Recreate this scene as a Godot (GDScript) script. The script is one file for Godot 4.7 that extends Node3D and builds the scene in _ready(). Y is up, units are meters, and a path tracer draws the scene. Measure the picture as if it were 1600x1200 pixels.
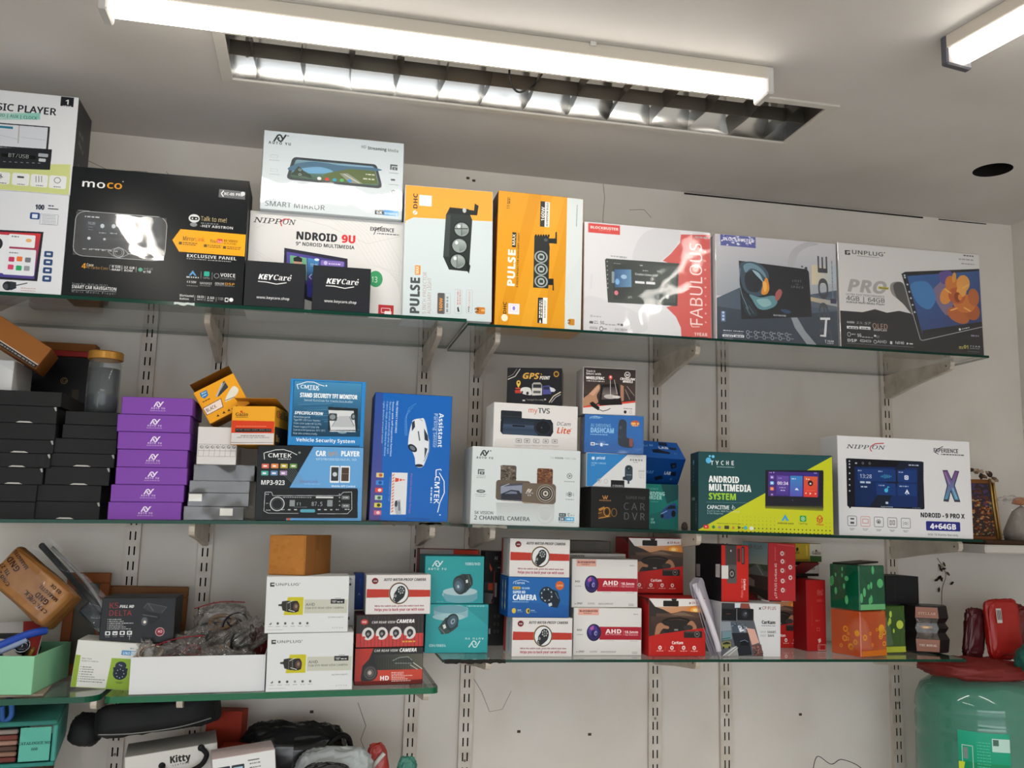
extends Node3D
# A car accessories shop: glass shelves of boxed electronics on slotted uprights, under tube lights. Metres; the back wall is z = 0, the floor y = 0.

var glass_mat: StandardMaterial3D
var upright_mat: StandardMaterial3D
var bracket_mat: StandardMaterial3D
var batten_mat: StandardMaterial3D
var glow_mat: StandardMaterial3D
var film_mat: StandardMaterial3D
var bag_mat: StandardMaterial3D
var parcel_mat: StandardMaterial3D
var picture_mat: StandardMaterial3D
const CEIL := 2.508
const RIGHT := 1.882

func _ready() -> void:
	# camera
	var cam := Camera3D.new()
	cam.name = "camera"
	cam.fov = 45.1657
	cam.near = 0.05
	cam.far = 60.0
	cam.transform = Transform3D(Basis(Vector3(0.977727, 0.023923, 0.208511), Vector3(-0.053697, 0.98893, 0.138327), Vector3(-0.202894, -0.146443, 0.968188)), Vector3(0, 1.65, 2.1673))
	add_child(cam)
	cam.current = true
	# sky and exposure: an overcast street outside the open shopfront
	var env := Environment.new()
	env.background_mode = Environment.BG_SKY
	var sky := Sky.new()
	var sm := ProceduralSkyMaterial.new()
	sm.sky_top_color = Color(0.78, 0.82, 0.88)
	sm.sky_horizon_color = Color(0.86, 0.87, 0.88)
	sm.ground_bottom_color = Color(0.42, 0.41, 0.39)
	sm.ground_horizon_color = Color(0.6, 0.6, 0.58)
	sm.sun_angle_max = 0.0
	sm.sky_energy_multiplier = 2.1
	sm.ground_energy_multiplier = 2.1
	sky.sky_material = sm
	env.sky = sky
	env.tonemap_mode = Environment.TONE_MAPPER_LINEAR
	env.tonemap_exposure = 1.15
	env.sdfgi_enabled = true
	env.ssao_enabled = true
	env.ssil_enabled = true
	var we := WorldEnvironment.new()
	we.name = "world"
	we.environment = env
	add_child(we)
	# shared materials, then the tube lights: each carries its own area light
	materials()
	batten("long white tube light fitting across the recessed louvre lamp", Vector3(0.213, CEIL, 0.64), 0.0, 1.175, 0.2)
	batten("short tube light at the right, running away from the shelves", Vector3(1.165, CEIL, 1.42), -80.0, 1.175, 0.12)
	batten("tube light over the left aisle, out of the picture", Vector3(-0.55, CEIL, 1.62), 90.0, 1.175, 0.3)
	room()
	shelving()
	top_shelf()
	middle_shelf()
	lower_shelf()
	loose_things()

func materials() -> void:
	glass_mat = clear("4a7a6a", 0.10, 0.03)
	upright_mat = tri_map(mat("d8d1c8", 0.5), 5.0)
	upright_mat.albedo_texture = noise_tex(noise(0.01, 21, 4), 256, [[0.0, 0.25, 0.45, 1.0], ["d8cfc2", "ebe6de", "f4f0ea", "ffffff"]])
	bracket_mat = tri_map(mat("d2c9bc", 0.5), 6.0)
	bracket_mat.albedo_texture = upright_mat.albedo_texture
	batten_mat = mat("cdc4b6", 0.55)
	glow_mat = mat("fbfaf6", 0.4)
	glow_mat.emission_enabled = true
	glow_mat.emission = hex("fffaf2")
	glow_mat.emission_energy_multiplier = 10.0
	film_mat = clear("c8ccd0", 0.06, 0.08)
	film_mat.metallic_specular = 0.34
	film_mat.normal_enabled = true
	film_mat.normal_texture = noise_tex(noise(0.012, 8, 3), 256, [], 3.0)
	tri_map(film_mat, 7.0)
	wrap_mat = clear("ffffff", 0.015, 0.06)
	wrap_mat.metallic_specular = 0.5
	wrap_mat.normal_enabled = true
	wrap_mat.normal_texture = noise_tex(noise(0.008, 7, 2), 512, [], 2.5)
	wrap_mat.normal_scale = 0.5
	tri_map(wrap_mat, 3.0)
	bag_mat = clear("8f8a86", 0.2, 0.07)
	bag_mat.metallic_specular = 0.4
	bag_mat.normal_enabled = true
	bag_mat.normal_texture = film_mat.normal_texture
	tri_map(bag_mat, 9.0)
	parcel_mat = tri_map(mat("ffffff", 0.35), 5.0)
	parcel_mat.albedo_texture = noise_tex(noise(0.012, 4, 4), 256, [[0.0, 0.5, 1.0], ["7d5128", "95632f", "a5753f"]])
	art(92, 130, "3a2c2a")
	S(0, 0, 92, 60, ["2a3050", "3a2c2a", "4a3a5a", "5a3428"], 160, 6, 3)
	S(0, 40, 92, 90, ["7a3a24", "a8622c", "5a2a22", "8a7a50", "3a3a2a", "b08a5a"], 260, 4, 4)
	picture_mat = printed(0.2)

func room() -> void:
	var plaster := tri_map(mat("ffffff", 0.75), 1.3)
	plaster.albedo_texture = noise_tex(noise(0.006, 3, 5), 512, [[0.0, 0.35, 0.6, 1.0], ["d5cdc1", "dad3c9", "dcd6cc", "dfd9d0"]])
	plaster.heightmap_enabled = false
	var white := tri_map(mat("ffffff", 0.7), 0.9)
	white.albedo_texture = noise_tex(noise(0.004, 12, 4), 512, [[0.0, 0.4, 1.0], ["cdc6be", "d3cdc6", "d9d4ce"]])
	var st := surf()
	add_box(st, Vector3(-2.8, -0.1, -0.14), Vector3(RIGHT + 0.14, CEIL + 0.3, 0.0), 0.001)
	struct("wall_back", made(st), plaster)
	st = surf()
	add_box(st, Vector3(RIGHT, -0.1, 0.0), Vector3(RIGHT + 0.14, CEIL + 0.3, 5.0), 0.001)
	struct("wall_right", made(st), plaster)
	st = surf()
	add_box(st, Vector3(-2.94, -0.1, 0.0), Vector3(-2.8, CEIL + 0.3, 5.0), 0.001)
	struct("wall_left", made(st), plaster)
	st = surf()
	add_box(st, Vector3(-2.94, 2.0, 4.86), Vector3(RIGHT + 0.14, CEIL + 0.3, 5.0), 0.001)
	struct("wall_front", made(st), plaster)
	st = surf()
	add_box(st, Vector3(-2.8, -0.1, 0.0), Vector3(RIGHT, 0.0, 5.0), 0.001)
	struct("floor", made(st), paint("dad6ce", 0.35))
	st = surf()
	add_box(st, Vector3(-12.0, -0.2, 5.0), Vector3(12.0, -0.02, 22.0), 0.001)
	struct("pavement", made(st), paint("c8c4bc", 0.9))
	# ceiling with the recess of the louvre lamp and a round hole
	var c := CSGCombiner3D.new()
	c.name = "ceiling"
	var b := CSGBox3D.new()
	b.name = "slab"
	b.size = Vector3(RIGHT + 2.8, 0.14, 5.0)
	b.position = Vector3((RIGHT - 2.8) / 2, CEIL + 0.07, 2.5)
	b.material = white
	c.add_child(b)
	var h := CSGBox3D.new()
	h.name = "recess"
	h.operation = CSGShape3D.OPERATION_SUBTRACTION
	h.size = Vector3(1.196, 0.3, 0.182)
	h.position = Vector3(0.393, CEIL + 0.05, 0.448)
	c.add_child(h)
	var k := CSGCylinder3D.new()
	k.name = "round_hole"
	k.operation = CSGShape3D.OPERATION_SUBTRACTION
	k.radius = 0.044
	k.height = 0.4
	k.sides = 40
	k.position = Vector3(1.547, CEIL, 0.337)
	k.material = paint("1a1714", 0.9)
	c.add_child(k)
	add_child(c)
	c.set_meta("kind", "structure")
	st = surf()
	add_box(st, Vector3(-2.94, CEIL + 0.24, -0.1), Vector3(RIGHT + 0.14, CEIL + 0.32, 5.0), 0.001)
	struct("ceiling_void", made(st), paint("2a2622", 0.9))
	# hairline cracks in the plaster
	var crack := paint("6a6056", 0.9)
	for p in [[Vector3(-0.55, 2.44, 0), Vector3(-0.50, 2.42, 0), Vector3(-0.42, 2.425, 0), Vector3(-0.36, 2.405, 0), Vector3(-0.2, 2.40, 0)], [Vector3(-0.375, 2.43, 0), Vector3(-0.355, 2.405, 0), Vector3(-0.36, 2.35, 0)], [Vector3(0.68, CEIL, 0), Vector3(0.684, 2.47, 0), Vector3(0.68, 2.42, 0), Vector3(0.682, 2.3, 0)], [Vector3(0.12, 1.24, 0), Vector3(0.14, 1.19, 0), Vector3(0.13, 1.16, 0), Vector3(0.15, 1.12, 0)], [Vector3(0.38, 1.29, 0), Vector3(0.40, 1.26, 0), Vector3(0.42, 1.215, 0), Vector3(0.45, 1.22, 0), Vector3(0.47, 1.26, 0)], [Vector3(0.75, 2.445, 0), Vector3(0.79, 2.45, 0), Vector3(0.81, 2.43, 0)]]:
		var s2 := surf()
		add_tube(s2, p, 0.0006, 5)
		var o := obj("trim_1" if false else "plaster_crack", made(s2), crack, get_node("wall_back"))
		o.position.z = 0.0
	var gap := surf()
	add_tube(gap, [Vector3(0.9, CEIL - 0.004, 0.001), Vector3(1.6, CEIL - 0.004, 0.001)], 0.0022, 6)
	add_tube(gap, [Vector3(1.65, CEIL - 0.004, 0.001), Vector3(1.80, CEIL - 0.004, 0.001)], 0.0014, 6)
	obj("plaster_crack", made(gap), paint("2a2622", 0.9), get_node("wall_back"))
	var sd := surf()
	for p in [[0.33, 2.487], [0.345, 2.482], [0.49, 1.17], [0.66, 1.16], [1.20, 1.195], [0.02, 1.222]]:
		add_box(sd, Vector3(p[0] - 0.004, p[1] - 0.003, 0.0), Vector3(p[0] + 0.004, p[1] + 0.003, 0.0006), 0.0002)
	obj("stain", made(sd), paint("4a4238", 0.9), get_node("wall_back"))
	louvre_lamp()
	# a plain cupboard below the picture, which the bottle stands on
	st = surf()
	add_box(st, Vector3(0.55, 0.0, 0.002), Vector3(1.86, 0.858, 0.42), 0.004)
	tag(obj("low_cupboard", made(st), paint("b4a894", 0.5), self), "low beige cupboard under the water bottle, below the picture's edge", "cupboard")

func louvre_lamp() -> void:
	var o := thing("louvre_lamp", "recessed ceiling lamp with a metal louvre and mirrored trough, its tubes missing", "lamp", Vector3(0.393, CEIL, 0.448))
	var mirror := mat("c9c8c4", 0.16, 1.0)
	mirror.normal_enabled = true
	mirror.normal_texture = noise_tex(noise(0.006, 5, 3), 256, [], 2.0)
	mirror.normal_scale = 0.5
	tri_map(mirror, 2.2)
	var w := 0.598
	var d := 0.091
	var st := surf()
	for k in [[-w - 0.02, w + 0.02, d - 0.002, d + 0.016], [-w - 0.02, w + 0.02, -d - 0.016, -d + 0.002], [-w - 0.02, -w + 0.002, -d, d], [w - 0.002, w + 0.02, -d, d]]:
		add_box(st, Vector3(k[0], -0.004, k[2]), Vector3(k[1], 0.002, k[3]), 0.001)
	obj("frame", made(st), paint("d0cac0", 0.5), o)
	st = surf(true)
	var pr := [Vector2(-d + 0.002, 0.0), Vector2(-d + 0.008, 0.03), Vector2(-0.05, 0.07), Vector2(-0.02, 0.078), Vector2(0.0, 0.05), Vector2(0.02, 0.078), Vector2(0.05, 0.07), Vector2(d - 0.008, 0.03), Vector2(d - 0.002, 0.0)]
	for i in 8:
		var n := 40
		for j in n:
			var x0 := -w + 2 * w * j / n
			var x1 := -w + 2 * w * (j + 1) / n
			quad(st, Vector3(x0, pr[i].y, pr[i].x), Vector3(x1, pr[i].y, pr[i].x), Vector3(x1, pr[i + 1].y, pr[i + 1].x), Vector3(x0, pr[i + 1].y, pr[i + 1].x))
	obj("mirrored_trough", made(st), mirror, o)
	for s in [-1.0, 1.0]:
		st = surf()
		add_box(st, Vector3(s * w - 0.001, 0.0, -d), Vector3(s * w + 0.001, 0.08, d), 0.0005)
		obj("end_plate", made(st), paint("5a5652", 0.4, 0.5), o)
		st = surf()
		add_box(st, Vector3(s * (w - 0.03) - 0.004, 0.03, -0.06), Vector3(s * (w - 0.03) + 0.004, 0.075, -0.035), 0.002)
		obj("lamp_holder", made(st), paint("d4d0c8", 0.5), o)
	st = surf()
	add_box(st, Vector3(-w + 0.002, 0.004, -0.0012), Vector3(w - 0.002, 0.034, 0.0012), 0.0004)
	obj("louvre_spine", made(st), paint("5c574e", 0.35, 0.5), o)
	rng.seed = 8
	for i in 13:
		var x := -w + 2 * w * (i + 0.5) / 13.0
		var lean := rng.randf_range(-0.012, 0.012)
		st = surf(true)
		add_sheet(st, 10, 3, func(u: float, v: float) -> Vector3: return Vector3(x + lean * (v - 0.5) + 0.0025 * sin(u * PI * 2.0 + i), 0.002 + 0.034 * v, -d + 0.004 + (2 * d - 0.008) * u))
		obj("louvre_blade", made(st), paint("5a554d", 0.35, 0.5), o)
	st = surf(true)
	add_tube(st, curve([Vector3(-0.06, 0.05, 0.03), Vector3(-0.055, 0.008, 0.02), Vector3(-0.03, 0.0, -0.005), Vector3(0.0, 0.02, 0.01), Vector3(0.02, 0.05, 0.03)], 8), 0.0022, 6)
	obj("loose_wire", made(st), paint("3a3835", 0.5), o)

func shelving() -> void:
	upright("slotted white upright at the left, behind the purple stack", -0.380, 2.101, 0.95, 2.12, [1.145, 1.70])
	upright("slotted white upright behind the leaning yellow box, second from the left", -0.228, 1.556, 0.95, 2.12, [1.16, 1.72])
	upright("slotted white upright left of the gap between the two sets of glass shelves", 0.239, 1.977, 0.95, 2.12, [1.112, 1.70])
	upright("slotted white upright right of the gap, left of the large pale two channel box", 0.364, 1.975, 0.95, 2.12, [1.112, 1.74])
	upright("slotted white upright behind the pile with the phone picture box", 0.818, 1.297, 0.95, 2.12, [1.195, 1.74])
	upright("slotted white upright behind the green and lime box", 1.000, 1.301, 0.95, 2.12, [1.20, 1.79])
	upright("slotted white upright furthest to the right, near the corner", 1.462, 1.301, 0.95, 2.12, [1.22, 1.79])
	upright("slotted white upright beyond the left edge of the picture", -0.95, 2.101, 0.95, 2.12, [1.145])
	var s1l := glass_shelf("long glass shelf at the top left, under the black navigation carton", -1.1, 0.2885, 2.0461, 2.0597, 0.3216, 0.007, "0c3a2e", 0.002, 0.002)
	var s1r := glass_shelf("long glass shelf at the top right, under the orange light box and the stereo cartons", 0.2915, 1.524, 2.0517, 2.0578, 0.3216, 0.0055, "0b3028", 0.002, 0.002)
	var s2l := glass_shelf("middle glass shelf at the left, under the purple stack", -1.1, 0.268, 1.6214, 1.6445, 0.3216, 0.0065, "0c4034", 0.002, 0.002)
	var s2r := glass_shelf("middle glass shelf at the right, under the green and lime box", 0.302, 1.485, 1.641, 1.6333, 0.3216, 0.006, "0b3028", 0.002, 0.002)
	var s3r := glass_shelf("lower glass shelf at the right, under the red boxes", 0.262, 1.427, 1.3789, 1.3719, 0.3216, 0.0055, "0b3a2c", 0.002, 0.004)
	var s3l := glass_shelf("thick green edged glass shelf at the lower left, under the white tray", -0.352, 0.256, 1.3174, 1.3267, 0.3216, 0.0115, "14603c", 0.014, 0.014)
	var s3ll := glass_shelf("glass shelf at the far lower left with a rounded corner, under the mint tray", -1.1, -0.362, 1.3041, 1.3189, 0.3216, 0.0105, "0f4a34", 0.002, 0.03)
	edge_strip(s1l, "label_remnant", 0.8146, 0.8523, -0.0058, -0.001, "c9d2cf", 3)
	edge_strip(s2l, "tape_residue", 1.2319, 1.3609, -0.0065, -0.0002, "4a4a42", 4)
	edge_strip(s2l, "tape_residue", 1.3061, 1.3507, -0.005, -0.002, "9a968c", 5)
	edge_strip(s2r, "tape_residue", 0.0107, 0.0814, -0.006, -0.001, "8a877e", 6)
	edge_strip(s3r, "black_tape", 0.003, 0.1254, -0.0068, 0.0004, "221f1c", 7)
	for a in [[-0.95, "beyond the left edge of the picture", 2.0403], [-0.228, "above the leaning yellow box", 2.0473], [0.239, "left of the gap in the glass", 2.0519], [0.364, "right of the gap in the glass", 2.0464], [0.818, "above the phone picture box", 2.0486], [1.462, "nearest the right corner", 2.0518]]:
		bracket("white bracket under the top shelf, " + a[1], a[0], a[2], 0.062, 0.262, "brackets under the top shelf")
	for a in [[-0.95, "beyond the left edge of the picture", 1.6172], [-0.228, "above the brown frames", 1.6293], [0.239, "left of the gap in the glass", 1.6372], [0.364, "right of the gap in the glass", 1.6344], [0.818, "above the red sunset boxes", 1.6314], [1.462, "nearest the right corner", 1.6272]]:
		bracket("white bracket under the middle shelf, " + a[1], a[0], a[2], 0.05, 0.262, "brackets under the middle shelf")
	for a in [[-0.95, "beyond the left edge of the picture", 1.2963], [-0.38, "at the rounded corner of the far left glass", 1.3077], [-0.228, "under the white tray", 1.3075], [0.239, "at the right end of the thick green edged glass", 1.3146], [0.364, "under the teal boxes", 1.3725], [0.818, "under the red sunset boxes", 1.3698], [1.4, "at the right end of the lower glass", 1.3663]]:
		bracket("white bracket under the lower shelf, " + a[1], a[0], a[2], 0.05, 0.255, "brackets under the lower shelf")

func top_shelf() -> void:
	var b: Node3D
	# top shelf, from the left
	b = carton("car_stereo_box", "white car stereo box with a display picture and number 100, under the music player box", "box", "", Vector3(-0.6233, 2.0509, 0.318), Vector3(0, 0, 0.56), 0.2661, 0.1969, 0.13, "dfe1e6", 0.5)
	art(266.1,196.9,"dfe1e6")
	T("100",207.8,31.7,224.2,31.7,9.4,"222a3c","bx")
	B(230.9,22.7,241.1,22.7,2.64,"444a58")
	R(230.7,27.7,18.4,1.8,"2a2f3c")
	RR(200.3,38.6,17.1,13.1,2.3,"2a4a86")
	R(204,41.5,9.7,8.1,"dfe8f4")
	RR(218.3,39.5,32.4,21.5,1.8,"8a8f98",0.59)
	B(220.9,42.2,246,42.2,0.88,"8d929a")
	B(221.2,45.1,246.2,45.1,0.88,"8d929a")
	B(221.4,48,246.5,48,0.88,"8d929a")
	B(221.7,50.9,246.8,50.9,0.88,"8d929a")
	B(221.9,53.7,247,53.7,0.88,"8d929a")
	B(222.2,56.6,247.3,56.6,0.88,"8d929a")
	B(222.4,59.5,247.5,59.5,0.88,"8d929a")
	Q([38.2,80.7,226.7,75.6,223.5,172.9,46.2,174.8],"23252e")
	G([38.6,84.4,222.6,79.1,217.9,169,45.7,168.7],"d83a38","2b48a8",100)
	RR(65.3,86.4,104.2,75.2,2.3,"e9ebf0")
	O(149.2,105,8.22,11.15,"2a2a30")
	O(149.7,105,2.93,3.82,"cfd2d8")
	RR(167,83.8,46.5,24.9,2.3,"eceef2")
	B(171.7,88.5,184.5,88.5,2.35,"7d828c")
	O(202.2,94.5,5.28,3.52,"e8b070")
	RR(162.5,112.5,54.4,51.2,2.3,"e6e9ee")
	B(170.2,120.5,187.3,120.5,1.76,"70757f")
	RR(170.3,128.7,9.9,9.4,1.8,"c23a62")
	RR(184.1,127,10,9.5,1.8,"ef7a40")
	RR(198.8,127.9,10,9.5,1.8,"777b82")
	RR(170,143.8,9.9,9.5,1.8,"d84a6e")
	RR(184.2,144.8,10,9.5,1.8,"2fa86a")
	RR(198.2,144.5,10,9.5,1.8,"9aa0a6")
	RR(231.4,112.8,15.7,11.7,2.3,"2b4876")
	R(235.5,116.3,7.4,4,"d8e0ea")
	RR(231.6,128.8,15.7,11.8,2.3,"2b4876")
	R(235.7,132.3,7.4,4,"d8e0ea")
	RR(231.8,144.8,15.7,11.8,2.3,"2b4876")
	R(235.9,148.4,7.4,4,"d8e0ea")
	RR(232.1,160.8,15.7,11.9,2.3,"2b4876")
	R(236.2,164.4,7.4,4.1,"d8e0ea")
	O(153.6,188.6,5.87,7.04,"8a8f96")
	O(173,185.3,8.8,8.8,"23262c")
	O(169.7,186.8,4.11,5.28,"4a4f58")
	Q([176.4,176.3,187.1,177.6,188.1,188.9,178.8,193.8],"30343c")
	L([187,183.6,206.6,177.7],1.76,"30343c")
	B(196,188.1,221.9,188.1,1.47,"c9a0a0")
	B(196.3,192.5,222.3,192.5,1.47,"c9a0a0")
	skin(b,"front",0.35)
	b = carton("music_player_box", "white and lime music player carton with dark side, topmost at the top shelf's left end", "box", "", Vector3(-0.6274, 2.2481, 0.318), Vector3(0, 0, 0.56), 0.2737, 0.1995, 0.11, "e3e4e6", 0.5)
	art(273.7,199.5,"e3e4e6")
	T("MUSIC PLAYER",95.4,40.4,236.1,40.4,13.8,"20242a","sx")
	G([54.8,56.1,207.1,38.3,208.2,52,55.6,69.6],"dfe3e2","8fcdbd",0)
	T("RADIO | AUX | CLOCK",121.3,53.2,202.6,53.2,6,"1c5a50")
	Q([61,156.5,270.1,137.5,271.5,201.4,64.9,219.8],"cdd58c")
	Q([55.5,67.7,227.1,64.9,227.3,112.7,58.6,118],"2a2c32")
	Q([58.4,70,223.6,67,223.7,110.8,61.2,115.1],"d5d8de")
	R(122.5,72.1,39,4.5,"2a7a94")
	L([172.2,68,173.2,104.4],1.8,"a8a49c")
	L([177.3,91.6,221.4,93.1],0.9,"b8bcc4")
	L([123.6,88.1,174.9,96.8],0.9,"b8bcc4")
	Q([58.8,121.1,234.3,110.6,234,152.3,61.4,162.9],"24262a")
	RR(146,126.9,60.7,7,1.8,"0b0c0e")
	T("BT/USB",157.8,133.2,194.7,133.2,7.2,"b8c4c0","m")
	RR(210.8,120.4,17.7,7.2,1.8,"a8acb2")
	RR(212.2,130.7,12.8,6.5,1.8,"c5c8cc")
	R(150,142.8,4.6,1.4,"85888e")
	R(160.2,142.3,4.6,1.5,"85888e")
	R(170.3,141.9,4.7,1.5,"85888e")
	R(180.5,141.4,4.7,1.5,"85888e")
	R(190.7,140.9,4.7,1.5,"85888e")
	R(201,140.5,4.7,1.5,"85888e")
	R(211.2,140,4.7,1.5,"85888e")
	RR(134.6,164.7,30.1,23.7,3.6,"e9ebea")
	RR(168.6,164,30.4,24.4,3.6,"e9ebea")
	RR(201.3,163.4,30.7,25.2,3.6,"e9ebea")
	RR(234.2,162.8,31,25.9,3.6,"e9ebea")
	O(248.8,172.2,6,6,"3a3e44")
	O(248.8,172.2,5.1,5.1,"e9ebea")
	L([210.2,167.1,211.2,179.5],0.9,"3a3e44")
	L([215.3,165.9,216.3,179],0.9,"3a3e44")
	L([220.1,166,221.1,178.5],0.9,"3a3e44")
	R(177.6,169.9,11.7,3.4,"3a3e44")
	L([148.4,168.2,149.1,177.9],1.2,"3a3e44")
	L([145.2,170.8,152.3,175.3],1.2,"3a3e44")
	B(147.5,186.6,160.2,186.6,1.5,"555a60")
	B(178.8,186.3,191.6,186.3,1.5,"555a60")
	B(211.7,185.7,224.6,185.7,1.5,"555a60")
	B(243.3,185.4,256.2,185.4,1.5,"555a60")
	R(242.2,0.5,23.5,19.6,"1d1f24")
	T("1",250.1,16,259.1,16,10.2,"f0f0f0","b")
	B(246.6,18.9,262.2,18.9,1.5,"d0d0d0")
	skin(b,"front",0.35)
	art(110,199.5,"26282b")
	B(20.3,62.5,58.5,62.5,9.15,"565a5c")
	B(24.8,80.4,66.2,89.7,9.15,"565a5c")
	B(34.7,123.8,84.3,149.8,9.15,"565a5c")
	B(36.9,133.3,88.4,163.4,9.15,"565a5c")
	skin(b,"right",0.4)
	b = carton("car_stereo_box", "large black car navigation carton with an orange arrow band and grey outlined screen", "box", "", Vector3(-0.3238, 2.0539, 0.319), Vector3(0, 0, 0.56), 0.3302, 0.2564, 0.1, "1e2021", 0.5)
	art(330.2,256.4,"191c1e")
	T("mo",17.5,38.9,61.8,38.9,14.3,"f2f2f2","sx")
	T("co",62.9,37.9,92.7,37.9,14.3,"e8a02c","sx")
	O(92.9,22.5,1.24,1.24,"d8d8d8")
	Q([274,21.1,324.2,22.5,324.4,38.9,273.1,38.1],"6a6c6e")
	L([282.7,23.7,278.2,29.9,282.8,36.3],1.86,"f2f2f2")
	T("XC-05 PRO",283.2,32.6,320.7,32.6,5.6,"f0f0f0","b")
	O(319.8,27,4.35,4.35,"d5d8da")
	RR(11.9,87.8,168.6,90.1,18.6,"b9bdbf",1.24)
	R(15.3,86.9,21.5,0.9,"b9bdbf")
	RR(13.9,90.2,164.8,85.8,17.4,"1c2024")
	G([21.4,93.6,170.5,88.7,172,152.8,25.9,160.4],"1d2630","27323a",0)
	B(29.1,98.6,58.1,98.6,2.8,"c9ced2")
	RR(31.4,105.8,19.6,12.8,1.9,"2a3742")
	T("10:20",35,113.8,48.3,113.8,5,"dfe4e8")
	RR(51.8,106.8,20.1,18,2.5,"27343e")
	O(61.8,115.2,3.73,4.35,"c9d2d8")
	B(56.6,129.1,69.3,129.1,1.86,"aab4ba")
	RR(72.1,106.2,20.1,18,2.5,"27343e")
	O(82.1,114.2,3.73,4.35,"c9d2d8")
	B(76.8,128.5,89.6,128.5,1.86,"aab4ba")
	RR(91.6,105.6,20.1,18.1,2.5,"27343e")
	O(101.6,113.3,3.73,4.35,"c9d2d8")
	B(96.3,128,109.1,128,1.86,"aab4ba")
	B(36.6,119.1,45.3,119.1,1.24,"8a949a")
	B(37.1,124.3,45.8,124.3,1.24,"8a949a")
	O(39.5,141.6,3.11,3.11,"dfe4e8")
	RR(64.3,138.4,51.2,3.9,1.9,"2a3740")
	O(67.5,141.4,2.48,2.48,"c0c8cc")
	O(113.4,141.8,2.48,2.48,"c0c8cc")
	L([43.3,162.3,80.7,161.8],1.55,"9a9ea0")
	L([110.7,167,148.1,167.9],1.55,"9a9ea0")
	RO(94.9,165.9,10.56,9.94,1.86,"9ea2a4")
	RO(94.9,165.9,6.83,6.83,1.24,"808486")
	L([75.2,164.8,83.5,160.3,94.1,155.3,105.2,159.4,113.1,167.2],1.24,"9ea2a4")
	L([75.2,165.5,84.4,172.2,95.8,176.9,106.2,172.2,113.1,167.8],1.24,"9ea2a4")
	B(29.6,163.4,36.5,163.4,1.86,"c6cacc")
	B(41.1,163.5,48,163.5,1.86,"c6cacc")
	B(52.6,163.6,59.5,163.6,1.86,"c6cacc")
	B(64.1,163.8,71,163.8,1.86,"c6cacc")
	B(75.7,163.9,82.6,163.9,1.86,"c6cacc")
	B(87.3,164,94.2,164,1.86,"c6cacc")
	B(118.8,165.6,124,165.6,1.86,"c6cacc")
	B(126.9,166,132.2,166,1.86,"c6cacc")
	B(135.2,166.4,140.4,166.4,1.86,"c6cacc")
	B(143.4,166.7,148.7,166.7,1.86,"c6cacc")
	T("4",30.4,202.1,38.1,202.1,10.6,"e8a02c","b")
	T("Core",38.8,197,52,197,5.3,"f0e6d0","b")
	T("+4 Turbo Core",38.1,201.7,78.2,201.7,5.3,"d8a050")
	RR(80.3,191.5,21.6,10,1.6,"8e9294",0.93)
	T("4 GB",84.2,196.7,100.3,196.7,4.7,"e8e8e8","b")
	T("RAM",84.6,202.5,100.2,202.5,4.3,"e8e8e8","b")
	L([103.3,191.1,103.7,203.3],0.93,"c0c0c0")
	T("32 GB",106.1,197,126.4,197,4.7,"e8e8e8","b")
	T("ROM",107.2,202.8,123.3,202.8,4.3,"e8e8e8","b")
	L([128.9,191.9,129.2,202.8],0.93,"c0c0c0")
	O(136.9,197.1,4.04,4.04,"5aa088")
	T("android",142.1,196.8,159.6,196.8,4.7,"9aa8a4")
	T("v:10",142,203,156.5,203,5,"e8e8e8","b")
	T("Screen Size : 26.03 cm (10.25\")", 16.2, 235.4, 80.4, 235.4, 4.3, "b8bcbe")
	T("SMART CAR NAVIGATION",16.2,242.1,96.4,242.1,6.2,"f4f4f4","b")
	L([15.9,245.4,96.6,243.9],0.93,"aaaaaa")
	T("Multi Media Player",16.3,250,95.9,250,4,"a8acae","w")
	O(229.9,85.9,10.56,8.7,"d8dadb")
	RR(222.5,82.4,15.5,6.8,3.1,"2a2c2e")
	O(226.6,86.1,1.55,1.55,"e8e8e8")
	O(233.5,86.2,1.55,1.55,"e8e8e8")
	O(229.5,98.6,6.83,4.35,"8a8e90")
	T("Talk to me!",242.2,89.5,292.4,89.5,9.3,"d2bd8a")
	B(243,94.2,276.3,94.2,2.48,"707476")
	T("-HEY ABSTRON",241.8,102.4,305.3,102.4,5,"dcdcdc","b")
	Q([205.6,109.7,330.8,111.3,332.4,156.4,205.7,155.8,191.7,133.3],"f4ab26")
	T("Mirror",210.7,132.2,234,132.2,8.1,"3a2e20")
	T("Link",234,132.3,251.9,132.3,8.1,"c9542a")
	RR(275.6,124.2,10.7,8.5,1.9,"d8403a")
	T("You",262.2,132.4,274.8,132.4,6.2,"3a2e20")
	T("Tube",276.6,131.9,285.7,131.9,5,"f4e0d8","b")
	T("8K VIDEO",288.6,128.9,315.2,128.9,4.3,"6a4a18","b")
	T("4K PLAYING",288.8,134.2,313.1,134.2,3.7,"6a4a18")
	R(204.3,135.6,5.7,5.5,"6a5428")
	B(211.6,136.8,238.7,136.8,1.86,"8a6428")
	B(211.8,140.2,236,140.2,1.86,"8a6428")
	R(251.4,137.3,5.7,5.5,"6a5428")
	B(258.6,138.5,286,138.5,1.86,"8a6428")
	B(258.8,141.9,283.2,141.9,1.86,"8a6428")
	R(287.8,137.9,5.7,5.5,"6a5428")
	B(295.2,139.1,322.7,139.1,1.86,"8a6428")
	B(295.3,142.5,319.9,142.5,1.86,"8a6428")
	T("EXCLUSIVE PANEL",220,165.4,314.7,165.4,6.2,"eaeaea","b")
	B(220.8,168.6,257.7,168.6,1.86,"a8a8a8")
	B(260.7,168.9,304.6,168.9,1.86,"a8a8a8")
	Q([233.8,191.6,241.3,202.2,237.7,202.4,234.2,198.1,230.1,202.9,227,201.8],"5a9ad0")
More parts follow.
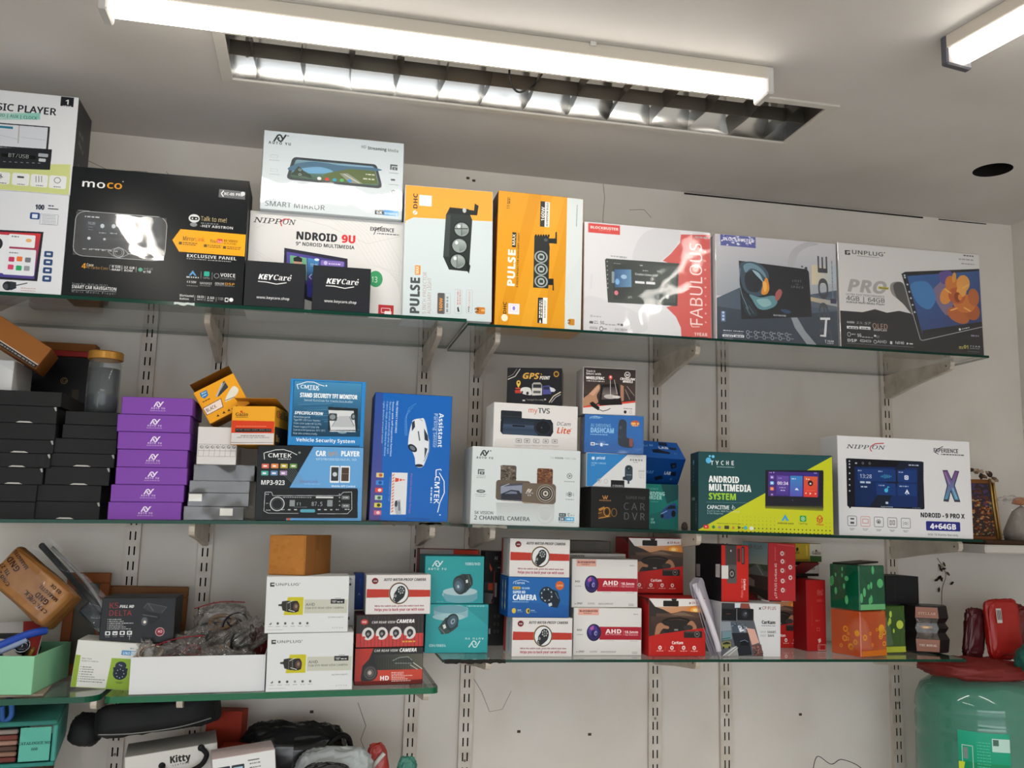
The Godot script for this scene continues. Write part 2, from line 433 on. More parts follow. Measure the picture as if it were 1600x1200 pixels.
	B(222.5,205.6,245.7,205.6,2.8,"c8ccce")
	L([249.6,192.5,249.9,207.4],0.93,"909496")
	RR(254.9,192.1,10.7,9.7,1.9,"2fae98")
	T("CarPlay",253.4,206.7,266.5,206.7,3.4,"d8dadb")
	L([270.5,193.6,270.8,207.9],0.93,"909496")
	RO(279,199.6,4.97,4.97,0.93,"b0b4b6")
	T("VOICE",285.9,200.4,314.7,200.4,6.8,"f0f0f0","b")
	T("command",285,206,315,206,5,"8a8e90")
	T("4 X 52W",223.9,217.3,241.6,217.3,4.3,"e8e8e8","b")
	T("MOSFET",248.2,218.4,271.4,218.4,4.3,"c8c8c8","b")
	T("GENUINE",276.7,217,294.6,217,4.3,"e8e8e8","b")
	T("DSP",295.2,217.2,314.4,217.2,5,"d89a3a","b")
	B(224.2,222.8,244.9,222.8,1.24,"98989a")
	B(248.4,221.2,269.2,221.2,1.24,"98989a")
	B(276.8,218.8,314.4,218.8,1.24,"98989a")
	T("Illuminated",212.2,245.4,238.6,245.4,4.3,"f0f0f0","b")
	T("Buttons",212.6,251.7,230.2,251.7,4,"f0f0f0","b")
	L([240.8,241.5,240.8,252.4],0.93,"a0a0a0")
	T("OLED",244.6,246.3,258.2,246.3,4.7,"f0f0f0","b")
	B(244.8,249.5,258.4,249.5,1.86,"a0a0a0")
	L([260.3,241.6,260.3,251.8],0.93,"a0a0a0")
	T("2.5D",263.6,247,277.8,247,4.7,"f0f0f0","b")
	B(263.8,250.2,277.4,250.2,1.86,"a0a0a0")
	L([281.1,242.2,281,251.8],0.93,"a0a0a0")
	B(284.2,243.9,295.5,243.9,1.55,"a0a0a0")
	B(284.3,247.1,295.6,247.1,1.55,"a0a0a0")
	RR(297.2,242.4,7,8.6,1.2,"f0f0f0")
	R(298.5,244.3,4.4,4.9,"26282a")
	O(309.3,246.2,4.04,4.04,"f0f0f0")
	skin(b,"front",0.22)
	varnished(b, 13.9, 90.2, 164.8, 85.8)
	b = carton("car_stereo_box", "white multimedia box with a purple screen, behind the two black key boxes", "box", "", Vector3(-0.0002, 2.057, 0.272), Vector3(0, 0, 0.56), 0.3144, 0.2116, 0.09, "dcdcda", 0.5)
	art(314.4,211.6,"dfdedc")
	L([153.6,-0.4,204,35.4,248.1,99,311,109.7],0.73,"cfcfcd")
	L([162.6,-1.2,213.1,34.7,256.4,98.4,311.2,118.3],0.73,"cfcfcd")
	L([171.7,-1.9,222.1,33.9,264.7,97.7,311.4,126.8],0.73,"cfcfcd")
	L([180.8,-2.7,231.2,33.1,273,97,311.6,135.4],0.73,"cfcfcd")
	L([189.9,-3.5,240.3,32.4,281.4,96.4,311.8,143.9],0.73,"cfcfcd")
	L([199,-4.3,249.4,31.6,289.7,95.7,312,152.4],0.73,"cfcfcd")
	L([208.1,-5.1,258.5,30.9,298.1,95,312.2,160.9],0.73,"cfcfcd")
	L([217.2,-5.8,267.6,30.1,306.4,94.4,312.4,169.4],0.73,"cfcfcd")
	L([226.3,-6.6,276.7,29.3,314.8,93.7,312.6,177.8],0.73,"cfcfcd")
	L([5.4,79.6,55.6,106.7,85.1,204.1],0.73,"d0d0cf")
	L([16.4,90.4,68.7,119.6,97.2,203.2],0.73,"d0d0cf")
	L([27.3,101.2,81.7,132.5,109.3,202.3],0.73,"d0d0cf")
	L([38.2,112,94.7,145.4,121.5,201.4],0.73,"d0d0cf")
	L([49.1,122.7,107.7,158.2,133.6,200.5],0.73,"d0d0cf")
	L([60,133.5,120.6,171,145.8,199.5],0.73,"d0d0cf")
	L([70.8,144.2,133.4,183.7,157.9,198.6],0.73,"d0d0cf")
	L([81.6,154.9,146.3,196.5,170.1,197.7],0.73,"d0d0cf")
	L([13.4,35.5,70.2,4.8,154.5,19.6,239.5,52.4,309.1,30.6],0.73,"c4c4c3")
	T("NIPP",5.2,24.3,60.9,24.3,11,"2c2c30","ri")
	T("ON",63,23.9,89.3,23.9,11,"2c2c30","ri")
	L([79.3,12.4,67.2,12.6,60.1,20.4,63.3,28.1],2.19,"c8323a")
	T("EXPERIENCE",243.8,23.1,294.8,23.1,8,"36383c","sx")
	B(259.1,28.1,305.5,28.1,2.19,"606468")
	L([269.9,11.8,256.1,21,252.2,31.4],1.46,"36383c")
	T("NDROID",92.4,53.5,177.6,53.5,16.1,"2a2c32","bx")
	T("9U",185.9,53.6,215.9,53.6,16.1,"d8343a","bx")
	T("9\" NDROID MULTIMEDIA", 93.1, 66.6, 212.9, 66.6, 7.3, "33353b", "sx")
	Q([70.8,74.2,199.8,88,202.5,157,134.2,185.2,71.5,167.1],"2c2c3c")
	G([75.4,81.7,195.2,94.7,197.1,142,79.4,151.2],"5a50a4","3c3a80",0)
	Q([82.6,88.9,116.5,92.4,119,140.4,85.7,143],"6fae86")
	O(99.1,101.2,8.78,10.97,"c49a80")
	Q([89.8,94.2,99.2,89.9,107.7,94.7,107.4,101.7,90.9,101.5],"20242a")
	Q([87.6,127.4,99.8,113.3,114.8,125.3,115.6,140.7,88.4,142.8],"2c3030")
	G([118.5,91.9,141.4,95.1,143.1,130.8,120.5,130.6],"4a8ec4","2f5a8c",90)
	T("11:45",124.3,109.9,140.1,109.9,6.6,"f0f4f8")
	O(137.2,94.6,5.12,2.93,"dfe8f0")
	RR(145.5,94.8,47.4,11,2.2,"8a76c4")
	O(155.4,100.2,3.66,4.39,"cfc4ee")
	B(161.7,101.4,187.6,101.4,2.56,"e0d8f4")
	RR(146.3,110.3,47,4.8,2.2,"6c5cb0")
	O(153.7,115.9,3.66,2.19,"e8e4f8")
	O(164.8,116.6,3.66,2.19,"e8e4f8")
	O(175.8,117.3,3.66,2.19,"e8e4f8")
	O(186.9,118,3.66,2.19,"e8e4f8")
	L([128.5,126.1,123.3,132.3,128.4,137.3],1.46,"e8e8f4")
	Q([119.4,148.1,133,147,134.4,175.7,120.8,174.8],"4a4ab0")
	O(125.9,208.6,3.66,3.66,"2a2a2a")
	O(259.4,127.4,14.63,17.56,"3f9a66")
	T("13",249.9,135,263.8,135,12.4,"e4f4e8")
	RR(267.3,182,31.6,27,1.1,"b93438")
	RR(272.9,188.4,19.5,10.7,1.5,"f4ecec",1.46)
	RR(280.3,195.1,14.3,7.7,1.1,"f4ecec")
	T("T-Link",272.9,209,294.1,209,4.4,"f4ecec","b")
	skin(b,"front",0.45)
	b = carton("key_box", "black key fob box with white lettering, beside the large black navigation carton", "box", "black key fob boxes", Vector3(-0.0987, 2.0561, 0.3205), Vector3(0, 0, 0.56), 0.1165, 0.0925, 0.045, "222428", 0.5)
	art(116.5,92.5,"25272b")
	T("KEY",24.2,36.5,51.9,36.5,10.4,"f6f6f6","bix")
	T("Care",53.2,36.4,89.5,36.4,11.1,"f6f6f6","rib")
	L([25.1,41.4,41.6,41.8,61.5,44.8,81.1,40.5],1.73,"f6f6f6")
	O(89.2,25.2,1.39,1.39,"f0f0f0")
	T("www.keycare.shop",23.9,76.6,88.3,76.6,5.2,"e8e8e8","b")
	skin(b,"front",0.4)
	b = carton("key_box", "black key fob box with white lettering, in front of the purple printed screen", "box", "black key fob boxes", Vector3(0.0318, 2.0573, 0.3205), Vector3(0, 0, 0.56), 0.115, 0.0922, 0.045, "222428", 0.5)
	art(115,92.2,"25272b")
	T("KEY",25.3,35.9,53.7,35.9,10.5,"f6f6f6","bix")
	T("Care",55.1,35.6,91,35.6,11.2,"f6f6f6","rib")
	L([25.4,40.9,43.7,41,64,44,82.6,39.7],1.76,"f6f6f6")
	O(90.2,23.8,1.41,1.41,"f0f0f0")
	T("www.keycare.shop",24,75.2,88.9,75.2,5.3,"e8e8e8","b")
	skin(b,"front",0.4)
	b = carton("mirror_camera_box", "pale blue mirror monitor box with a printed wide mirror, standing on the white multimedia box", "box", "", Vector3(0.0044, 2.2691, 0.285), Vector3(-2.5, 0, 0.56), 0.2892, 0.1724, 0.08, "cfd8dc", 0.5)
	art(289.2,172.4,"d3dce0")
	L([19.4,22.7,27.2,7.4,32.4,6.8,37,15.2],3.37,"26282c")
	L([26.6,16.3,31.8,21.1,34.8,20.8,43.6,5.3],3.37,"26282c")
	L([29.9,12.7,26.6,16.3],3.37,"26282c")
	T("AUTO YU",8.8,28.5,54.6,28.5,5.8,"34363a","wb")
	O(47.5,7.1,1.44,1.44,"555")
	T("HD",199.6,18.9,210.4,18.9,6.5,"55585c")
	T("Streaming",213.3,20.4,253.1,20.4,6.5,"34363a","b")
	T("Media",255.3,21.1,278.7,21.1,6.5,"55585c")
	RR(14,52,14.9,6.6,1.4,"b2bcc0",0.72)
	B(12.3,64.4,32.6,64.4,1.8,"b4bec2")
	RR(15.5,83,14.9,6.6,1.4,"b2bcc0",0.72)
	B(13.7,95.4,34,95.4,1.8,"b4bec2")
	RR(16.7,108.5,14.8,6.6,1.4,"b2bcc0",0.72)
	B(14.9,120.8,35.2,120.8,1.8,"b4bec2")
	Q([61.9,54.6,66.3,53,226.5,52.9,231.2,54.3,234.6,58.5,245.4,97.5,244.5,103.6,238.1,106.4,56.6,104.4,51,101.3,49.7,97,58,59.4],"3a4146")
	G([65.6,60.1,69,58.3,224.8,58,229.6,61.3,239.2,95,237.9,99.7,232.2,100.9,61.8,99.5,56.9,97.1,56.4,92.7],"8fb6d2","3c5c44",95)
	K([65.3,69,96,60.5,127.3,60,155.5,62.5,198.1,62.1,230.3,61.2,232.3,67.8,62.5,84],"47708a")
	K([72.6,78.7,113.7,70.2,141.9,76.5,128.2,83.7,62.7,87.7],"6fa8cc")
	Q([56.7,92.7,72.3,72,83,82.1,97.1,88.9,100.9,97],"33463a")
	Q([128.2,83.3,176.9,68.6,230.5,68,237.8,97.4,177.9,99.2,114.9,99.4],"5a6a3a")
	Q([156.1,80.7,173.7,79,206.4,99.5,178,99.9],"8f9484")
	L([165,81,199.2,99.1],1.08,"e0e4dc")
	O(115.4,96,4.32,3.6,"e8e8e8")
	O(131.5,96,4.32,3.6,"d83c44")
	O(146.9,96.1,4.32,3.6,"3aa0c0")
	O(161.9,95.4,4.32,3.6,"58b060")
	O(177.8,95.4,4.32,3.6,"3a8ad0")
	B(206,87.6,229.6,87.6,3.24,"c8ccb8")
	B(211,77.2,230.8,77.2,2.52,"d8dcd0")
	RO(75.1,80.6,2.88,2.52,0.72,"dfe6ea")
	RO(75.5,90.9,2.88,2.52,0.72,"dfe6ea")
	T("SMART MIRROR",129.5,117.2,188.4,117.2,5.8,"9aa6ac")
	T("6K VISION",8.7,151,55.2,151,7.2,"7d868c")
	T("SMART MIRROR",8,165.3,129.9,165.3,10.8,"53595f")
	R(261.9,49.8,15.6,12.2,"53585c")
	R(264.9,53.3,12.6,8.7,"d3dce0")
	R(266.4,55.5,11.1,6.5,"53585c")
	R(270.1,58.1,3.7,1.9,"d3dce0")
	B(260.2,69,279.8,69,1.44,"8a9296")
	B(264.2,84.4,274.4,84.4,3.6,"53585c")
	B(260.1,95.4,280.5,95.4,1.44,"8a9296")
	RO(270.3,111.8,4.32,4.32,1.44,"53585c")
	B(260.9,123.8,281.2,123.8,1.44,"8a9296")
	T("C",261.5,149.4,267.3,149.4,7.2,"53585c","b")
	T("IVT",268.1,150,281.8,150,5.8,"a0acb0")
	B(236.4,148.1,256.1,148.1,3.6,"9aa4aa")
	RR(233,153.9,18.2,11.1,1.1,"3c4146")
	T("6K",236.1,163.9,249,163.9,7.2,"e8eef0","b")
	G([250.9,153.5,282.6,153.5,282.2,165.5,251.2,165.4],"3a90d0","9ac8ea",0)
	T("Streaming",253.3,163.4,280.7,163.4,5.4,"eaf4fa","b")
	skin(b,"front",0.3)
	wrapped(b)
	b = carton("light_bar_box", "tall white auxiliary light box with an orange top band", "box", "", Vector3(0.2509, 2.0595, 0.3), Vector3(0, 0, 0.99), 0.1872, 0.2853, 0.09, "dfe4e6", 0.5)
	art(187.2,285.3,"cbd7da")
	Q([-5.4,-4.1,189.5,-3.6,190.6,69.7,17.7,69.5,3.9,78.3,-2.8,89.4],"f3a63c")
	Q([1.1,78.4,17.7,69.5,190.5,65.5,190.7,81.9,21.5,84.3,4.5,97.9],"cbd6d9")
	T("DHC",25.4,51.1,25.4,16,8.9,"2c2c2e","b")
	O(20.8,58.6,4.81,4.81,"f8f0e4")
	L([17.5,63.1,21.5,57.5,24.9,53.7],1.38,"e08830")
	stuck(b,"seal_sticker",29.6,20,26.2,23.5,"f4f2f0","small white square seal")
	Q([94.5,41.3,133.5,42.5,143.3,65.8,137.7,179.3,95,177.6,82.3,150.7,86.4,58.8],"2b3231")
	Q([94.5,41.3,135.1,42.4,137.7,55.6,93.1,54.8],"1f2424")
	Q([133.5,43.5,146.9,44.5,148.3,28.6,156.8,33.3,153.8,54.6,137.1,54.9],"1d2221")
	Q([131.5,152.1,140.8,167,137.8,183.8,131.9,174.6],"1d2221")
	O(126.1,45.7,4.13,5.5,"b8bcbc")
	Q([86.4,58.8,96.6,58.2,94.4,149.7,84.3,150.5],"3d4644")
	O(120.9,88.3,17.88,17.19,"171b1b")
	O(120.9,88.3,15.47,15.13,"8f9a98")
	G([117.9,75.1,132.5,78.7,133.8,94.4,121.1,101.6],"aab4b2","6d7876",90)
	O(114.7,81.7,3.44,4.13,"dfe6e6")
	O(116.5,124.3,17.88,17.19,"171b1b")
	O(116.5,124.3,15.47,15.13,"8f9a98")
	G([113.6,111.2,128.1,114.7,129.4,130.4,116.8,137.6],"aab4b2","6d7876",90)
	O(110.3,117.8,3.44,4.13,"dfe6e6")
	O(113.9,158.7,17.88,17.19,"171b1b")
	O(113.9,158.7,15.47,15.13,"8f9a98")
	G([110.9,145.7,125.4,149.1,126.7,164.6,114.1,171.9],"aab4b2","6d7876",90)
	O(107.7,152.2,3.44,4.13,"dfe6e6")
	L([104,87.7,134.3,85.6],1.72,"2a302f")
	L([120.6,74.3,120.5,102.3],1.38,"4a5250")
	L([111.9,144.9,111.8,173.5],1.38,"4a5250")
	T("PULSE",33.5,277.4,33.5,198.1,18.6,"4b5153","bx")
	RR(23.2,172.8,11.6,20.2,1.7,"d8883a")
	T("MAX",31.5,191.1,31.5,174.3,6.9,"f6ead8","b")
	T("5 INCH PROJECTOR",48,276.1,48,185.7,7.6,"b29a96")
	T("AUXILIARY LIGHT",58.1,275.2,58.1,198.1,7.6,"b29a96")
	RR(71.8,228.9,15.9,44.9,2.8,"5b5a5a")
	T("160W",82.7,268.8,82.7,239.4,6.9,"efa24a","b")
	RR(86,228.4,13.4,44.3,1.7,"aab2b4",0.69)
	B(92.6,269.5,92.6,233.3,4.13,"8f9799")
	RR(108.4,218.8,14.8,53,2.1,"b0b8ba",0.69)
	Q([113.5,259,116.1,256,119,267,115,267.4],"33393b")
	B(114.8,252.7,114.8,221.7,2.41,"c98f88")
	B(119.4,252.3,119.4,221.3,2.41,"c98f88")
	RR(132.7,218.7,13.5,50.2,2.1,"b0b8ba",0.69)
	T("WATERPROOF",141.5,259.8,141.5,222.1,4.1,"c98f88")
	O(138.1,256.7,1.38,1.38,"606668")
	O(138.2,260.8,1.38,1.38,"606668")
	O(138.3,264.9,1.38,1.38,"606668")
	RR(154.6,255.1,18.6,14.6,2.1,"c47a30")
	T("12",159.4,269,159.4,256.4,7.6,"4a2c10","b")
	R(165.2,259.6,7.3,4.1,"e8b060")
	skin(b,"front",0.4)
	b = carton("light_bar_box", "tall orange auxiliary light box with a white right edge", "box", "", Vector3(0.4436, 2.0527, 0.305), Vector3(0, 0, -0.31), 0.1888, 0.2959, 0.09, "c98a1c", 0.5)
	art(188.8,295.9,"dd9a22")
	Q([1.1,308.8,25.3,306.9,96.5,-6.1,68.2,-3.4],"d6921c")
	Q([52.9,304.7,77.1,302.9,149.9,-11,121.4,-8.4],"e2a22c")
	Q([94.5,301.5,118.8,299.6,192.8,-15,164.1,-12.4],"d6931e")
	Q([152.6,-15,192.7,-18.7,199.5,303.9,152.6,307.5],"d2dada")
	Q([153.1,183.7,188.6,123.4,189.8,180.7,151.7,240.7],"d0d8d8")
	L([175.5,14,174.4,63.2],1.42,"8a9294")
	T("19",24.4,39.8,24.4,29.7,6.4,"6a4a14")
	B(20.4,27.2,20.4,13.3,2.13,"6a4a14")
	B(23.9,26.8,23.9,13,2.13,"6a4a14")
	RR(92.8,14,11.5,57,0.7,"33312e")
	T("160W",102.1,58.8,102.1,26.2,7.1,"f2f0ea","b")
	R(102.8,14.5,10.7,56.3,"f0efe8")
	T("ALUMINIUM BUILD",110.4,69.6,110.4,15.3,4.3,"4a4846","b")
	T("PULSE",40.3,210.1,40.3,127,15.6,"f8f2e4","bx")
	RR(32.2,89.6,8.8,33,0.7,"2a2c2c")
	T("MAX",39.2,119.1,39.2,93.3,6.4,"f2e6cc","b")
	T("5 INCH PROJECTOR AUXILIARY LIGHT",47.8,210.2,47.8,89.7,3.5,"5a4214","b")
	Q([80.9,93.2,113.3,90.4,113.7,104.7,115.7,115.3,114.6,206.9,81.3,207.5],"2a2e2d")
	Q([113.4,95.8,127.6,94.5,127.9,80,130.7,79.8,131.4,106.1,113.7,106.5],"202423")
	Q([114.1,185.2,125.6,184.3,127,210.1,124.2,210.3,123.9,198.6,114.4,199.4],"202423")
	O(84.4,92.2,2.13,2.83,"1c1f1f")
	O(90,91.7,2.13,2.83,"1c1f1f")
	O(95.6,91.2,2.13,2.83,"1c1f1f")
	O(101.3,90.7,2.13,2.83,"1c1f1f")
	O(106.9,90.2,2.13,2.83,"1c1f1f")
	O(112.6,89.7,2.13,2.83,"1c1f1f")
	O(96.9,138.5,14.88,13.46,"9aa4a2")
	O(96.9,138.5,11.33,10.63,"262b2a")
	O(96.9,138.5,7.79,7.79,"aab4b2")
	R(93.3,135.2,7.9,6.5,"39403e")
	O(97.7,165.6,14.88,13.46,"9aa4a2")
	O(97.7,165.6,11.33,10.63,"262b2a")
	O(97.7,165.6,7.79,7.79,"aab4b2")
	R(94.1,162.3,7.9,6.5,"39403e")
	O(98.4,192.6,14.88,13.46,"9aa4a2")
	O(98.4,192.6,11.33,10.63,"262b2a")
	O(98.4,192.6,7.79,7.79,"aab4b2")
	R(94.8,189.3,7.9,6.5,"39403e")
	O(106.5,100,4.25,3.54,"50585a")
	T("DHC",24.3,270.2,24.3,243.2,7.1,"3a2c10","b")
	O(20.8,277.9,7.08,7.79,"f2e4c8")
	RR(28.1,245.7,24.4,23.4,1.4,"eae4e6")
	RR(31.7,248.9,17.1,14.1,1.4,"d4c8e8",1.06)
	O(40.3,256,2.83,4.25,"8a7ad8")
	RR(92.4,228.5,12,55.4,0.7,"2c2c2a")
	Q([96.7,280.3,98.6,274.9,100.9,282.8,96.8,283.8],"f0f0f0")
	B(97,272.5,97,232.7,2.48,"e8e8e4")
	B(101.1,272.2,101.1,232.4,2.48,"e8e8e4")
	R(103.6,227.6,9.9,57,"eeede6")
	T("WATERPROOF",110.6,272.1,110.6,233.4,4.3,"5a5856")
	RR(161.5,269.6,13,13.8,1.4,"c8862c")
	T("12",165.2,281.9,165.2,271.4,5.7,"4a2c10","b")
	skin(b,"front",0.4)
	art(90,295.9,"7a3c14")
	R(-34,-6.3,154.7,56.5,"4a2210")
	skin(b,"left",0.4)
	b = carton("car_stereo_box", "white film wrapped stereo carton with a red right edge band", "box", "", Vector3(0.6903, 2.0539, 0.305), Vector3(0, 0, 0.28), 0.2931, 0.2443, 0.09, "d9d9dc", 0.5)
	art(293.1,244.3,"dcdce0")
	K([134.5,14.8,198.1,-3.9,224.1,16,173.6,74.3,110.7,79.7],"d2d2d6")
	K([2.7,168,76.1,180.6,128.9,201.1,135.8,236.9,5.4,245.4],"d4d4d8")
	Q([223.4,9.7,295.7,4.6,296.3,247.8,223.3,247.8,221.4,222.1,210.1,198.4,187.8,178.6,213,170.6,215.8,83.3,180,73.8,198.8,56.4,221,29.1],"d25a55")
	RR(7.7,1.8,72.9,21.3,1.2,"d2453f")
	T("BLOCKBUSTER",12.1,13.3,76.6,13.3,5.6,"f4dcd8","bx")
	T("REDEFINED",30.8,17.6,58.7,17.6,3.1,"f0c4c0","w")
	B(59.3,72.3,96.5,72.3,2.8,"a4a4ac")
	B(79.5,74.2,95.6,74.2,1.87,"a4a4ac")
	Q([49.3,78.8,218.3,76.8,213.6,174.2,53.4,176.9,46.3,82.1],"3a423f")
	G([64.3,88.3,212,83.6,209.1,167.8,66.6,169.2],"2d3432","4c5654",0)
	G([67.8,101.9,106.5,99.3,107.4,138.6,68.9,142.3],"2f5a86","6a94b8",0)
	O(89.8,117,6.84,4.98,"9fc0d8")
	O(74.7,129,4.98,6.84,"7ab0e0")
	R(61.8,107,6.2,25.6,"8a98a0")
	T("Creation Comes Alive",115.2,110.9,167.9,110.9,4.7,"dfe2e4","b")
	RR(115.5,124.2,22,5.3,0.9,"e4e6ea")
	RR(141.1,123.7,20.8,5.8,0.9,"e4e6ea")
	B(65.9,88.4,82.9,88.4,1.87,"8a9090")
	B(126.6,88.3,134.7,88.3,2.49,"a8aeae")
	B(132.4,99.7,145.6,99.7,2.18,"a8aeae")
	B(166.1,98.3,175.6,98.3,2.18,"a8aeae")
	O(72.3,154.2,4.67,5.29,"d87a84")
	O(190.6,155.3,3.73,4.67,"b8bebe")
	O(168,156.1,3.73,4.67,"8a908f")
	O(51.3,85.4,1.24,1.56,"a8aeae")
	O(51.6,95.2,1.24,1.56,"a8aeae")
	O(51.9,105.1,1.24,1.56,"a8aeae")
	O(52.2,114.9,1.24,1.56,"a8aeae")
	O(52.4,124.6,1.24,1.56,"a8aeae")
	O(52.7,134.4,1.24,1.56,"a8aeae")
	O(53,144.1,1.24,1.56,"a8aeae")
	L([12.7,149.1,15.5,115.4],0.93,"cacad0")
	L([16,148.8,17.9,115.2],0.93,"cacad0")
	RR(14.3,207.3,4.3,3.9,0.6,"66666e",0.62)
	B(20.4,209.8,40.4,209.8,2.49,"aaaab0")
	RR(11.8,220.6,8.6,5.4,1.9,"55555c")
	B(22,220.5,31,220.5,2.18,"8a8a92")
	B(22.1,224.7,31.2,224.7,2.18,"8a8a92")
	T("5G",36,226.1,45.7,226.1,6.8,"6a6a72","b")
	B(46.9,226,72.7,226,2.49,"9a9aa2")
	R(74.7,222.3,5.6,3.8,"8a8a92")
	R(82.1,222.4,6.2,4.4,"55555c")
	T("4X45W",12.3,237.9,29.8,237.9,5.6,"55555c","m")
	O(38.8,236.1,4.67,5.29,"6a6a72")
	O(38.8,236.1,3.11,3.42,"dcdce0")
	B(44.2,235.8,51.4,235.8,2.8,"8a8a92")
	RR(58,233,8.1,6.6,0.9,"b8b8c0",0.62)
	T("AHDCAMERA",68.5,237.9,97.7,237.9,5,"66666e","m")
	B(12.5,241.4,29.3,241.4,1.24,"a0a0a8")
	B(68.6,240.6,97.8,240.6,1.24,"a0a0a8")
	L([265.8,217.6,248.3,218.8,244.5,212.9,244.4,205.3],1.87,"f2d4d0")
	T("FABULOUS",272.9,217.5,272.9,25.9,29.5,"f6dedb")
	T("P",282.7,208.8,282.7,203.9,4,"f0ccc8","b")
	T("R",282.6,189,282.6,184.1,4,"f0ccc8","b")
	T("O",282.6,169.2,282.6,164.3,4,"f0ccc8","b")
	T("C",282.5,149.3,282.5,144.3,4,"f0ccc8","b")
	T("E",282.4,129.3,282.4,124.3,4,"f0ccc8","b")
	T("S",282.3,109.2,282.3,104.2,4,"f0ccc8","b")
	T("S",282.3,89.1,282.3,84,4,"f0ccc8","b")
	T("O",282.2,68.8,282.2,63.7,4,"f0ccc8","b")
	T("R",282.1,48.5,282.1,43.4,4,"f0ccc8","b")
	T("1YEAR",252.3,238.6,284.1,238.6,7.5,"f4e0dc","b")
	T("WARRANTY",258,243.3,284.1,243.3,3.7,"5a2a2c","b")
	B(256.5,12.7,292.5,12.7,3.73,"b0a8ac")
	skin(b,"front",0.3)
	wrapped(b)
	b = carton("car_stereo_box", "film wrapped stereo carton with an astronaut screen and dark road artwork", "box", "", Vector3(0.9936, 2.0554, 0.312), Vector3(0, 0, 0.28), 0.2965, 0.241, 0.09, "cfc9cb", 0.5)
	art(296.5,241,"c9c6c8")
	G([0,0,315.5,-16.4,308,126,-1,141.9],"cfccd0","9fa6ae",90)
	Q([0.6,148.1,57.1,120,155.8,140.1,309,107,301.9,243.7,-0.1,259.2],"4c5a6a")
	G([0.5,166.9,154.7,177.6,306.4,157.4,301.9,243.7,-0.1,259.2],"3a4654","2c3644",90)
	G([234.9,54.2,302.2,50.7,300,93.7,233,100.7],"d8c8a8","a8b8c8",0)
	Q([180.5,121.1,298.2,129.1,296.8,157.1,172.2,149.6],"5a6472")
	G([213.4,128.2,297.8,136.1,297.2,148.4,213.1,137],"c8b088","9aa0a8",0)
	K([175.2,57.3,183.6,28,202.9,10.6,229.6,0.1,253.9,4.3,225.4,13.1,202.2,30.6,190,60.1],"b4b4b8")
	Q([178.6,177.1,193.3,176.4,213.9,209.8,245.2,244,219.9,243.6,188.6,204.2],"8f959d")
	Q([55,58.1,223.3,65.5,227.5,72.5,231.7,176.1,58.8,193],"1b1e26")
	T("LOST",185,97.2,208,97.2,4.7,"9aa0a8","w")
	T("IN",192.9,104.7,200.3,104.7,4,"8a9098","w")
	T("SPACE",181.5,111.7,212.6,111.7,4.7,"9aa0a8","w")
	B(208.6,60,216.1,60,3.61,"4a4e56")
	Q([215.9,63,220.6,59.2,224.9,62.6,220.3,67.1],"3a3e46")
	K([56.2,69.1,78.1,58.3,104.8,61.7,124.4,78.4,127.2,97.4,116.5,129.5,89.9,137.2,63.8,119.6],"3a5060")
	K([66.3,68.6,81.4,61.3,101.3,66.7,117.6,81.9,120.6,94.5,104.4,79.4,84.5,74,71,84.3],"6f8fa0")
	K([70.9,87.5,91.1,76.9,107.5,88.8,110.3,110.9,100,127.2,76.9,125.3,68.9,106.7],"1c2630")
	K([108.3,126.8,117.2,97.9,124,94.3,128.4,116.3,123.1,129.2,113.1,132.9],"e0922e")
	K([80,134.6,106.3,139.5,136.2,133.3,147.5,140.5,142.1,156.5,118.8,167,99.2,164.9,86.4,146.8],"5f8f9a")
	K([96.3,146.3,122.8,141.8,132.3,153.8,112.4,161.1],"8ab4b8")
	K([142.9,128.2,153.2,116.6,159.6,124.2,152.5,140.3,144.1,143.8],"a85a58")
	K([61.9,132.4,76.6,144.2,89.4,162.3,98.8,180.5,79.1,184.6,64.6,169.8],"22303a")
	L([57.8,75.4,54.7,107.4,61.8,138.7,76.1,169.2],1.29,"8aa4b0")
	K([87.8,77.1,104.3,84.2,114.4,104.4,107.3,98.4,94.2,86.3],"9ab8c4")
	K([112.1,104.5,119.8,102.5,122.7,116.6,115.9,126.4],"f4b452")
	L([69.6,163.3,80.8,181.4],0.97,"8aa4b0")
	L([76.9,159.8,89.1,177.9],0.97,"6a8490")
	K([155,165.2,168.2,162.9,181.2,168.5,167.9,172.3],"2c4a6a")
	T("BLOCKBUSTER",136.9,179.9,167.7,179.9,3.6,"d8dce0","b")
	RR(11.1,0.1,86,25.6,1,"5a5fa0")
	T("BLOCKBUSTER",16.7,13.2,92.4,13.2,7.1,"e8e8f4","bx")
	S(11.8,1.7,83.8,21.8,["e8e8f4","8a8ec4","c8c8e4"],40,3.23,5)
	R(10.3,177.3,10.3,23.3,"5f7aa8")
	O(15.5,180.1,2.59,2.59,"c8d4e8")
	O(15.5,187.9,2.59,2.59,"c8d4e8")
	O(15.4,195.6,2.59,2.59,"c8d4e8")
	B(14.8,220.7,36,220.7,2.26,"c8ced6")
	B(39.3,220.6,63.7,220.6,2.26,"c8ced6")
	B(14.8,226.1,62,226.1,1.29,"8f99a4")
	RR(13.1,229.6,25.3,5.7,0.6,"e0e4e8")
	RR(39.8,228.8,24.7,5.8,0.6,"e0e4e8")
	B(17,232.9,35.9,232.9,2.59,"5a6470")
	B(43.7,232.1,61.9,232.1,2.59,"5a6470")
	B(14.7,239,39.1,239,1.29,"8f99a4")
	RO(73.5,221.3,3.88,4.2,0.97,"c8ced6")
	B(78.4,220.4,85.6,220.4,1.94,"aab2bc")
	RO(74.3,231,4.2,4.53,0.97,"c8ced6")
	B(80.2,230.7,87.3,230.7,1.94,"8f99a4")
	RO(92.4,221.2,3.88,4.2,0.97,"c8ced6")
	B(97.3,220.3,104.5,220.3,1.94,"aab2bc")
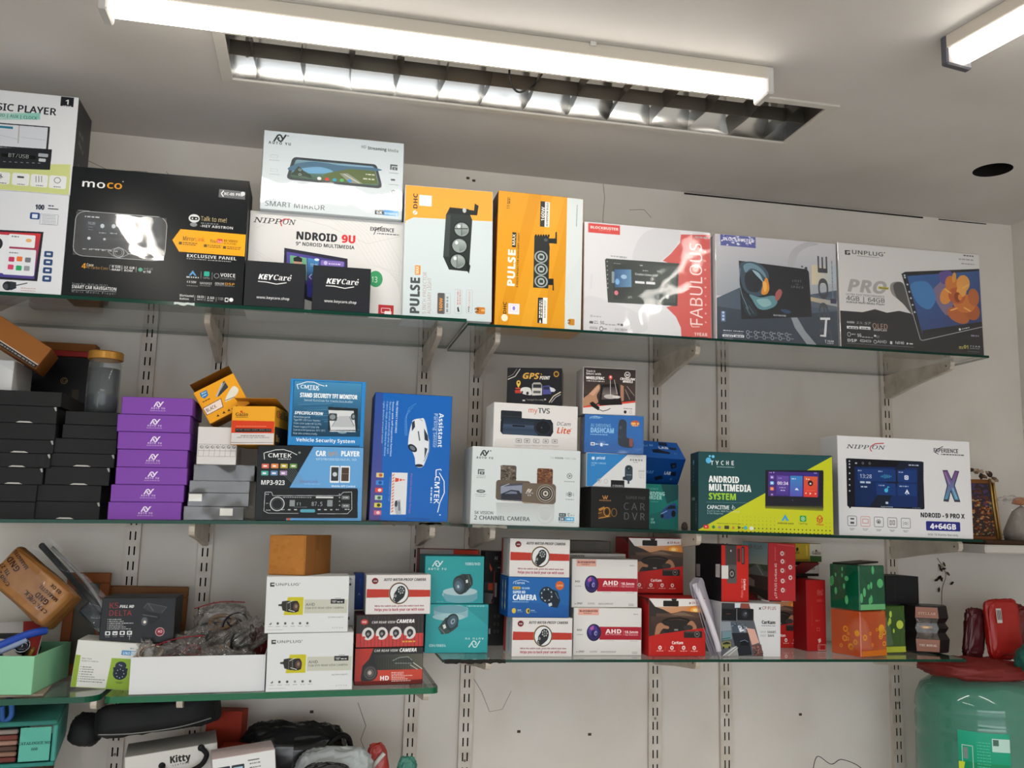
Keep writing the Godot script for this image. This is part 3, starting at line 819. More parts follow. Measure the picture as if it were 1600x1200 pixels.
	RO(93.8,230.9,4.2,4.53,0.97,"c8ced6")
	B(99.7,230.6,106.9,230.6,1.94,"8f99a4")
	RO(111.3,221.2,3.88,4.2,0.97,"c8ced6")
	B(116.2,220.3,123.4,220.3,1.94,"aab2bc")
	RO(113.4,230.9,4.2,4.53,0.97,"c8ced6")
	B(119.2,230.5,126.4,230.5,1.94,"8f99a4")
	RO(130.2,221.1,3.88,4.2,0.97,"c8ced6")
	B(135.1,220.2,142.3,220.2,1.94,"aab2bc")
	RO(132.9,230.8,4.2,4.53,0.97,"c8ced6")
	B(138.8,230.4,145.9,230.4,1.94,"8f99a4")
	RO(149.1,221.1,3.88,4.2,0.97,"c8ced6")
	B(154,220.2,161.2,220.2,1.94,"aab2bc")
	RO(152.4,230.7,4.2,4.53,0.97,"c8ced6")
	B(158.3,230.3,165.4,230.3,1.94,"8f99a4")
	RO(168,221,3.88,4.2,0.97,"c8ced6")
	B(172.9,220.1,180.1,220.1,1.94,"aab2bc")
	RO(171.9,230.6,4.2,4.53,0.97,"c8ced6")
	B(177.8,230.3,184.9,230.3,1.94,"8f99a4")
	T("J90E",273.8,219.9,273.8,25,23.1,"44484f","sx")
	Q([252.6,176.1,277.6,174.8,277.3,180.3,270,180.7,265.9,220.8,250.7,219.9,251.5,216.4,260.3,216,264.8,181,252.4,181.6],"d8dade")
	B(286,129.9,286,40.6,2.53,"77808a")
	RR(279.7,130,14.9,11.5,0.7,"3a3650")
	T("1",262.3,234.7,266,234.7,7.9,"e8eaee","b")
	T("YEAR",268.3,232.2,285,232.2,4.3,"e8eaee","b")
	B(268.1,235,284.8,235,2.17,"b8bec6")
	skin(b,"front",0.3)
	wrapped(b)
	b = carton("car_stereo_box", "black and white stereo carton with a tilted screen of orange petals", "box", "", Vector3(1.3325, 2.0571, 0.312), Vector3(0, 0, 0.28), 0.3713, 0.2456, 0.085, "cfccca", 0.5)
	art(371.3,245.6,"d3d1cf")
	Q([-0.3,161.2,57.5,161.2,89,152.1,119.9,158.5,151.7,151.8,183,156.4,206.7,158.6,376.6,148.3,370.6,254.7,-1.3,256.3],"1a1e24")
	G([0,192.5,196.8,188.2,377,170.3,370.6,254.7,-1.3,256.3],"1c2026","10141a",90)
	R(17,16.6,13.4,10.7,"35373a")
	R(21.5,19.1,9.2,3,"d3d1cf")
	R(22.1,22.7,3.7,2.6,"d3d1cf")
	T("UNPLUG",33.7,23.9,116.7,23.9,9.1,"4a4c50","sx")
	B(49.1,27.9,103.9,27.9,1.9,"8a8a8c")
	O(119.6,14.8,1.52,1.52,"4a4c50")
	B(329.9,4.6,359.5,4.6,3.04,"5a5a5c")
	B(317,14.4,358.7,14.4,3.43,"9a9898")
	B(322.8,24.7,358,24.7,3.04,"9a9898")
	T("PRO",16.5,113.8,118.7,113.8,28.2,"a5a3a0","bix")
	Q([99.9,97.2,128.2,97.5,125.5,103.5,98.8,103],"c9be4a")
	T("Version",101.2,102.5,124.8,102.5,4.6,"4a4620","bi")
	T("ULTRA FAST PERFORMANCE",16.1,123.6,115.7,123.6,4.9,"6a6a6a")
	T("4GB | 64GB",16.3,135.2,115.9,135.2,9.9,"67686a","sx")
	T("Android Multi-Media Player",16,141.7,114.7,141.7,4.9,"5c5d5f","b")
	K([131.7,90.7,148,82.3,167.4,88.3,180.6,131.2,186.8,159.8,160.8,132.4,134.4,112.3],"8a8886")
	K([139.6,90.2,163.7,84.9,176.6,131.4,185,156.3,164.5,135.8,145.8,118.8],"4c4b4b")
	Q([161,63.2,171.3,56.9,371.2,34.4,372.2,175,208.8,218.5,202.9,216.7],"15181f")
	G([176.7,66.5,370,39.4,371.1,167,235.8,200.4,209.6,205.5],"2e5f9c","2a3a6c",60)
	K([242.5,98,259.9,78.4,276.9,66.2,298.2,109,278.9,154.2,252.7,126.6],"7a6a86")
	K([183.4,87.2,227.9,76.9,249.6,112.2,231.6,142.5,200.5,129.9],"3a7ab4")
	K([261.6,52.5,294.4,46.5,284.5,73.1,268,77.9],"5a4a90")
	O(307.2,152.5,30.45,17.51,"b3602c",20)
	O(344.7,139.2,20.93,22.84,"a85628",-30)
	O(325.6,122,30.45,22.84,"c8742e")
	O(278.1,106.6,15.22,22.84,"d88a3a",30)
	O(296.2,79.7,19.03,22.84,"c9762e",-20)
	O(325,74,17.51,21.31,"dd9a4a",20)
	O(351.2,105.6,15.22,21.31,"b0602c")
	O(306.5,104.8,22.84,19.79,"b85a28")
	O(319.6,92.9,12.94,15.22,"e0a04a",30)
	O(308.3,108.4,9.13,12.18,"8a3c1c")
	O(314.4,108,5.33,7.61,"d8842c")
	O(301.5,60.8,5.33,12.94,"d8953e",10)
	O(282.9,95.3,11.42,1.9,"e8b060",30)
	O(296.1,138.5,11.42,1.9,"e8b060",-20)
	O(332.7,136.3,11.42,1.9,"e8b060",25)
	O(330.6,81.1,11.42,1.9,"e8b060",-30)
	Q([210.3,194.6,371.4,163.3,372.2,175,208.8,218.5],"14171d")
	L([161.8,63.8,203.7,216.6,208.8,218.5,372.1,175.8],1.52,"b9bcc2")
	O(309.7,186,3.04,3.04,"e8e8e8")
	B(315.4,184.9,336.9,179.3,2.28,"c8ccd0")
	O(169.6,65.5,2.66,2.28,"c0c6cc")
	O(170.5,70.6,2.66,2.28,"c0c6cc")
	O(176.2,87,2.66,2.28,"c0c6cc")
	O(180.3,104.2,2.66,2.28,"c0c6cc")
	O(183.7,119.3,2.66,2.28,"c0c6cc")
	O(187.5,135.1,2.66,2.28,"c0c6cc")
	O(192,152.2,2.66,2.28,"c0c6cc")
	T("4x50W",15.9,189.2,35.1,189.2,4.9,"d8dade","b")
	T("2.5",40.5,189.1,55.2,189.1,4.9,"c8ccd0")
	T("S7",59.8,189.4,75.3,189.4,5.3,"c8ccd0","i")
	RR(15.5,195.8,28.9,6.2,0.8,"e4e6e8")
	RR(47.2,194.7,28.2,6.9,0.8,"e4e6e8")
	B(19.9,199.6,42.3,199.6,2.66,"50565e")
	B(51.6,198.8,73.2,198.8,2.66,"50565e")
	T("OLED",80.3,197.7,120.8,197.7,12.2,"c8a08c")
	T("DISPLAY",83.1,203.1,118.1,203.1,4.6,"d8dade","b")
	RO(20.7,215.4,4.57,5.33,1.14,"d8dade")
	B(26.9,214.5,36.9,214.5,2.28,"b8bec4")
	T("5G",41.2,219.9,52,219.9,7.6,"d8dade","b")
	B(52.7,219.6,80.6,219.6,2.28,"b8bec4")
	RR(84.1,212.6,5.2,4.7,0.8,"d8dade")
	RR(90.2,214.4,6.7,4.6,0.8,"b8bec4",0.76)
	T("DSP",15.2,232.6,40.5,232.6,6.9,"e4e6e8","b")
	RR(47.8,226,13.6,4.9,2.3,"e4e6e8",1.14)
	RR(62.5,225.9,13.6,4.9,2.3,"e4e6e8",1.14)
	RO(86.3,228.9,4.19,4.19,1.14,"e4e6e8")
	T("AHD",91.6,231.1,116.5,231.1,6.9,"e4e6e8")
	R(124.6,225.3,5.8,6.8,"d8dade")
	T("Full HD",137.5,230.8,161.1,230.8,6.5,"e4e6e8","b")
	Q([167.7,225.1,173,228,167.3,231.6],"e4e6e8")
	B(174.6,228.3,186.4,228.3,3.04,"d8dade")
	B(14.9,235.9,186,235.9,1.14,"7a828c")
	B(338.7,199,360.6,199,3.43,"8a90a0")
	T("01",317.7,231.4,331.5,231.4,8.4,"cfc860","b")
	B(305.1,227.8,316.4,227.8,2.28,"b8b060")
	B(304.9,231.4,316.1,231.4,2.28,"b8b060")
	T("YEAR",334.2,226.5,361.8,226.5,3.8,"c8ccd0","wb")
	B(334,229.8,361.5,229.8,1.9,"8a90a0")
	B(327.8,237.6,359.7,237.6,1.52,"6a7080")
	skin(b,"front",0.28)
	wrapped(b)

func middle_shelf() -> void:
	var b: Node3D
	# middle shelf, from the left
	b = carton("black_carton", "plain black carton at the bottom of the left black stack", "box", "plain black cartons in two stacks", Vector3(-0.566, 1.6306, 0.268), Vector3(0, 0, 0.3), 0.1077, 0.032, 0.2, "1d1e1f", 0.55)
	b = carton("black_carton", "plain black carton second from the bottom of the left black stack", "box", "plain black cartons in two stacks", Vector3(-0.567, 1.6631, 0.268), Vector3(0, 0, 0.3), 0.1105, 0.0318, 0.2, "1d1e1f", 0.55)
	b = carton("black_carton", "plain black carton third from the bottom of the left black stack", "box", "plain black cartons in two stacks", Vector3(-0.5634, 1.6953, 0.268), Vector3(0, 0, 0.3), 0.1188, 0.0315, 0.2, "1d1e1f", 0.55)
	carton_tab(b, 0.0098, 0.0315)
	b = carton("black_carton", "plain black carton fourth from the bottom of the left black stack", "box", "plain black cartons in two stacks", Vector3(-0.5579, 1.7272, 0.268), Vector3(0, 0, 0.3), 0.1293, 0.0267, 0.2, "1d1e1f", 0.55)
	carton_tab(b, 0.0075, 0.0299)
	b = carton("black_carton", "plain black carton fifth from the bottom of the left black stack", "box", "plain black cartons in two stacks", Vector3(-0.557, 1.7543, 0.268), Vector3(0, 0, 0.3), 0.1336, 0.0255, 0.2, "1d1e1f", 0.55)
	carton_tab(b, 0.0082, 0.0317)
	b = carton("black_carton", "plain black carton sixth from the bottom of the left black stack, with a bent flap", "box", "plain black cartons in two stacks", Vector3(-0.5576, 1.7802, 0.268), Vector3(0, 0, 0.3), 0.1364, 0.0307, 0.2, "1d1e1f", 0.55)
	b = carton("black_carton", "plain black carton second from the top of the left black stack", "box", "plain black cartons in two stacks", Vector3(-0.5591, 1.8113, 0.268), Vector3(0, 0, 0.3), 0.1385, 0.0327, 0.2, "1d1e1f", 0.55)
	carton_tab(b, 0.0137, 0.0302)
	b = carton("black_carton", "plain black carton on the very top of the left black stack", "box", "plain black cartons in two stacks", Vector3(-0.5567, 1.8444, 0.268), Vector3(0, 0, 0.3), 0.1453, 0.0283, 0.2, "1d1e1f", 0.55)
	b = carton("black_carton", "plain black carton at the bottom of the right black stack, beside the lowest purple box", "box", "plain black cartons in two stacks", Vector3(-0.4567, 1.6325, 0.262), Vector3(0, 0, 0.3), 0.1151, 0.0331, 0.2, "1d1e1f", 0.55)
	carton_tab(b, -0.0032, 0.0321)
	b = carton("black_carton", "plain black carton second from the bottom of the right black stack", "box", "plain black cartons in two stacks", Vector3(-0.4566, 1.6659, 0.262), Vector3(0, 0, 0.3), 0.1144, 0.0309, 0.2, "1d1e1f", 0.55)
	b = carton("black_carton", "plain black carton third from the bottom of the right black stack, showing a pale slit", "box", "plain black cartons in two stacks", Vector3(-0.4442, 1.6973, 0.262), Vector3(0, 0, 0.3), 0.1151, 0.0344, 0.2, "1d1e1f", 0.55)
	carton_tab(b, 0.0034, 0.0325)
	b = carton("black_carton", "plain black carton fourth from the bottom of the right black stack", "box", "plain black cartons in two stacks", Vector3(-0.4379, 1.7322, 0.262), Vector3(0, 0, 0.3), 0.1149, 0.0253, 0.2, "1d1e1f", 0.55)
	carton_tab(b, -0.0001, 0.0325)
	b = carton("black_carton", "plain black carton fifth from the bottom of the right black stack", "box", "plain black cartons in two stacks", Vector3(-0.4361, 1.7578, 0.262), Vector3(0, 0, 0.3), 0.1138, 0.0282, 0.2, "1d1e1f", 0.55)
	b = carton("black_carton", "plain black carton second from the top of the right black stack", "box", "plain black cartons in two stacks", Vector3(-0.4292, 1.7864, 0.262), Vector3(0, 0, 0.3), 0.0991, 0.0262, 0.2, "1d1e1f", 0.55)
	b = carton("black_carton", "plain black carton topmost of the right black stack, under the gold lidded jar", "box", "plain black cartons in two stacks", Vector3(-0.4275, 1.813, 0.262), Vector3(0, 0, 0.3), 0.0969, 0.0258, 0.2, "1d1e1f", 0.55)
	b = carton("purple_box", "purple box with white emblem and lettering, lowest of the stack of seven, on the glass", "box", "seven purple boxes in a stack", Vector3(-0.3148, 1.6349, 0.28), Vector3(0, -1.4, 0.96), 0.133, 0.0334, 0.14, "6c3b92", 0.45)
	var purple = b
	art(133,33.4,"7d45a6")
	L([60,18.1,64.9,8.4,68.4,8.3,71.7,14.1],2.34,"eee6f4")
	L([64.7,14.3,68.3,17.7,70.3,17.7,75.9,8],2.34,"eee6f4")
	L([66.9,12.1,64.7,14.3],2.34,"eee6f4")
	T("AUTO YU",54.7,22.4,81.1,22.4,3.3,"eee6f4","wb")
	B(52.9,25.5,82.1,25.5,1.45,"b79bcc")
	O(76.9,8,1.09,1.09,"eee6f4")
	skin(b,"front",0.4)
	b = carton("purple_box", "purple box with white emblem and lettering, second from the bottom of the stack of seven", "box", "seven purple boxes in a stack", Vector3(-0.3123, 1.6687, 0.28), Vector3(0, -0.7, 0.96), 0.1328, 0.0327, 0.14, "6c3b92", 0.45)
	same_skin(b, purple)
	b = carton("purple_box", "purple box with white emblem and lettering, third from the bottom of the stack of seven", "box", "seven purple boxes in a stack", Vector3(-0.3076, 1.7019, 0.28), Vector3(0, 0, 0.96), 0.1299, 0.0328, 0.14, "6c3b92", 0.45)
	same_skin(b, purple)
	b = carton("purple_box", "purple box with white emblem and lettering, fourth of seven, in the middle of the stack", "box", "seven purple boxes in a stack", Vector3(-0.3086, 1.735, 0.28), Vector3(0, 0, 0.96), 0.1279, 0.0337, 0.14, "6c3b92", 0.45)
	same_skin(b, purple)
	b = carton("purple_box", "purple box with white emblem and lettering, third from the top of the stack of seven", "box", "seven purple boxes in a stack", Vector3(-0.3082, 1.7691, 0.28), Vector3(0, 0.7, 0.96), 0.1317, 0.0335, 0.14, "6c3b92", 0.45)
	same_skin(b, purple)
	b = carton("purple_box", "purple box with white emblem and lettering, second from the top of the stack of seven", "box", "seven purple boxes in a stack", Vector3(-0.311, 1.803, 0.28), Vector3(0, 0, 0.96), 0.1337, 0.0333, 0.14, "6c3b92", 0.45)
	same_skin(b, purple)
	b = carton("purple_box", "purple box with white emblem and lettering, topmost of the stack of seven", "box", "seven purple boxes in a stack", Vector3(-0.307, 1.8368, 0.28), Vector3(0, -0.7, 0.96), 0.1311, 0.0339, 0.14, "6c3b92", 0.45)
	same_skin(b, purple)
	b = carton("wrapped_packet", "dark packet in clear plastic film, lowest of four, with a paper sticker on its right", "packet", "dark packets in clear film", Vector3(-0.1875, 1.637, 0.285), Vector3(0, 0, 0.96), 0.1106, 0.026, 0.13, "1b1c1e", 0.35)
	art(110.6,26,"2a2a2c")
	Q([4.9,1,22.1,0.5,18.8,24.7,3.7,24.8],"212123")
	Q([25.9,0.4,42.4,0,39.5,24.5,25.4,24.6],"323335")
	Q([47.6,-0.1,63.4,-0.6,60.9,24.4,47.9,24.5],"1d1d1f")
	Q([70.1,-0.7,85.1,-1.1,83,24.3,71.3,24.3],"212123")
	Q([93.4,-1.3,107.5,-1.7,105.9,24.1,95.5,24.2],"323335")
	Q([22.6,7.8,79.2,6.6,78,18.5,20.9,19.2],"161617")
	skin(b,"front",0.2)
	stuck(b,"paper_label",66,3,24,14,"d8d6d0","white paper label")
	wrapped(b)
	b = carton("wrapped_packet", "dark packet in clear plastic film, second from bottom, paper sticker on its left", "packet", "dark packets in clear film", Vector3(-0.181, 1.6635, 0.28), Vector3(0, 0, 0.96), 0.1127, 0.0258, 0.13, "1b1c1e", 0.35)
	art(112.7,25.8,"2a2a2c")
	Q([5.5,1.1,24.6,0.7,20.6,26.5,4.2,26.9],"212123")
	Q([28.7,0.6,46.3,0.2,42.2,25.9,27.6,26.3],"323335")
	Q([51.7,0.1,67.7,-0.2,63.7,25.3,50.8,25.7],"1d1d1f")
	Q([74.4,-0.4,89,-0.7,85,24.7,73.8,25],"212123")
	Q([96.9,-0.9,110,-1.2,106.1,24.2,96.6,24.4],"323335")
	Q([25.1,8.7,85.4,7.3,83.4,19,23,20.5],"161617")
	skin(b,"front",0.2)
	stuck(b,"paper_label",1,2,24,14,"dcdad4","white paper label")
	wrapped(b)
	b = carton("wrapped_packet", "dark packet in clear plastic film, third from the bottom of four", "packet", "dark packets in clear film", Vector3(-0.1812, 1.6897, 0.275), Vector3(0, 0, 0.96), 0.1119, 0.0231, 0.13, "1b1c1e", 0.35)
	art(111.9,23.1,"2a2a2c")
	Q([5.4,1.1,24.1,0.9,20,22.3,4,22.4],"212123")
	Q([28.1,0.8,45.5,0.6,41.4,22,26.9,22.2],"323335")
	Q([50.9,0.5,67.1,0.3,62.9,21.8,50,21.9],"1d1d1f")
	Q([73.8,0.2,88.7,0,84.6,21.6,73.2,21.7],"212123")
	Q([96.9,-0.1,110.5,-0.3,106.3,21.3,96.5,21.4],"323335")
	Q([24.5,8.6,83.8,7.8,81.5,15.9,22.3,16.6],"161617")
	skin(b,"front",0.2)
	wrapped(b)
	b = carton("wrapped_packet", "dark packet in clear plastic film, topmost of four, under the white carton with a chart", "packet", "dark packets in clear film", Vector3(-0.1747, 1.7132, 0.27), Vector3(0, 0, 0.96), 0.114, 0.0316, 0.13, "1b1c1e", 0.35)
	art(114,31.6,"2a2a2c")
	Q([5.6,1.3,24.9,1.3,20.6,30.2,4.1,30.3],"212123")
	Q([29,1.3,46.7,1.3,42.5,30.1,27.8,30.2],"323335")
	Q([52.2,1.3,68.5,1.3,64.3,30,51.3,30],"1d1d1f")
	Q([75.2,1.3,90,1.3,85.8,29.8,74.5,29.9],"212123")
	Q([98,1.3,111.4,1.3,107.2,29.7,97.6,29.8],"323335")
	Q([25.2,9.6,86.3,9.5,84.2,23.8,23.1,24.1],"161617")
	skin(b,"front",0.2)
	wrapped(b)
	b = carton("chart_carton", "white carton printed with a row of small pictograms in a table, under the yellow boxes", "box", "", Vector3(-0.1918, 1.7449, 0.27), Vector3(0, 0, 0.96), 0.0744, 0.074, 0.12, "cfccca", 0.6)
	art(74.4,74,"d6d3d1")
	L([2.4,34.2,74.7,34.2],0.56,"6a6664")
	L([1.6,46.9,74.2,46.9],0.56,"8a8684")
	L([1.3,58.5,73.8,58.3],0.56,"8a8684")
	L([2.4,34.2,1.3,59.1],0.56,"8a8684")
	L([12.8,34,11.6,58.9],0.56,"8a8684")
	L([23.1,33.9,22,58.7],0.56,"8a8684")
	L([33.5,33.7,32.3,58.5],0.56,"8a8684")
	L([43.8,33.6,42.5,58.3],0.56,"8a8684")
	L([54.1,33.4,52.8,58.1],0.56,"8a8684")
	L([64.4,33.2,63,58],0.56,"8a8684")
	L([74.7,33.1,73.2,57.8],0.56,"8a8684")
	RO(7.7,39.9,3.36,3.36,0.84,"6a6664")
	B(5.5,39.4,9.9,41.6,1.4,"5a5654")
	RO(18.1,39.7,3.36,3.36,0.84,"6a6664")
	B(15.9,39.2,20.3,41.4,1.4,"5a5654")
	RO(28.4,39.6,3.36,3.36,0.84,"6a6664")
	B(26.2,39,30.6,41.3,1.4,"5a5654")
	RO(38.7,39.4,3.36,3.36,0.84,"6a6664")
	B(36.6,38.9,40.9,41.1,1.4,"5a5654")
	RO(49,39.2,3.36,3.36,0.84,"6a6664")
	B(46.9,38.7,51.2,40.9,1.4,"5a5654")
	RO(59.3,39.1,3.36,3.36,0.84,"6a6664")
	B(57.2,38.5,61.5,40.8,1.4,"5a5654")
	RO(69.6,38.9,3.36,3.36,0.84,"6a6664")
	B(67.4,38.4,71.8,40.6,1.4,"5a5654")
	skin(b,"front",0.5)
	b = carton("fin_antenna_box", "yellow antenna box leaning on its corner, with a BLACK label and two shark fin pictures", "box", "", Vector3(-0.1736, 1.8481, 0.25), Vector3(0, 0, 31.14), 0.0865, 0.0712, 0.1, "b87a1c", 0.5)
	art(86.5,71.2,"efa51f")
	Q([10.3,5.4,25.4,5.8,23.6,17.3,13.5,20,9.3,13.6],"2d7ab8")
	T("Blue",12.4,10.4,22.4,10.4,3.4,"e8f0f8","bi")
	B(12.1,14.1,21.2,14.1,1.7,"e8f0f8")
	B(7,24.9,22.7,24.9,1.7,"4a3210")
	Q([34.4,28,57.5,8.2,64.7,5.6,65.5,20.8,55.6,24.2,40.6,29],"3a3b3c")
	L([35.7,27.7,59.5,7.5],3.4,"b8b9b8")
	L([48.8,19,64.6,8.3],2.27,"8a8c8c")
	K([46.6,42.8,62.5,29.5,76.1,23.8,80.7,35.6,67.5,44.7,50.8,45.7],"e4e0d0")
	L([46.6,42.8,68,44.9],1.13,"5a4a20")
	Q([1.5,35.7,42.4,34.6,38.2,53,1.7,53.1],"3a2a14")
	Q([2.2,36.7,41,35.5,37.3,51.8,3.1,52],"f0dcd0")
	T("BLACK",5.1,47.4,26.4,47.4,6.8,"2a2624","m")
	Q([17.1,64.4,21.7,61.3,23,65.9],"2a2010")
	Q([30.2,64.3,34.9,61.1,36.2,65.8],"2a2010")
	Q([40.9,64.5,45.7,61.4,47,66],"2a2010")
	Q([49.6,64.8,54.5,61.7,55.8,66.4],"2a2010")
	Q([57.4,64.6,62.4,61.4,63.8,66.1],"2a2010")
	skin(b,"front",0.4)
	flap(b, 12, 0.9, "8a5f1c")
	b = carton("antenna_box", "yellow, orange and white antenna box, turned, leaning against the yellow box", "box", "", Vector3(-0.125, 1.7855, 0.285), Vector3(0, -11.99, 1), 0.0856, 0.0766, 0.11, "d9961e", 0.5)
	art(85.6,76.6,"efa92a")
	Q([0,28.2,85.9,29.7,85.7,54.5,0,53.9],"d8421e")
	Q([0,53.6,85.7,53.7,85.6,77.9,0,78.2],"d8d4d2")
	O(17.8,10.6,2.56,2.28,"d8421e")
	T("Galio",6.1,19.2,32,19.2,6.8,"3a2a1a","rb")
	B(6.7,21.6,31.4,21.6,1.14,"6a4a20")
	Q([7.4,44.1,80,44.6,80,51.2,7.4,52.1],"2c2826")
	B(9.3,47.1,22.1,47.1,1.42,"8a8280")
	B(25.8,47.1,37.8,47.1,1.42,"8a8280")
	B(41.3,47.1,52.6,47.1,1.42,"8a8280")
	B(55.8,47.1,66.4,47.1,1.42,"8a8280")
	B(69.5,47.1,79.5,47.1,1.42,"8a8280")
	B(8.7,40,70,40,1.14,"f0a080")
	B(19,59.1,67.4,59.1,1.71,"8a8684")
	T("dilate Life through Safer Application",11,63.7,76.9,63.7,2.6,"6a6664")
	Q([0,72.6,85.6,72.2,85.6,73.2,0,74.1],"9a8a80")
	skin(b,"front",0.45)
	art(110,76.6,"d9961e")
	Q([0,39.9,114,37,119.1,83.7,0,80.9],"2a2622")
	T("Galio",8.7,20,103.9,20,14.8,"3a2a1a","rb")
	O(29.2,13.4,4.92,5.53,"d8421e")
	T("lio",12.6,68.7,43.6,68.7,12.3,"c8a050","rb")
	skin(b,"right",0.5)
	flap(b, 9, 0.95, "b8842a")
	b = carton("car_player_box", "black and light blue car player box printed with a radio face", "box", "", Vector3(-0.008, 1.64, 0.285), Vector3(0, 0, 0.96), 0.2065, 0.1474, 0.12, "17191c", 0.5)
	art(206.5,147.4,"1d2224")
	Q([108.1,-2.7,210.5,-5.2,216.7,150.3,59.4,151.3,59.2,142.7,199.1,141.6,196.8,82.3,63.3,82.8],"5f9dd4")
	Q([108.1,-2.7,207.7,-5.1,208.2,80.7,64.7,82.2],"64a2d8")
	L([41.9,49.3,72.9,77],0.56,"7a8488")
	L([45.7,48.1,75.6,76.4],0.56,"7a8488")
	L([49.5,46.9,78.4,75.8],0.56,"7a8488")
	L([53.3,45.7,81.1,75.2],0.56,"7a8488")
	L([57.1,44.5,83.9,74.5],0.56,"7a8488")
	L([61,43.3,86.7,73.9],0.56,"7a8488")
	L([64.8,42.1,89.4,73.3],0.56,"7a8488")
	L([68.6,40.9,92.2,72.7],0.56,"7a8488")
	T("CMTEK",18.9,22.9,64.9,22.9,7.9,"f0f2f2","sx")
	L([12.7,27.5,11.1,15,19.2,12],1.41,"e8ecec")
	L([16.5,13.5,32.7,8.1,49.1,7.1,62.9,11,75.5,17.2],1.41,"e8ecec")
	O(80,12.6,1.97,1.97,"d8dcdc")
	O(80,12.6,1.13,1.13,"1d2224")
	B(38.6,26.1,63.3,26.1,1.97,"b8c0c0")
	RR(8,36,14.1,9.2,1.4,"d86a5a")
	B(11.1,40.6,19.3,40.6,3.38,"f0e8e0")
	RR(26,35.6,14.2,9.2,1.4,"e08a4a")
	B(29.1,40.2,37.3,40.2,3.38,"f0e8e0")
	RR(44,35.2,14.2,9.3,1.4,"b8a83a")
	B(47.1,39.8,55.4,39.8,3.38,"f0e8e0")
	RR(62.1,34.8,14.3,9.3,1.4,"6a9a4a")
	B(65.3,39.5,73.6,39.5,3.38,"f0e8e0")
	RR(7.5,49.9,14.1,9.3,1.4,"4aa89a")
	B(10.3,54.8,19,54.8,3.66,"f0e8f0")
	RR(25.4,49.6,14.2,9.3,1.4,"5a8ab4")
	B(28.3,54.5,37,54.5,3.66,"f0e8f0")
	RR(43.5,49.3,14.2,9.3,1.4,"a08ab0")
	B(46.4,54.2,55.2,54.2,3.66,"f0e8f0")
	T("MP3-923",7.4,77.6,54.1,77.6,9,"f4f6f6","b")
	T("CAR",111.8,18.4,131.9,18.4,10.1,"f4f8fa","bx")
	T("MP3",135.8,17.9,154.8,17.9,8.4,"b89a80","b")
	T("PLAYER",161.6,17.6,198.9,17.6,10.1,"f4f8fa","bx")
	T("MP3/FM/USB/SD/AUX PL. YER",112.6,27,193.6,27,4.5,"d8e4ee")
	RR(141.5,37.8,18.6,33.9,1.7,"e8ecf0")
	RR(143.8,40.6,14.4,27.1,0.6,"33383c")
	O(151,54.7,4.51,4.51,"c8ccd0")
	RR(161.7,37.4,19.3,33.9,1.7,"e8ecf0")
	RR(164.1,40.7,14.6,27.2,0.6,"4a3c30")
	R(164.5,52.7,13.6,0.9,"8a7a60")
	T("SmartLink",81.6,72,117.9,72,4.5,"7a6aa0")
	B(92.2,74.7,123,74.7,1.13,"a8c4dc")
	T("Mobile APP Control",145.1,80.1,192.7,80.1,3.7,"eef4f8","sx")
	RR(13,84.9,184.9,56.1,1.7,"16181a")
	L([16.7,91.9,29.1,91.8,32,98.8,163.2,97.1,168.7,90.4,185.7,89.6,187,124.3,178.7,133.1,119.2,133.6],1.13,"c8ccce")
	L([16.7,91.9,16.1,128.8,24.4,133.3,82.7,133.3],1.13,"c8ccce")
	RO(41.1,114.9,14.08,14.08,1.69,"d8dcde")
	RO(41.1,114.9,10.7,10.7,0.84,"6a6e70")
	R(115.3,99.2,34.5,3.6,"d8dad8")
	B(51.3,101.6,108.4,101.6,1.69,"a8acae")
	T("F1",78.1,117.9,87.9,117.9,6.2,"cfd8d8","m")
	T("87.5",106.9,118.1,129.4,118.1,7.9,"cfd8d8","m")
	RR(64.8,106.9,10.3,12.7,1.1,"8a9294")
	RR(138,106.1,10.6,12.8,1.1,"8a9294")
	L([74,120.8,99.1,120.6],0.56,"a8acae")
	RR(85.8,124.7,29.3,6.6,2.8,"5aa4b8")
	B(49.7,126.2,55.2,126.2,2.25,"c8ccce")
	B(61.9,126.1,67.4,126.1,2.25,"c8ccce")
	B(74.1,125.9,79.7,125.9,2.25,"c8ccce")
	B(120,125.5,125.7,125.5,2.25,"c8ccce")
	B(132.4,125.4,138.1,125.4,2.25,"c8ccce")
	B(144.3,125.3,150,125.3,2.25,"c8ccce")
	B(155.6,125.2,161.3,125.2,2.25,"c8ccce")
	RR(166,97.1,15.9,7.9,1.4,"6a6e70")
	B(169.6,101,178.7,101,2.25,"c8ccce")
	RR(166.6,113.5,16,7.9,1.4,"6a6e70")
	B(170.2,117.5,179.3,117.5,2.25,"c8ccce")
	O(161.7,94.3,1.13,1.13,"d8dcde")
	O(161.9,100.9,1.13,1.13,"d8dcde")
	O(162.2,108.4,1.13,1.13,"d8dcde")
	O(162.5,116.5,1.13,1.13,"d8dcde")
	B(172.7,124.4,184.1,124.4,2.25,"b8bcbe")
	B(18.2,96.1,25.1,96.1,1.69,"c8ccce")
	B(19.9,114,24.6,114,1.69,"c8ccce")
	B(20.2,127.3,28.5,127.3,1.69,"c8ccce")
	Q([59.2,142.7,67.6,142.6,66.3,148.4,61.3,146.1],"c86a50")
	skin(b,"front",0.3)
	b = carton("monitor_box", "blue monitor box printed with a silver screen, on top of the car player box", "box", "", Vector3(0.0171, 1.7882, 0.28), Vector3(0, 0, 0.37), 0.1496, 0.1343, 0.1, "2a82c4", 0.5)
	art(149.6,134.3,"2f8ad0")
	Q([4.5,2,142.6,1.8,142.7,134.1,6,138.5],"215f92")
	G([6.9,3.5,141.5,2.7,142.8,112.2,5.4,116.1],"4a90bc","1a3e58",90)
	L([9.9,47.9,78.8,42.7],0.88,"3f7ea6")
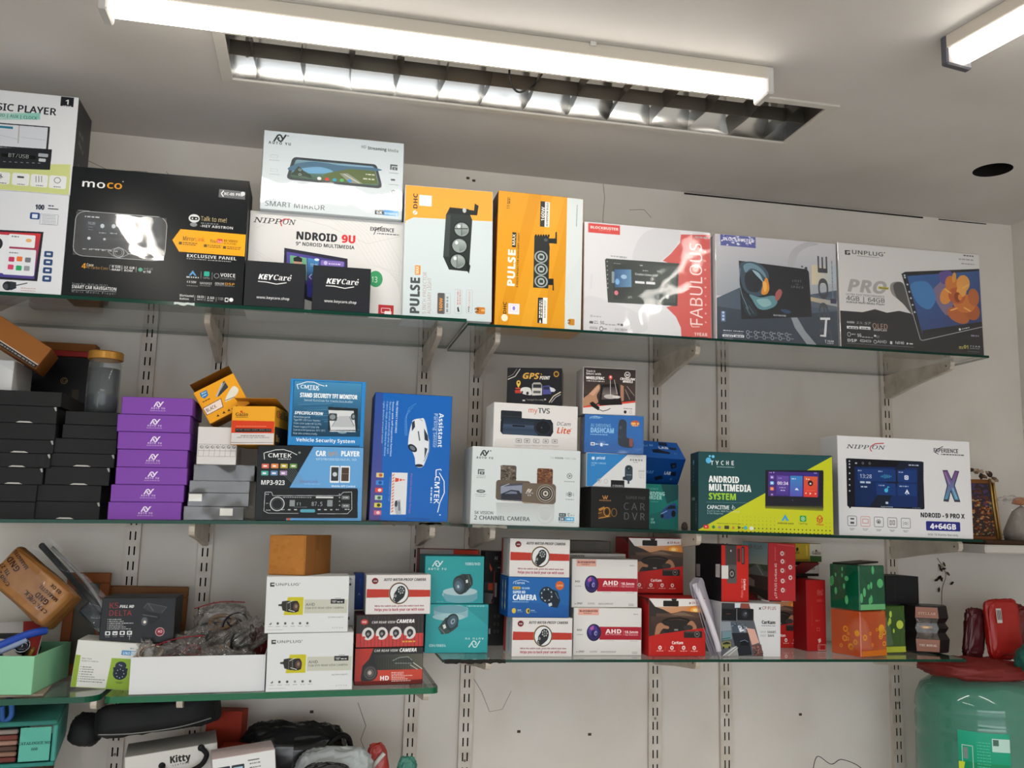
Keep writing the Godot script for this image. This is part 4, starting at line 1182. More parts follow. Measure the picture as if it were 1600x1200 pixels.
	L([15.9,51.6,83,46.4],0.88,"5a92b4")
	L([21.9,55.3,87.1,50.2],0.88,"2a587a")
	L([27.8,59,91.2,53.9],0.88,"3f7ea6")
	L([33.8,62.7,95.4,57.6],0.88,"5a92b4")
	L([39.7,66.4,99.5,61.4],0.88,"2a587a")
	L([45.7,70,103.6,65.1],0.88,"3f7ea6")
	L([51.6,73.7,107.7,68.8],0.88,"5a92b4")
	L([57.5,77.3,111.8,72.5],0.88,"2a587a")
	L([63.3,81,115.8,76.2],0.88,"3f7ea6")
	L([69.2,84.6,119.9,79.9],0.88,"5a92b4")
	L([75,88.2,124,83.5],0.88,"2a587a")
	L([80.9,91.8,128,87.2],0.88,"3f7ea6")
	L([86.7,95.4,132.1,90.9],0.88,"5a92b4")
	L([92.5,99,136.1,94.5],0.88,"2a587a")
	L([98.3,102.6,140.1,98.2],0.88,"3f7ea6")
	Q([4.8,117,142.8,113,142.3,130.6,4.7,135.6],"2f86c8")
	T("CMTEK",18.5,18.2,56.2,18.2,7,"f4f8fa","sx")
	L([14.8,20.1,11.4,11,19.5,8.9],1.46,"f4f8fa")
	L([16.6,10.2,30.9,4.2,45.5,4.3,57.3,9.4,66.6,11.5],1.46,"f4f8fa")
	O(70.3,10.7,1.75,1.75,"e0ecf4")
	B(34.6,19.9,56.6,19.9,2.05,"c8dcea")
	T("STAND SECURITY TFT MONITOR",18.9,36.1,133.8,36.1,8.8,"f4f8fa","bx")
	T("Swivel function for trucks,bus,trailer",27.1,44,125.9,44,4.7,"d8e6f0")
	T("SPECIFICATION",9.4,71.3,65.7,71.3,5.8,"f6fafc","bix")
	T("Panel:New panel",8.6,78.5,40.9,78.5,3.8,"e0ecf4")
	T("Type:TFT LCD Color Monitor",8.7,84.8,62.3,84.8,3.8,"e0ecf4")
	T("Video color system:NTSC/PAL",8.7,91.5,64.3,91.5,3.8,"e0ecf4")
	T("Power supply:DC12V±10%",8.8,98.4,60.1,98.4,3.8,"e0ecf4")
	T("Operation temperature:-20°C~60°C",8.9,104.8,72.9,104.8,3.8,"e0ecf4")
	T("Rear view camera priority",8.9,111.9,56.7,111.9,3.8,"e0ecf4")
	Q([75.9,53.7,135.9,54.7,136.9,101,84.2,104.7,77.9,100.9],"1f2a30")
	Q([76.7,60.3,127.6,59.9,133.2,99.4,82.7,101.3],"d4d8da")
	Q([98.5,71.9,122.4,70.8,130.2,93.6,86.7,94.5],"b8bcc0")
	L([95.7,74.4,85.2,94.3],1.17,"5a6468")
	L([119.7,72.7,130.1,91.3],1.17,"5a6468")
	RR(78.4,66.8,16.2,15.1,2.3,"3a4448")
	O(85.8,74.3,5.85,5.26,"8a9498")
	O(127.2,71.8,4.68,7.02,"3a4448")
	O(127.5,71.8,2.63,4.09,"8a9498")
	L([81.4,103.4,133.3,102.3],2.34,"c8d0d4")
	O(106.8,105.1,8.77,2.34,"8aa4b0")
	T("Vehicle Security System",15.5,126.3,133.2,126.3,7,"f8fafc","b")
	skin(b,"front",0.25)
	b = carton("sensor_box", "tall blue parking sensor box turned on its side with a white car picture", "box", "", Vector3(0.1873, 1.6433, 0.295), Vector3(0, 0, -0.31), 0.1579, 0.2577, 0.1, "14386c", 0.5)
	art(157.9,257.7,"1760b0")
	G([-14.9,-0.7,20.7,-2.6,22.1,267.9,-3.7,269.3],"2a52a0","5a4a8c",90)
	Q([14.7,-2.3,159.9,-3.7,159.5,260.4,24.7,262],"1763b8")
	T("Assistant",132,35.5,132,106.6,9.4,"f2f6fa","b")
	T("Parking Sensor",121.8,36,121.8,107.8,6.4,"d0e0f2")
	L([128.8,37.1,128.8,105.6],0.88,"c0d4ea")
	T("THE PRODUCT FEATURES",43.1,14.4,43.1,81.1,3.5,"dfe8f4","b")
	T("· Sensor with self-inspection function",35.1,13.6,35.1,128.9,3.2,"dfe8f4","b")
	T("· The unit will work automatically when car starts",29,14,29,124.2,3.2,"dfe8f4")
	T("· A sensor design, precisely detecting the distance",23,14.3,23,128.3,3.2,"dfe8f4")
	T("· Digital, directional and sound reminder",16.4,14.6,16.4,103.8,3.2,"dfe8f4")
	K([80.7,51.6,93.9,48.5,102.8,52,113.9,97.5,114,115.3,108.8,133.2,102.1,147.6,89,146.6,85.3,128.6,77.4,112.8,71.2,105.7,71.7,82,76.6,57.8],"dfe3e8")
	Q([102,68.4,110.4,82.9,112.1,94.7,104.3,92.1],"2a3440")
	Q([104.9,107.5,110.9,110.1,105.8,130.4],"3a4450")
	L([113.7,91.6,114,115.3,104.6,136.3],1.76,"8fa0b4")
	O(80.2,110,10.53,6.44,"1c222c",35)
	O(80.2,110,6.44,3.8,"6a7480",35)
	O(95.3,145,8.19,2.93,"1c222c")
	Q([76.6,57.8,81.7,53.1,83.4,66.4,77.3,75.7],"2a3440")
	L([90.5,75,94.2,94.1],2.34,"4a5462")
	L([92.4,49.5,98.5,53.7],1.17,"8a98a8")
	L([83.8,17.8,69.4,28.2,62.2,52.6,63.6,85.4],0.59,"7fb0e0")
	L([78.2,25.6,66.8,36.1,64.2,57.3,66,85.2],0.59,"7fb0e0")
	L([72.6,33.4,64.2,44.1,66.1,62,68.3,85.1],0.59,"7fb0e0")
	T("CMTEK",128.7,164.3,128.7,220.6,9.9,"f4f8fc","sx")
	L([130.9,165.6,130.5,152.5,140,150.6,141.5,153.4],1.76,"f4f8fc")
	L([137.3,158,148,174.9,149.4,198,140.9,218.6,137.2,238.3],1.76,"f4f8fc")
	O(142.3,243.1,1.46,1.46,"e8f0f8")
	B(122.7,187.8,122.7,219.6,2.93,"c8dcf0")
	Q([40.7,161.1,72.7,160.6,72.8,244.6,41.1,245.5],"dcdfe2")
	Q([41.5,166,46,162.9,46.2,166.4,41.7,169.5],"d88a70")
	Q([41.6,172.1,46.1,169,46.3,172.5,41.8,175.6],"d88a70")
	Q([41.7,178.2,46.2,175.1,46.4,178.6,41.9,181.7],"d88a70")
	Q([41.8,184.3,46.3,181.2,46.5,184.7,42,187.8],"d88a70")
	Q([41.9,190.4,46.4,187.3,46.6,190.8,42.1,193.9],"d88a70")
	Q([42,196.5,46.5,193.4,46.7,196.8,42.2,200],"d88a70")
	Q([42.2,202.6,46.6,199.4,46.8,202.9,42.3,206],"d88a70")
	Q([42.3,208.6,46.7,205.5,46.9,209,42.4,212.1],"d88a70")
	Q([42.4,214.7,46.8,211.6,47,215,42.5,218.1],"d88a70")
	Q([42.5,220.7,47,217.6,47.1,221,42.6,224.2],"d88a70")
	Q([42.6,226.8,47.1,223.6,47.2,227.1,42.7,230.2],"d88a70")
	Q([42.7,232.8,47.2,229.7,47.3,233.1,42.8,236.2],"d88a70")
	Q([42.8,238.8,47.3,235.7,47.4,239.1,43,242.2],"d88a70")
	Q([47.9,171.5,69.2,175,48,180.2],"d04a30")
	L([56.6,172.8,56,178.6],1.76,"f4e8e4")
	L([62.5,173.6,62.3,177.1],1.46,"f4e8e4")
	Q([54.2,216.1,60.5,214.9,63.5,244.2,52.6,244.8,48.3,226.4],"b4b9c0")
	O(52.2,223.4,2.93,6.44,"3a4048")
	Q([56.1,218.8,59.5,218.7,60.9,237.2,57.5,237.4],"6a727c")
	T("Flexible Detection Range",78.9,161.1,78.9,242.6,3.5,"9a6aa8","b")
	T("Accurate detection range",36.7,170.6,36.7,218.5,2.6,"a8a0c8")
	RR(9.6,162.8,15,9.1,0.9,"d8c890")
	O(18.3,167.3,3.51,3.22,"c05a30")
	RR(9.4,177.9,15,9.1,0.9,"3a8ad8")
	O(18,182.4,3.51,3.22,"1a4a90")
	RR(9.1,193,14.9,9,0.9,"d84a40")
	O(17.8,197.5,3.51,3.22,"f0e0d8")
	RR(8.9,208.1,14.9,9,0.9,"b8d0b0")
	O(17.5,212.6,3.51,3.22,"3a6a50")
	RR(8.6,223.1,14.9,9,0.9,"d8d050")
	O(17.2,227.5,3.51,3.22,"3a3a20")
	RR(8.4,238.1,14.9,8.9,0.9,"c86a80")
	O(16.9,242.5,3.51,3.22,"e8c8d0")
	RR(73,250.3,49,3.6,0.6,"1c5aa8")
	skin(b,"front",0.3)
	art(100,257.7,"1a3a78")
	skin(b,"left",0.4)
	b = carton("dash_camera_box", "large pale two channel camera box printed with a brown twin camera", "box", "", Vector3(0.4261, 1.6404, 0.3), Vector3(0, 0, -0.38), 0.2302, 0.1584, 0.1, "cdd2d3", 0.5)
	art(230.2,158.4,"d3dadb")
	L([16,18.2,21.6,7.5,25.3,7.4,28.6,13.7],2.64,"33373a")
	L([21.1,13.9,24.8,17.7,26.9,17.6,33.2,6.9],2.64,"33373a")
	L([23.5,11.5,21.1,13.9],2.64,"33373a")
	T("AUTO YU",7.8,24.2,43.4,24.2,4,"3a3e41","wb")
	O(37.3,7.4,1.33,1.33,"555")
	T("THE",164.6,18,172.8,18,3.7,"9aa2a4")
	T("HIDDEN",174.9,17.8,193.4,17.8,3.7,"6a7274","b")
	T("TWIN CAM",195.4,17.7,220.8,17.7,3.7,"9aa2a4")
	R(12.1,46.2,13.6,10.8,"5a6062")
	R(14.5,48.8,11.1,8.2,"d3dadb")
	R(16,50.7,9.7,6.3,"5a6062")
	R(19.4,52.6,2.8,2.6,"d3dadb")
	B(9.6,60.2,28.5,60.2,1.33,"9aa2a4")
	B(9.7,63.5,28,63.5,1.33,"9aa2a4")
	O(19.6,91.3,9.34,3.34,"5a6062")
	T("360",15,92.6,25,92.6,3,"d3dadb","b")
	B(7.8,97.6,31,97.6,1.33,"9aa2a4")
	B(10,101.5,28.8,101.5,1.33,"9aa2a4")
	RO(207.6,52.6,5.67,5.67,1.33,"6a7072")
	Q([205.9,50,211.1,52.5,206,55.3],"6a7072")
	B(195.9,64.3,218.7,64.3,1.67,"9aa2a4")
	RO(208.9,90.9,5,5,1.33,"5a6062")
	O(208.9,90.9,2.33,2.33,"5a6062")
	L([201.4,87.5,201.5,95.7],0.67,"5a6062")
	L([217,87,217.1,95.2],0.67,"5a6062")
	B(199.9,101.7,217.9,101.7,2,"9aa2a4")
	G([52,113.2,176.4,111.2,175.6,154.4,56.5,155.2],"b8bcbc","d3dadb",90)
	RO(156.6,134.5,18.35,19.35,2,"c4c8c8")
	O(156.6,134.5,11.34,12.01,"c2c6c6")
	RR(59.8,35.7,33.3,33.7,4,"5a5147")
	S(61.5,37.3,30.1,29.5,["6a6055","4a4238","82766a","3a342c"],70,3,3)
	RR(137.4,38.9,33.8,34.7,4,"6a4632")
	S(139.1,40.8,29.9,26.2,["7a5238","5a3828","94683f","4a3024"],70,3,4)
	RR(51,66.7,72.9,41.1,6,"63584c")
	RR(105.3,70.7,73.5,42.1,7.3,"6b5f52")
	Q([58.8,76.4,106.7,70.9,106.4,109,61.6,108],"4a4c56")
	Q([60.6,80.3,106.1,75.6,105.9,92,61.1,95],"8a90a4")
	Q([62.8,94.9,82.8,86.1,99.7,87.3,105.3,95.3,105.6,105.8,63.2,106.4],"2c2e38")
	Q([68.9,94.8,82.8,88.8,94.7,89.7,96.5,93.9],"70788c")
	L([62.3,80.2,79,73.8],1.33,"b0b4c0")
	O(156.6,91.1,19.35,18.68,"2a2724")
	RO(156.6,91.1,19.35,18.68,2,"94897a")
	RO(156.6,91.1,15.34,15.01,1.67,"c8c0b4")
	RO(156.6,91.1,10.67,10.34,2,"8a8278")
	O(156.6,91.1,6,6,"c4beb4")
	O(156.6,91.1,2.67,2.67,"4a443c")
	L([116,89.7,119.5,83.2,121.8,83.1,123.7,87],1.44,"e8e4dc")
	L([119.2,87.1,121.4,89.4,122.7,89.4,126.6,82.8],1.44,"e8e4dc")
	L([120.6,85.6,119.2,87.1],1.44,"e8e4dc")
	T("AUTO YU",113.4,92.5,130.3,92.5,2.3,"d8d4cc","b")
	T("S1",117.9,97.4,125.7,97.4,3,"d8d4cc","b")
	L([63.3,109,107.1,110.9,154.4,113.4],1,"b8a890")
	T("5K VISION",7.5,137.9,47.6,137.9,6,"6a7072","sx")
	T("2 CHANNEL CAMERA",7.3,149.1,124.3,149.1,8,"585e60","sx")
	RR(186.6,130.8,15,6.7,0.7,"3c4448")
	B(188.6,134.1,198.8,134.1,2.33,"a8c0c8")
	T("C",204.9,136.6,210.3,136.6,6,"4a5054","b")
	B(211,134.5,219.8,134.5,3,"a8b0b2")
	RR(186,138.6,13.6,8,0.7,"3a4a56")
	T("3K",187.5,145.5,197.6,145.5,5.3,"e0ecf0","b")
	G([200.2,138.2,219.8,138.2,219.9,146.7,200.3,146.9],"3a98cc","6ab8dc",0)
	B(203,142.6,217.8,142.6,3,"d8ecf6")
	B(186.2,149.1,220,149.1,1.33,"8a9294")
	skin(b,"front",0.3)
	b = carton("dash_camera_box", "white single camera box printed with a dark blue cylinder camera and orange lettering", "box", "", Vector3(0.4476, 1.7991, 0.285), Vector3(0, 0, -0.38), 0.182, 0.0949, 0.09, "d6d4d2", 0.5)
	art(182,94.9,"dcdad8")
	G([4.8,76.7,182.2,64,182.7,96.6,0.1,97.7],"dcdad8","c8c5c2",90)
	RO(12,86.9,10.39,9.35,1.04,"d0cdca")
	RO(44.9,82.3,7.62,6.86,1.04,"d0cdca")
	RO(151.7,82.2,11.77,10.6,1.04,"d0cdca")
	RO(172.1,74.6,8.31,7.48,1.04,"d0cdca")
	RO(96.8,84.7,6.93,6.23,1.04,"d0cdca")
	T("my",73.3,17.2,93.4,17.2,10.4,"d0502c")
	T("TVS",94.8,17.1,121,17.1,10.4,"4a4c50","sx")
	T("DCam",136,41.8,167.5,41.8,7.6,"54565a","i")
	T("Lite",135.6,58.8,167.1,58.8,12.5,"d0502c","bi")
	O(168.3,47.9,1.04,1.04,"d0502c")
	RR(14.4,15.7,45.4,21,2.8,"23282e")
	R(16.4,27.5,42.5,0.8,"3e464e")
	Q([20,30.2,123.4,30.6,128.3,38,129.3,57.1,124,66.6,19.5,66.5,14.5,60.7,14.6,38.1],"1b2129")
	G([20,30.9,95.7,31.1,95.7,65.4,19.5,65.8],"222b38","3a4a60",90)
	G([20.3,44.9,95.3,44.6,95.5,52.9,19.2,54],"46586e","36465c",90)
	O(107.1,47.7,20.09,18.01,"171b21")
	RO(107.1,47.7,18.7,16.62,2.08,"2c333c")
	RO(107.1,47.7,11.08,10.39,1.04,"0e1013")
	O(103.7,48.5,1.39,1.39,"5a646e")
	RR(39.9,45.7,27.2,3.3,1.7,"15181d")
	RR(48.2,74.2,12.7,8.9,1.7,"7a7876",1.04)
	B(51.7,78.7,57.3,78.7,2.77,"7a7876")
	B(45.7,88.7,64.4,88.7,1.39,"9a9896")
	B(47.9,91.3,61.7,91.3,1.04,"b0aeac")
	RR(66.5,73.6,12.6,8.9,1.7,"7a7876",1.04)
	B(70.1,78.1,75.6,78.1,2.77,"7a7876")
	B(64.1,88.1,82.7,88.1,1.39,"9a9896")
	B(66.2,90.7,80,90.7,1.04,"b0aeac")
	RR(86.6,73,12.6,8.9,1.7,"7a7876",1.04)
	B(90.1,77.4,95.6,77.4,2.77,"7a7876")
	B(84.1,87.5,102.7,87.5,1.39,"9a9896")
	B(86.2,90.1,100,90.1,1.04,"b0aeac")
	RR(107.2,72.3,12.6,8.9,1.7,"7a7876",1.04)
	B(110.8,76.8,116.3,76.8,2.77,"7a7876")
	B(104.8,86.8,123.3,86.8,1.39,"9a9896")
	B(106.9,89.4,120.6,89.4,1.04,"b0aeac")
	RR(126.8,71.7,12.5,8.9,1.7,"7a7876",1.04)
	B(130.4,76.1,135.9,76.1,2.77,"7a7876")
	B(124.4,86.1,142.9,86.1,1.39,"9a9896")
	B(126.5,88.7,140.2,88.7,1.04,"b0aeac")
	skin(b,"front",0.35)
	b = carton("tracker_box", "small black tracker box with gold and white lettering and printed vehicles, topmost of its pile", "box", "", Vector3(0.4458, 1.8944, 0.27), Vector3(0, -17.28, -0.38), 0.1169, 0.0801, 0.085, "191a1e", 0.5)
	art(116.9,80.1,"1d1e23")
	L([0.4,25.7,16.2,18.4,26.8,1.7],1.75,"d8d4c8")
	L([0.3,20.6,11.4,14.4,19.9,2],1.4,"8a8478")
	L([91.1,75.1,100.4,60.7,116.1,51.1],2.1,"d8cdb0")
	L([95.7,74.9,104.8,63.2,116,56.4],1.4,"c8cad0")
	T("GPS",30.8,23.4,67,23.4,12.6,"d0a04a","bix")
	T("POINT",69,24.3,91,24.3,7,"e0dcd4","bix")
	L([71.7,11.7,74.3,14],1.4,"d0a04a")
	L([72.3,16,75,19],1.4,"d0a04a")
	O(105.3,12.1,5.95,6.64,"b88a3a")
	O(105.3,12.1,3.85,4.2,"3a2c14")
	O(24.1,32.8,4.55,5.6,"e0b84a")
	Q([19.5,35,28.6,35.2,24.2,44.2],"e0b84a")
	O(24,32.1,1.75,2.1,"1d1e23")
	B(18.1,45,30.9,45,3.15,"c8422c")
	Q([16.6,49.1,28.7,48,31.8,55.4,17.4,55.6],"b83a28")
	K([28.7,46.5,37.2,42,49.8,44.3,53.3,58,42.7,58.9,31.8,55.4],"d0d0cc")
	O(44.1,55.3,2.8,3.5,"2a2a2e")
	O(32.5,53.2,1.75,2.8,"2a2a2e")
	Q([53.3,35.6,56.7,31.3,71,30.9,75,36,75.6,57.7,54,59.5],"a8a49c")
	R(56,35.6,17.6,7.3,"2c2e34")
	Q([53.3,44.3,75.6,44.4,75.6,59.1,54,60.2],"c8c6c0")
	R(56.8,49.4,15.5,5.6,"5a5a58")
	Q([76.3,38.8,91.3,36.9,95.9,47.2,95.8,56,76.9,57.7],"4a4e8c")
	R(78.2,40.2,13,6.3,"2a2c4c")
	Q([91.3,40.4,100.5,43.2,105,47.2,101.9,51.2,94.6,51.3],"c8ccd4")
	B(33.7,71.3,41,71.3,3.15,"c8c4bc")
	T("Tracking & Monitoring",42.1,71.1,79.4,71.1,3.5,"c8c4bc")
	B(80.7,68.7,84.5,67.8,3.15,"c8c4bc")
	skin(b,"front",0.3)
	art(85,80.1,"17181b")
	T("GPS",56,56.8,47.2,20.6,22.6,"b88c3e","bi")
	T("POINT",50.8,18.8,43.2,3.2,12.9,"d0ccc4","bi")
	O(26.6,62,4.84,4.04,"a8803a")
	skin(b,"right",0.35)
	b = carton("dash_camera_box", "black recorder box with gold emblem and grey capitals, under the white and blue box", "box", "", Vector3(0.6316, 1.6391, 0.295), Vector3(0, 0.48, -0.38), 0.1301, 0.0853, 0.08, "19191a", 0.5)
	art(130.1,85.3,"1c1c1c")
	L([25.2,17,28.4,24.8,30.9,18.8,33.3,24.7,36.5,16.6],1.72,"c88a4a")
	O(30.9,17.5,1.03,1.03,"c88a4a")
	T("HOMDRIVE",17.5,28.7,44.3,28.7,2.7,"c88a4a","b")
	T("SUPER FHD",76.8,22.6,121.7,22.6,6.2,"5e6062")
	T("CAR",71.6,45.7,121.1,45.7,15.1,"55585a","sw")
	T("DVR",71.7,66.7,121.3,66.7,15.1,"5a5d5f","sw")
	Q([16.1,48.3,29.2,42,41.5,41,45,47.5,45.1,62.5,23.9,66.4,16.2,64.9],"4a3216")
	Q([16.1,45.7,29.2,40,30.9,44.6,19,50.3],"a8762e")
	RO(35.2,51.1,7.55,9.61,1.37,"c89444")
	O(35.2,51.1,3.43,4.46,"2a1c0c")
	RO(51.4,52.3,6.18,8.93,1.03,"a8762e")
	L([16.9,65.6,41.5,60.2],1.72,"c89444")
	L([16.2,55,23.9,53.4],1.37,"b8823a")
	skin(b,"front",0.3)
	b = carton("dash_camera_box", "white and blue angular split camera box, second from the bottom of its pile", "box", "", Vector3(0.6243, 1.7248, 0.29), Vector3(0, -2.31, -0.38), 0.1314, 0.0716, 0.07, "c6c9cc", 0.5)
	art(131.4,71.6,"d4d6d6")
	Q([0,0,90.1,-0.1,12,71.4,0,72.3],"2f7fc0")
	L([9.5,11.1,17.7,10.8],1.39,"e8f0f8")
	L([10.7,8.2,16.5,13.7],1.39,"e8f0f8")
	L([13.6,6.9,13.6,15],1.39,"e8f0f8")
	L([16.5,8,10.7,13.9],1.39,"e8f0f8")
	T("pricol",20.5,12.7,40.1,12.7,6.3,"eef4fa","b")
	T("FRONT CAMERA",9.2,23.2,42.2,23.2,3.8,"c8dcf0")
	T("CHIP",9.2,28,18.1,28,3.8,"c8dcf0")
	T("XENOS",94.9,13,123.5,13,3.8,"3a3a3c","wb")
	B(102.7,15.9,113.5,15.9,1.39,"9a9a9c")
	RR(84.3,23.1,17.3,34.1,7.6,"33444c")
	O(92.8,30.1,4.52,4.86,"1a2228")
	O(92.8,30.1,2.08,2.43,"5a6c74")
	Q([79.8,49.2,86.9,47.2,91.6,55.1,79.9,55.4],"28343a")
	R(87.3,43.8,12.1,0.7,"c8d0d4")
	R(90.5,55.8,4,7.5,"33444c")
	RO(27.8,59.1,4.52,4.86,1.04,"b0b2b4")
	O(27.8,59.1,1.39,1.39,"8a8c8e")
	RO(42.3,59.8,4.52,4.86,1.04,"b0b2b4")
	R(114.3,32.6,13.8,4.8,"bcbec0")
	B(114.4,41.1,128.2,41.1,1.39,"b0b2b4")
	B(114.5,44.6,128.2,44.6,1.39,"b0b2b4")
	B(115.9,48.8,126.8,48.8,3.13,"c0c2c4")
	R(53.5,56.7,29.7,16.6,"1c1c1e")
	T("X UNIRAG",57,70.5,81,70.5,3.8,"d0d0d0","b")
	skin(b,"front",0.35)
	b = carton("dash_camera_box", "bright blue wrapped camera box with red badge, under the phone picture box", "box", "", Vector3(0.6181, 1.7969, 0.29), Vector3(0, -8.59, -0.38), 0.1273, 0.0817, 0.07, "155ea8", 0.5)
	art(127.3,81.7,"1767b4")
	G([0,47.8,128.1,48.8,127.3,82.4,0,82.4],"1767b4","1458a0",90)
	T("CMTEK",13.8,7.9,32.7,7.9,4.3,"a8cce8","b")
	L([11.4,9,10.7,5.7,22.3,2.3,37.8,5.6],1.07,"a8cce8")
	T("AI DRIVING",12.4,26.1,56.9,26.1,7.1,"7ab0dc","b")
	T("DASHCAM",11.9,38.6,63.8,38.6,10.7,"8cc0e8","bx")
	B(12,42.6,50.1,42.6,2.13,"8ab8e0")
	K([75,10.9,90,12.4,91.4,45.9,103.6,49.3,104.3,68.3,75.8,65.1,72.4,46.3],"1e2c3c")
	Q([96.6,47.6,105.3,49.3,105,66.8,97.4,66.2],"8a4a48")
	O(77.7,25.8,3.2,3.56,"3c4c5c")
	O(77.6,46.1,2.49,2.84,"2e3e4e")
	O(109.3,15.7,9.95,6.75,"c8542c")
	B(100.8,16,117.8,16,4.27,"e8c070")
	B(102.2,20.4,115.6,20.4,1.78,"f0d8a0")
	RR(12.9,59.8,9.5,7,1.1,"e0e8f0")
	B(14.7,63.3,20.4,63.3,2.84,"3a4a6a")
	B(23.7,63.4,31.8,63.4,2.49,"c0d8ec")
	RR(33.8,60.8,5.5,7.1,1.1,"e0e8f0")
	B(40.6,63.8,51.5,63.8,2.49,"c0d8ec")
	skin(b,"front",0.2)
	wrapped(b)
	art(70,81.7,"1a64ae")
	B(31.1,1.4,31.1,3.4,5.03,"b8d4ec")
	B(31.3,4.8,31.3,6.8,5.03,"b8d4ec")
	B(31.5,8.2,31.5,10.2,5.03,"b8d4ec")
	B(32,15.1,32,23.9,10.05,"c8dced")
	B(33.4,44.3,33.4,52.1,10.05,"c8dced")
	skin(b,"left",0.3)
	b = carton("tracker_box", "white tracker box printed with a hand holding a phone, topmost of its pile", "box", "", Vector3(0.6088, 1.8791, 0.285), Vector3(0, -4.05, -0.38), 0.1166, 0.1019, 0.07, "b9b6b4", 0.5)
	art(116.6,101.9,"dcd8d6")
	Q([0.3,-0.7,117,-0.7,116.5,69,47.4,77.8,0.5,86.4],"3a3030")
	G([0.3,-0.7,117,-0.7,116.6,54,0.9,58.8],"2c2626","4a3c38",90)
	Q([0.5,85.7,116.5,68.3,116.4,72.5,0.6,89.2],"d84a34")
	T("Track it",5.3,10.1,26.1,10.1,4.6,"f0ecea","b")
	T("Smart with",5.3,15.8,38.8,15.8,4.6,"f0ecea","b")
	T("WHEELSTRAC",5.4,25.8,46.6,25.8,6.3,"f4f0ee","bx")
	B(6.8,29.6,49,29.6,2.47,"c0b8b4")
	RO(98,11.8,6.7,6.7,1.41,"f0ecea")
	T("M",94.3,14.7,101.6,14.7,4.9,"f0ecea","b")
	T("CROSSLINK",81,23.7,115.3,23.7,4.9,"f4f0ee","bix")
	T("WHEELS",87.1,29.4,110.2,29.4,4.9,"f4f0ee","bix")
	K([0.7,69.2,12.6,58.3,33.3,36.4,36.8,46.8,29.9,61.1,32.8,76.6,12.8,83.2,0.8,84.7],"b08468")
	Q([12.6,58.3,33.3,38.1,36.1,44,23,62],"c89c80")
	Q([82.8,34.1,89.9,37.3,90.6,69.2,82.7,73.1],"a87c64")
	Q([39.6,36.1,77.4,32.9,86.3,74.7,87,78.5,36.3,82.4,35.6,76.5],"1d1a1b")
	Q([43.8,42.9,73.8,40.2,79.2,66.1,40.4,69.4],"5a5250")
	G([43.8,42.2,73.8,39.5,77.4,55.6,41.8,58.8],"3a3436","7a706c",90)
	O(59.7,62,14.1,4.94,"b8b2ae")
	O(73.8,62.1,9.17,3.17,"d0ccc8")
	L([59.6,20.9,60.7,59.8],1.06,"e0dcd8")
	L([68.5,24.1,75.6,55.7],1.06,"c8c4c0")
	L([93.5,44.3,104.2,66.9],1.06,"a8a09c")
	L([97.1,37,114.4,57.7],1.06,"a8a09c")
	O(60.3,19.5,4.23,4.94,"d0504a")
	O(60.3,18.8,1.76,2.12,"f4e8e6")
	Q([14.5,78.3,21.4,74.6,37,86.9,34.3,93.6,19,85.1],"1e1c1d")
	L([34.3,90.5,44,94.7,54.5,91.5,60.8,87.8],1.41,"2a2828")
	O(94,94.1,3.17,3.53,"2a2828")
	RO(106.2,93.7,3.17,3.53,1.06,"a8a4a0")
	B(90.5,86.7,110.6,86.7,1.76,"8a8684")
	skin(b,"front",0.3)
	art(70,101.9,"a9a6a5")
	skin(b,"left",0.4)
	b = carton("driving_recorder_box", "teal driving recorder box printed with a blue car, under the tilted blue box", "box", "", Vector3(0.7492, 1.6383, 0.205), Vector3(0, 0, -0.38), 0.0985, 0.1006, 0.1, "17665f", 0.5)
	art(98.5,100.6,"1a7a70")
	Q([56.4,-0.4,99.2,-0.7,98,31.8,72,42.8],"1f4f50")
	Q([30.9,68.3,100.1,46.1,101.2,101.6,31.2,102.6],"1c6a62")
	T("INTELLIGENCE",3.9,12.6,51.3,12.6,4.4,"7ac0b4")
	T("CAR DRIVING",0.2,25,66.5,25,8.1,"a8dcd2","bx")
	T("RECORDER",4,33.9,59.1,33.9,8.1,"a8dcd2","bx")
	B(32.4,39.2,51.6,39.2,1.47,"5aa89c")
	K([55.4,68,64.6,53.6,79.5,43.4,92.6,42.6,94.9,67.5,76.3,76.7,59.3,75.2],"2f4f86")
	Q([68.4,55.3,79.5,46.3,90.8,46.2,92.8,53.3],"16222e")
	O(87.3,64.8,5.14,7.34,"12181e")
	O(60.4,70.8,3.3,4.41,"12181e")
	L([57.3,66.2,72.2,58.9],1.84,"9ab4d8")
	T("HIP",32.9,81.4,40.1,81.4,5.1,"a8dcd2","b")
	T("EXHD",33,88.2,43.2,88.2,5.1,"a8dcd2","b")
	skin(b,"front",0.35)
	b = carton("dash_camera_box", "dark blue camera box tipped onto its edge, above the teal recorder box", "box", "", Vector3(0.73, 1.7398, 0.166), Vector3(38, 0, -2), 0.1657, 0.074, 0.068, "144a90", 0.35)
	art(165.7,74,"12458a")
	T("DASHCAM",36.7,44.3,97.1,44.3,8.3,"7aa8d8","i")
	Q([132,12.9,145.4,10.2,149.7,23.2,138.2,27.9],"10182a")
	O(142,19.9,3.79,3.41,"2a3a52")
	T("LAB",124.1,44.4,140.5,44.4,8.3,"c8ccd4","bx")
	Q([139.9,36.9,152,34.3,154.5,46.8,142.5,47],"141c2c")
	Q([103.7,53.6,120.3,47.4,125.9,55.7,108.5,62.9],"141c2c")
	RO(145,56.4,2.27,2.65,0.76,"8aa0c0")
	skin(b,"front",0.3)
	art(165.7,68,"1653a0")
	T("M",90.7,22.3,100,22.3,8.2,"b8d0ec","i")
	T("DASHCAM",19.1,25.6,86.8,25.6,8.2,"7aa8d8","i")
	Q([117.4,3.8,138.3,3.2,136.9,16.8,117,16.1],"121c30")
	T("LAB",111.5,30.3,136.3,30.3,8.9,"c8ccd4","bx")
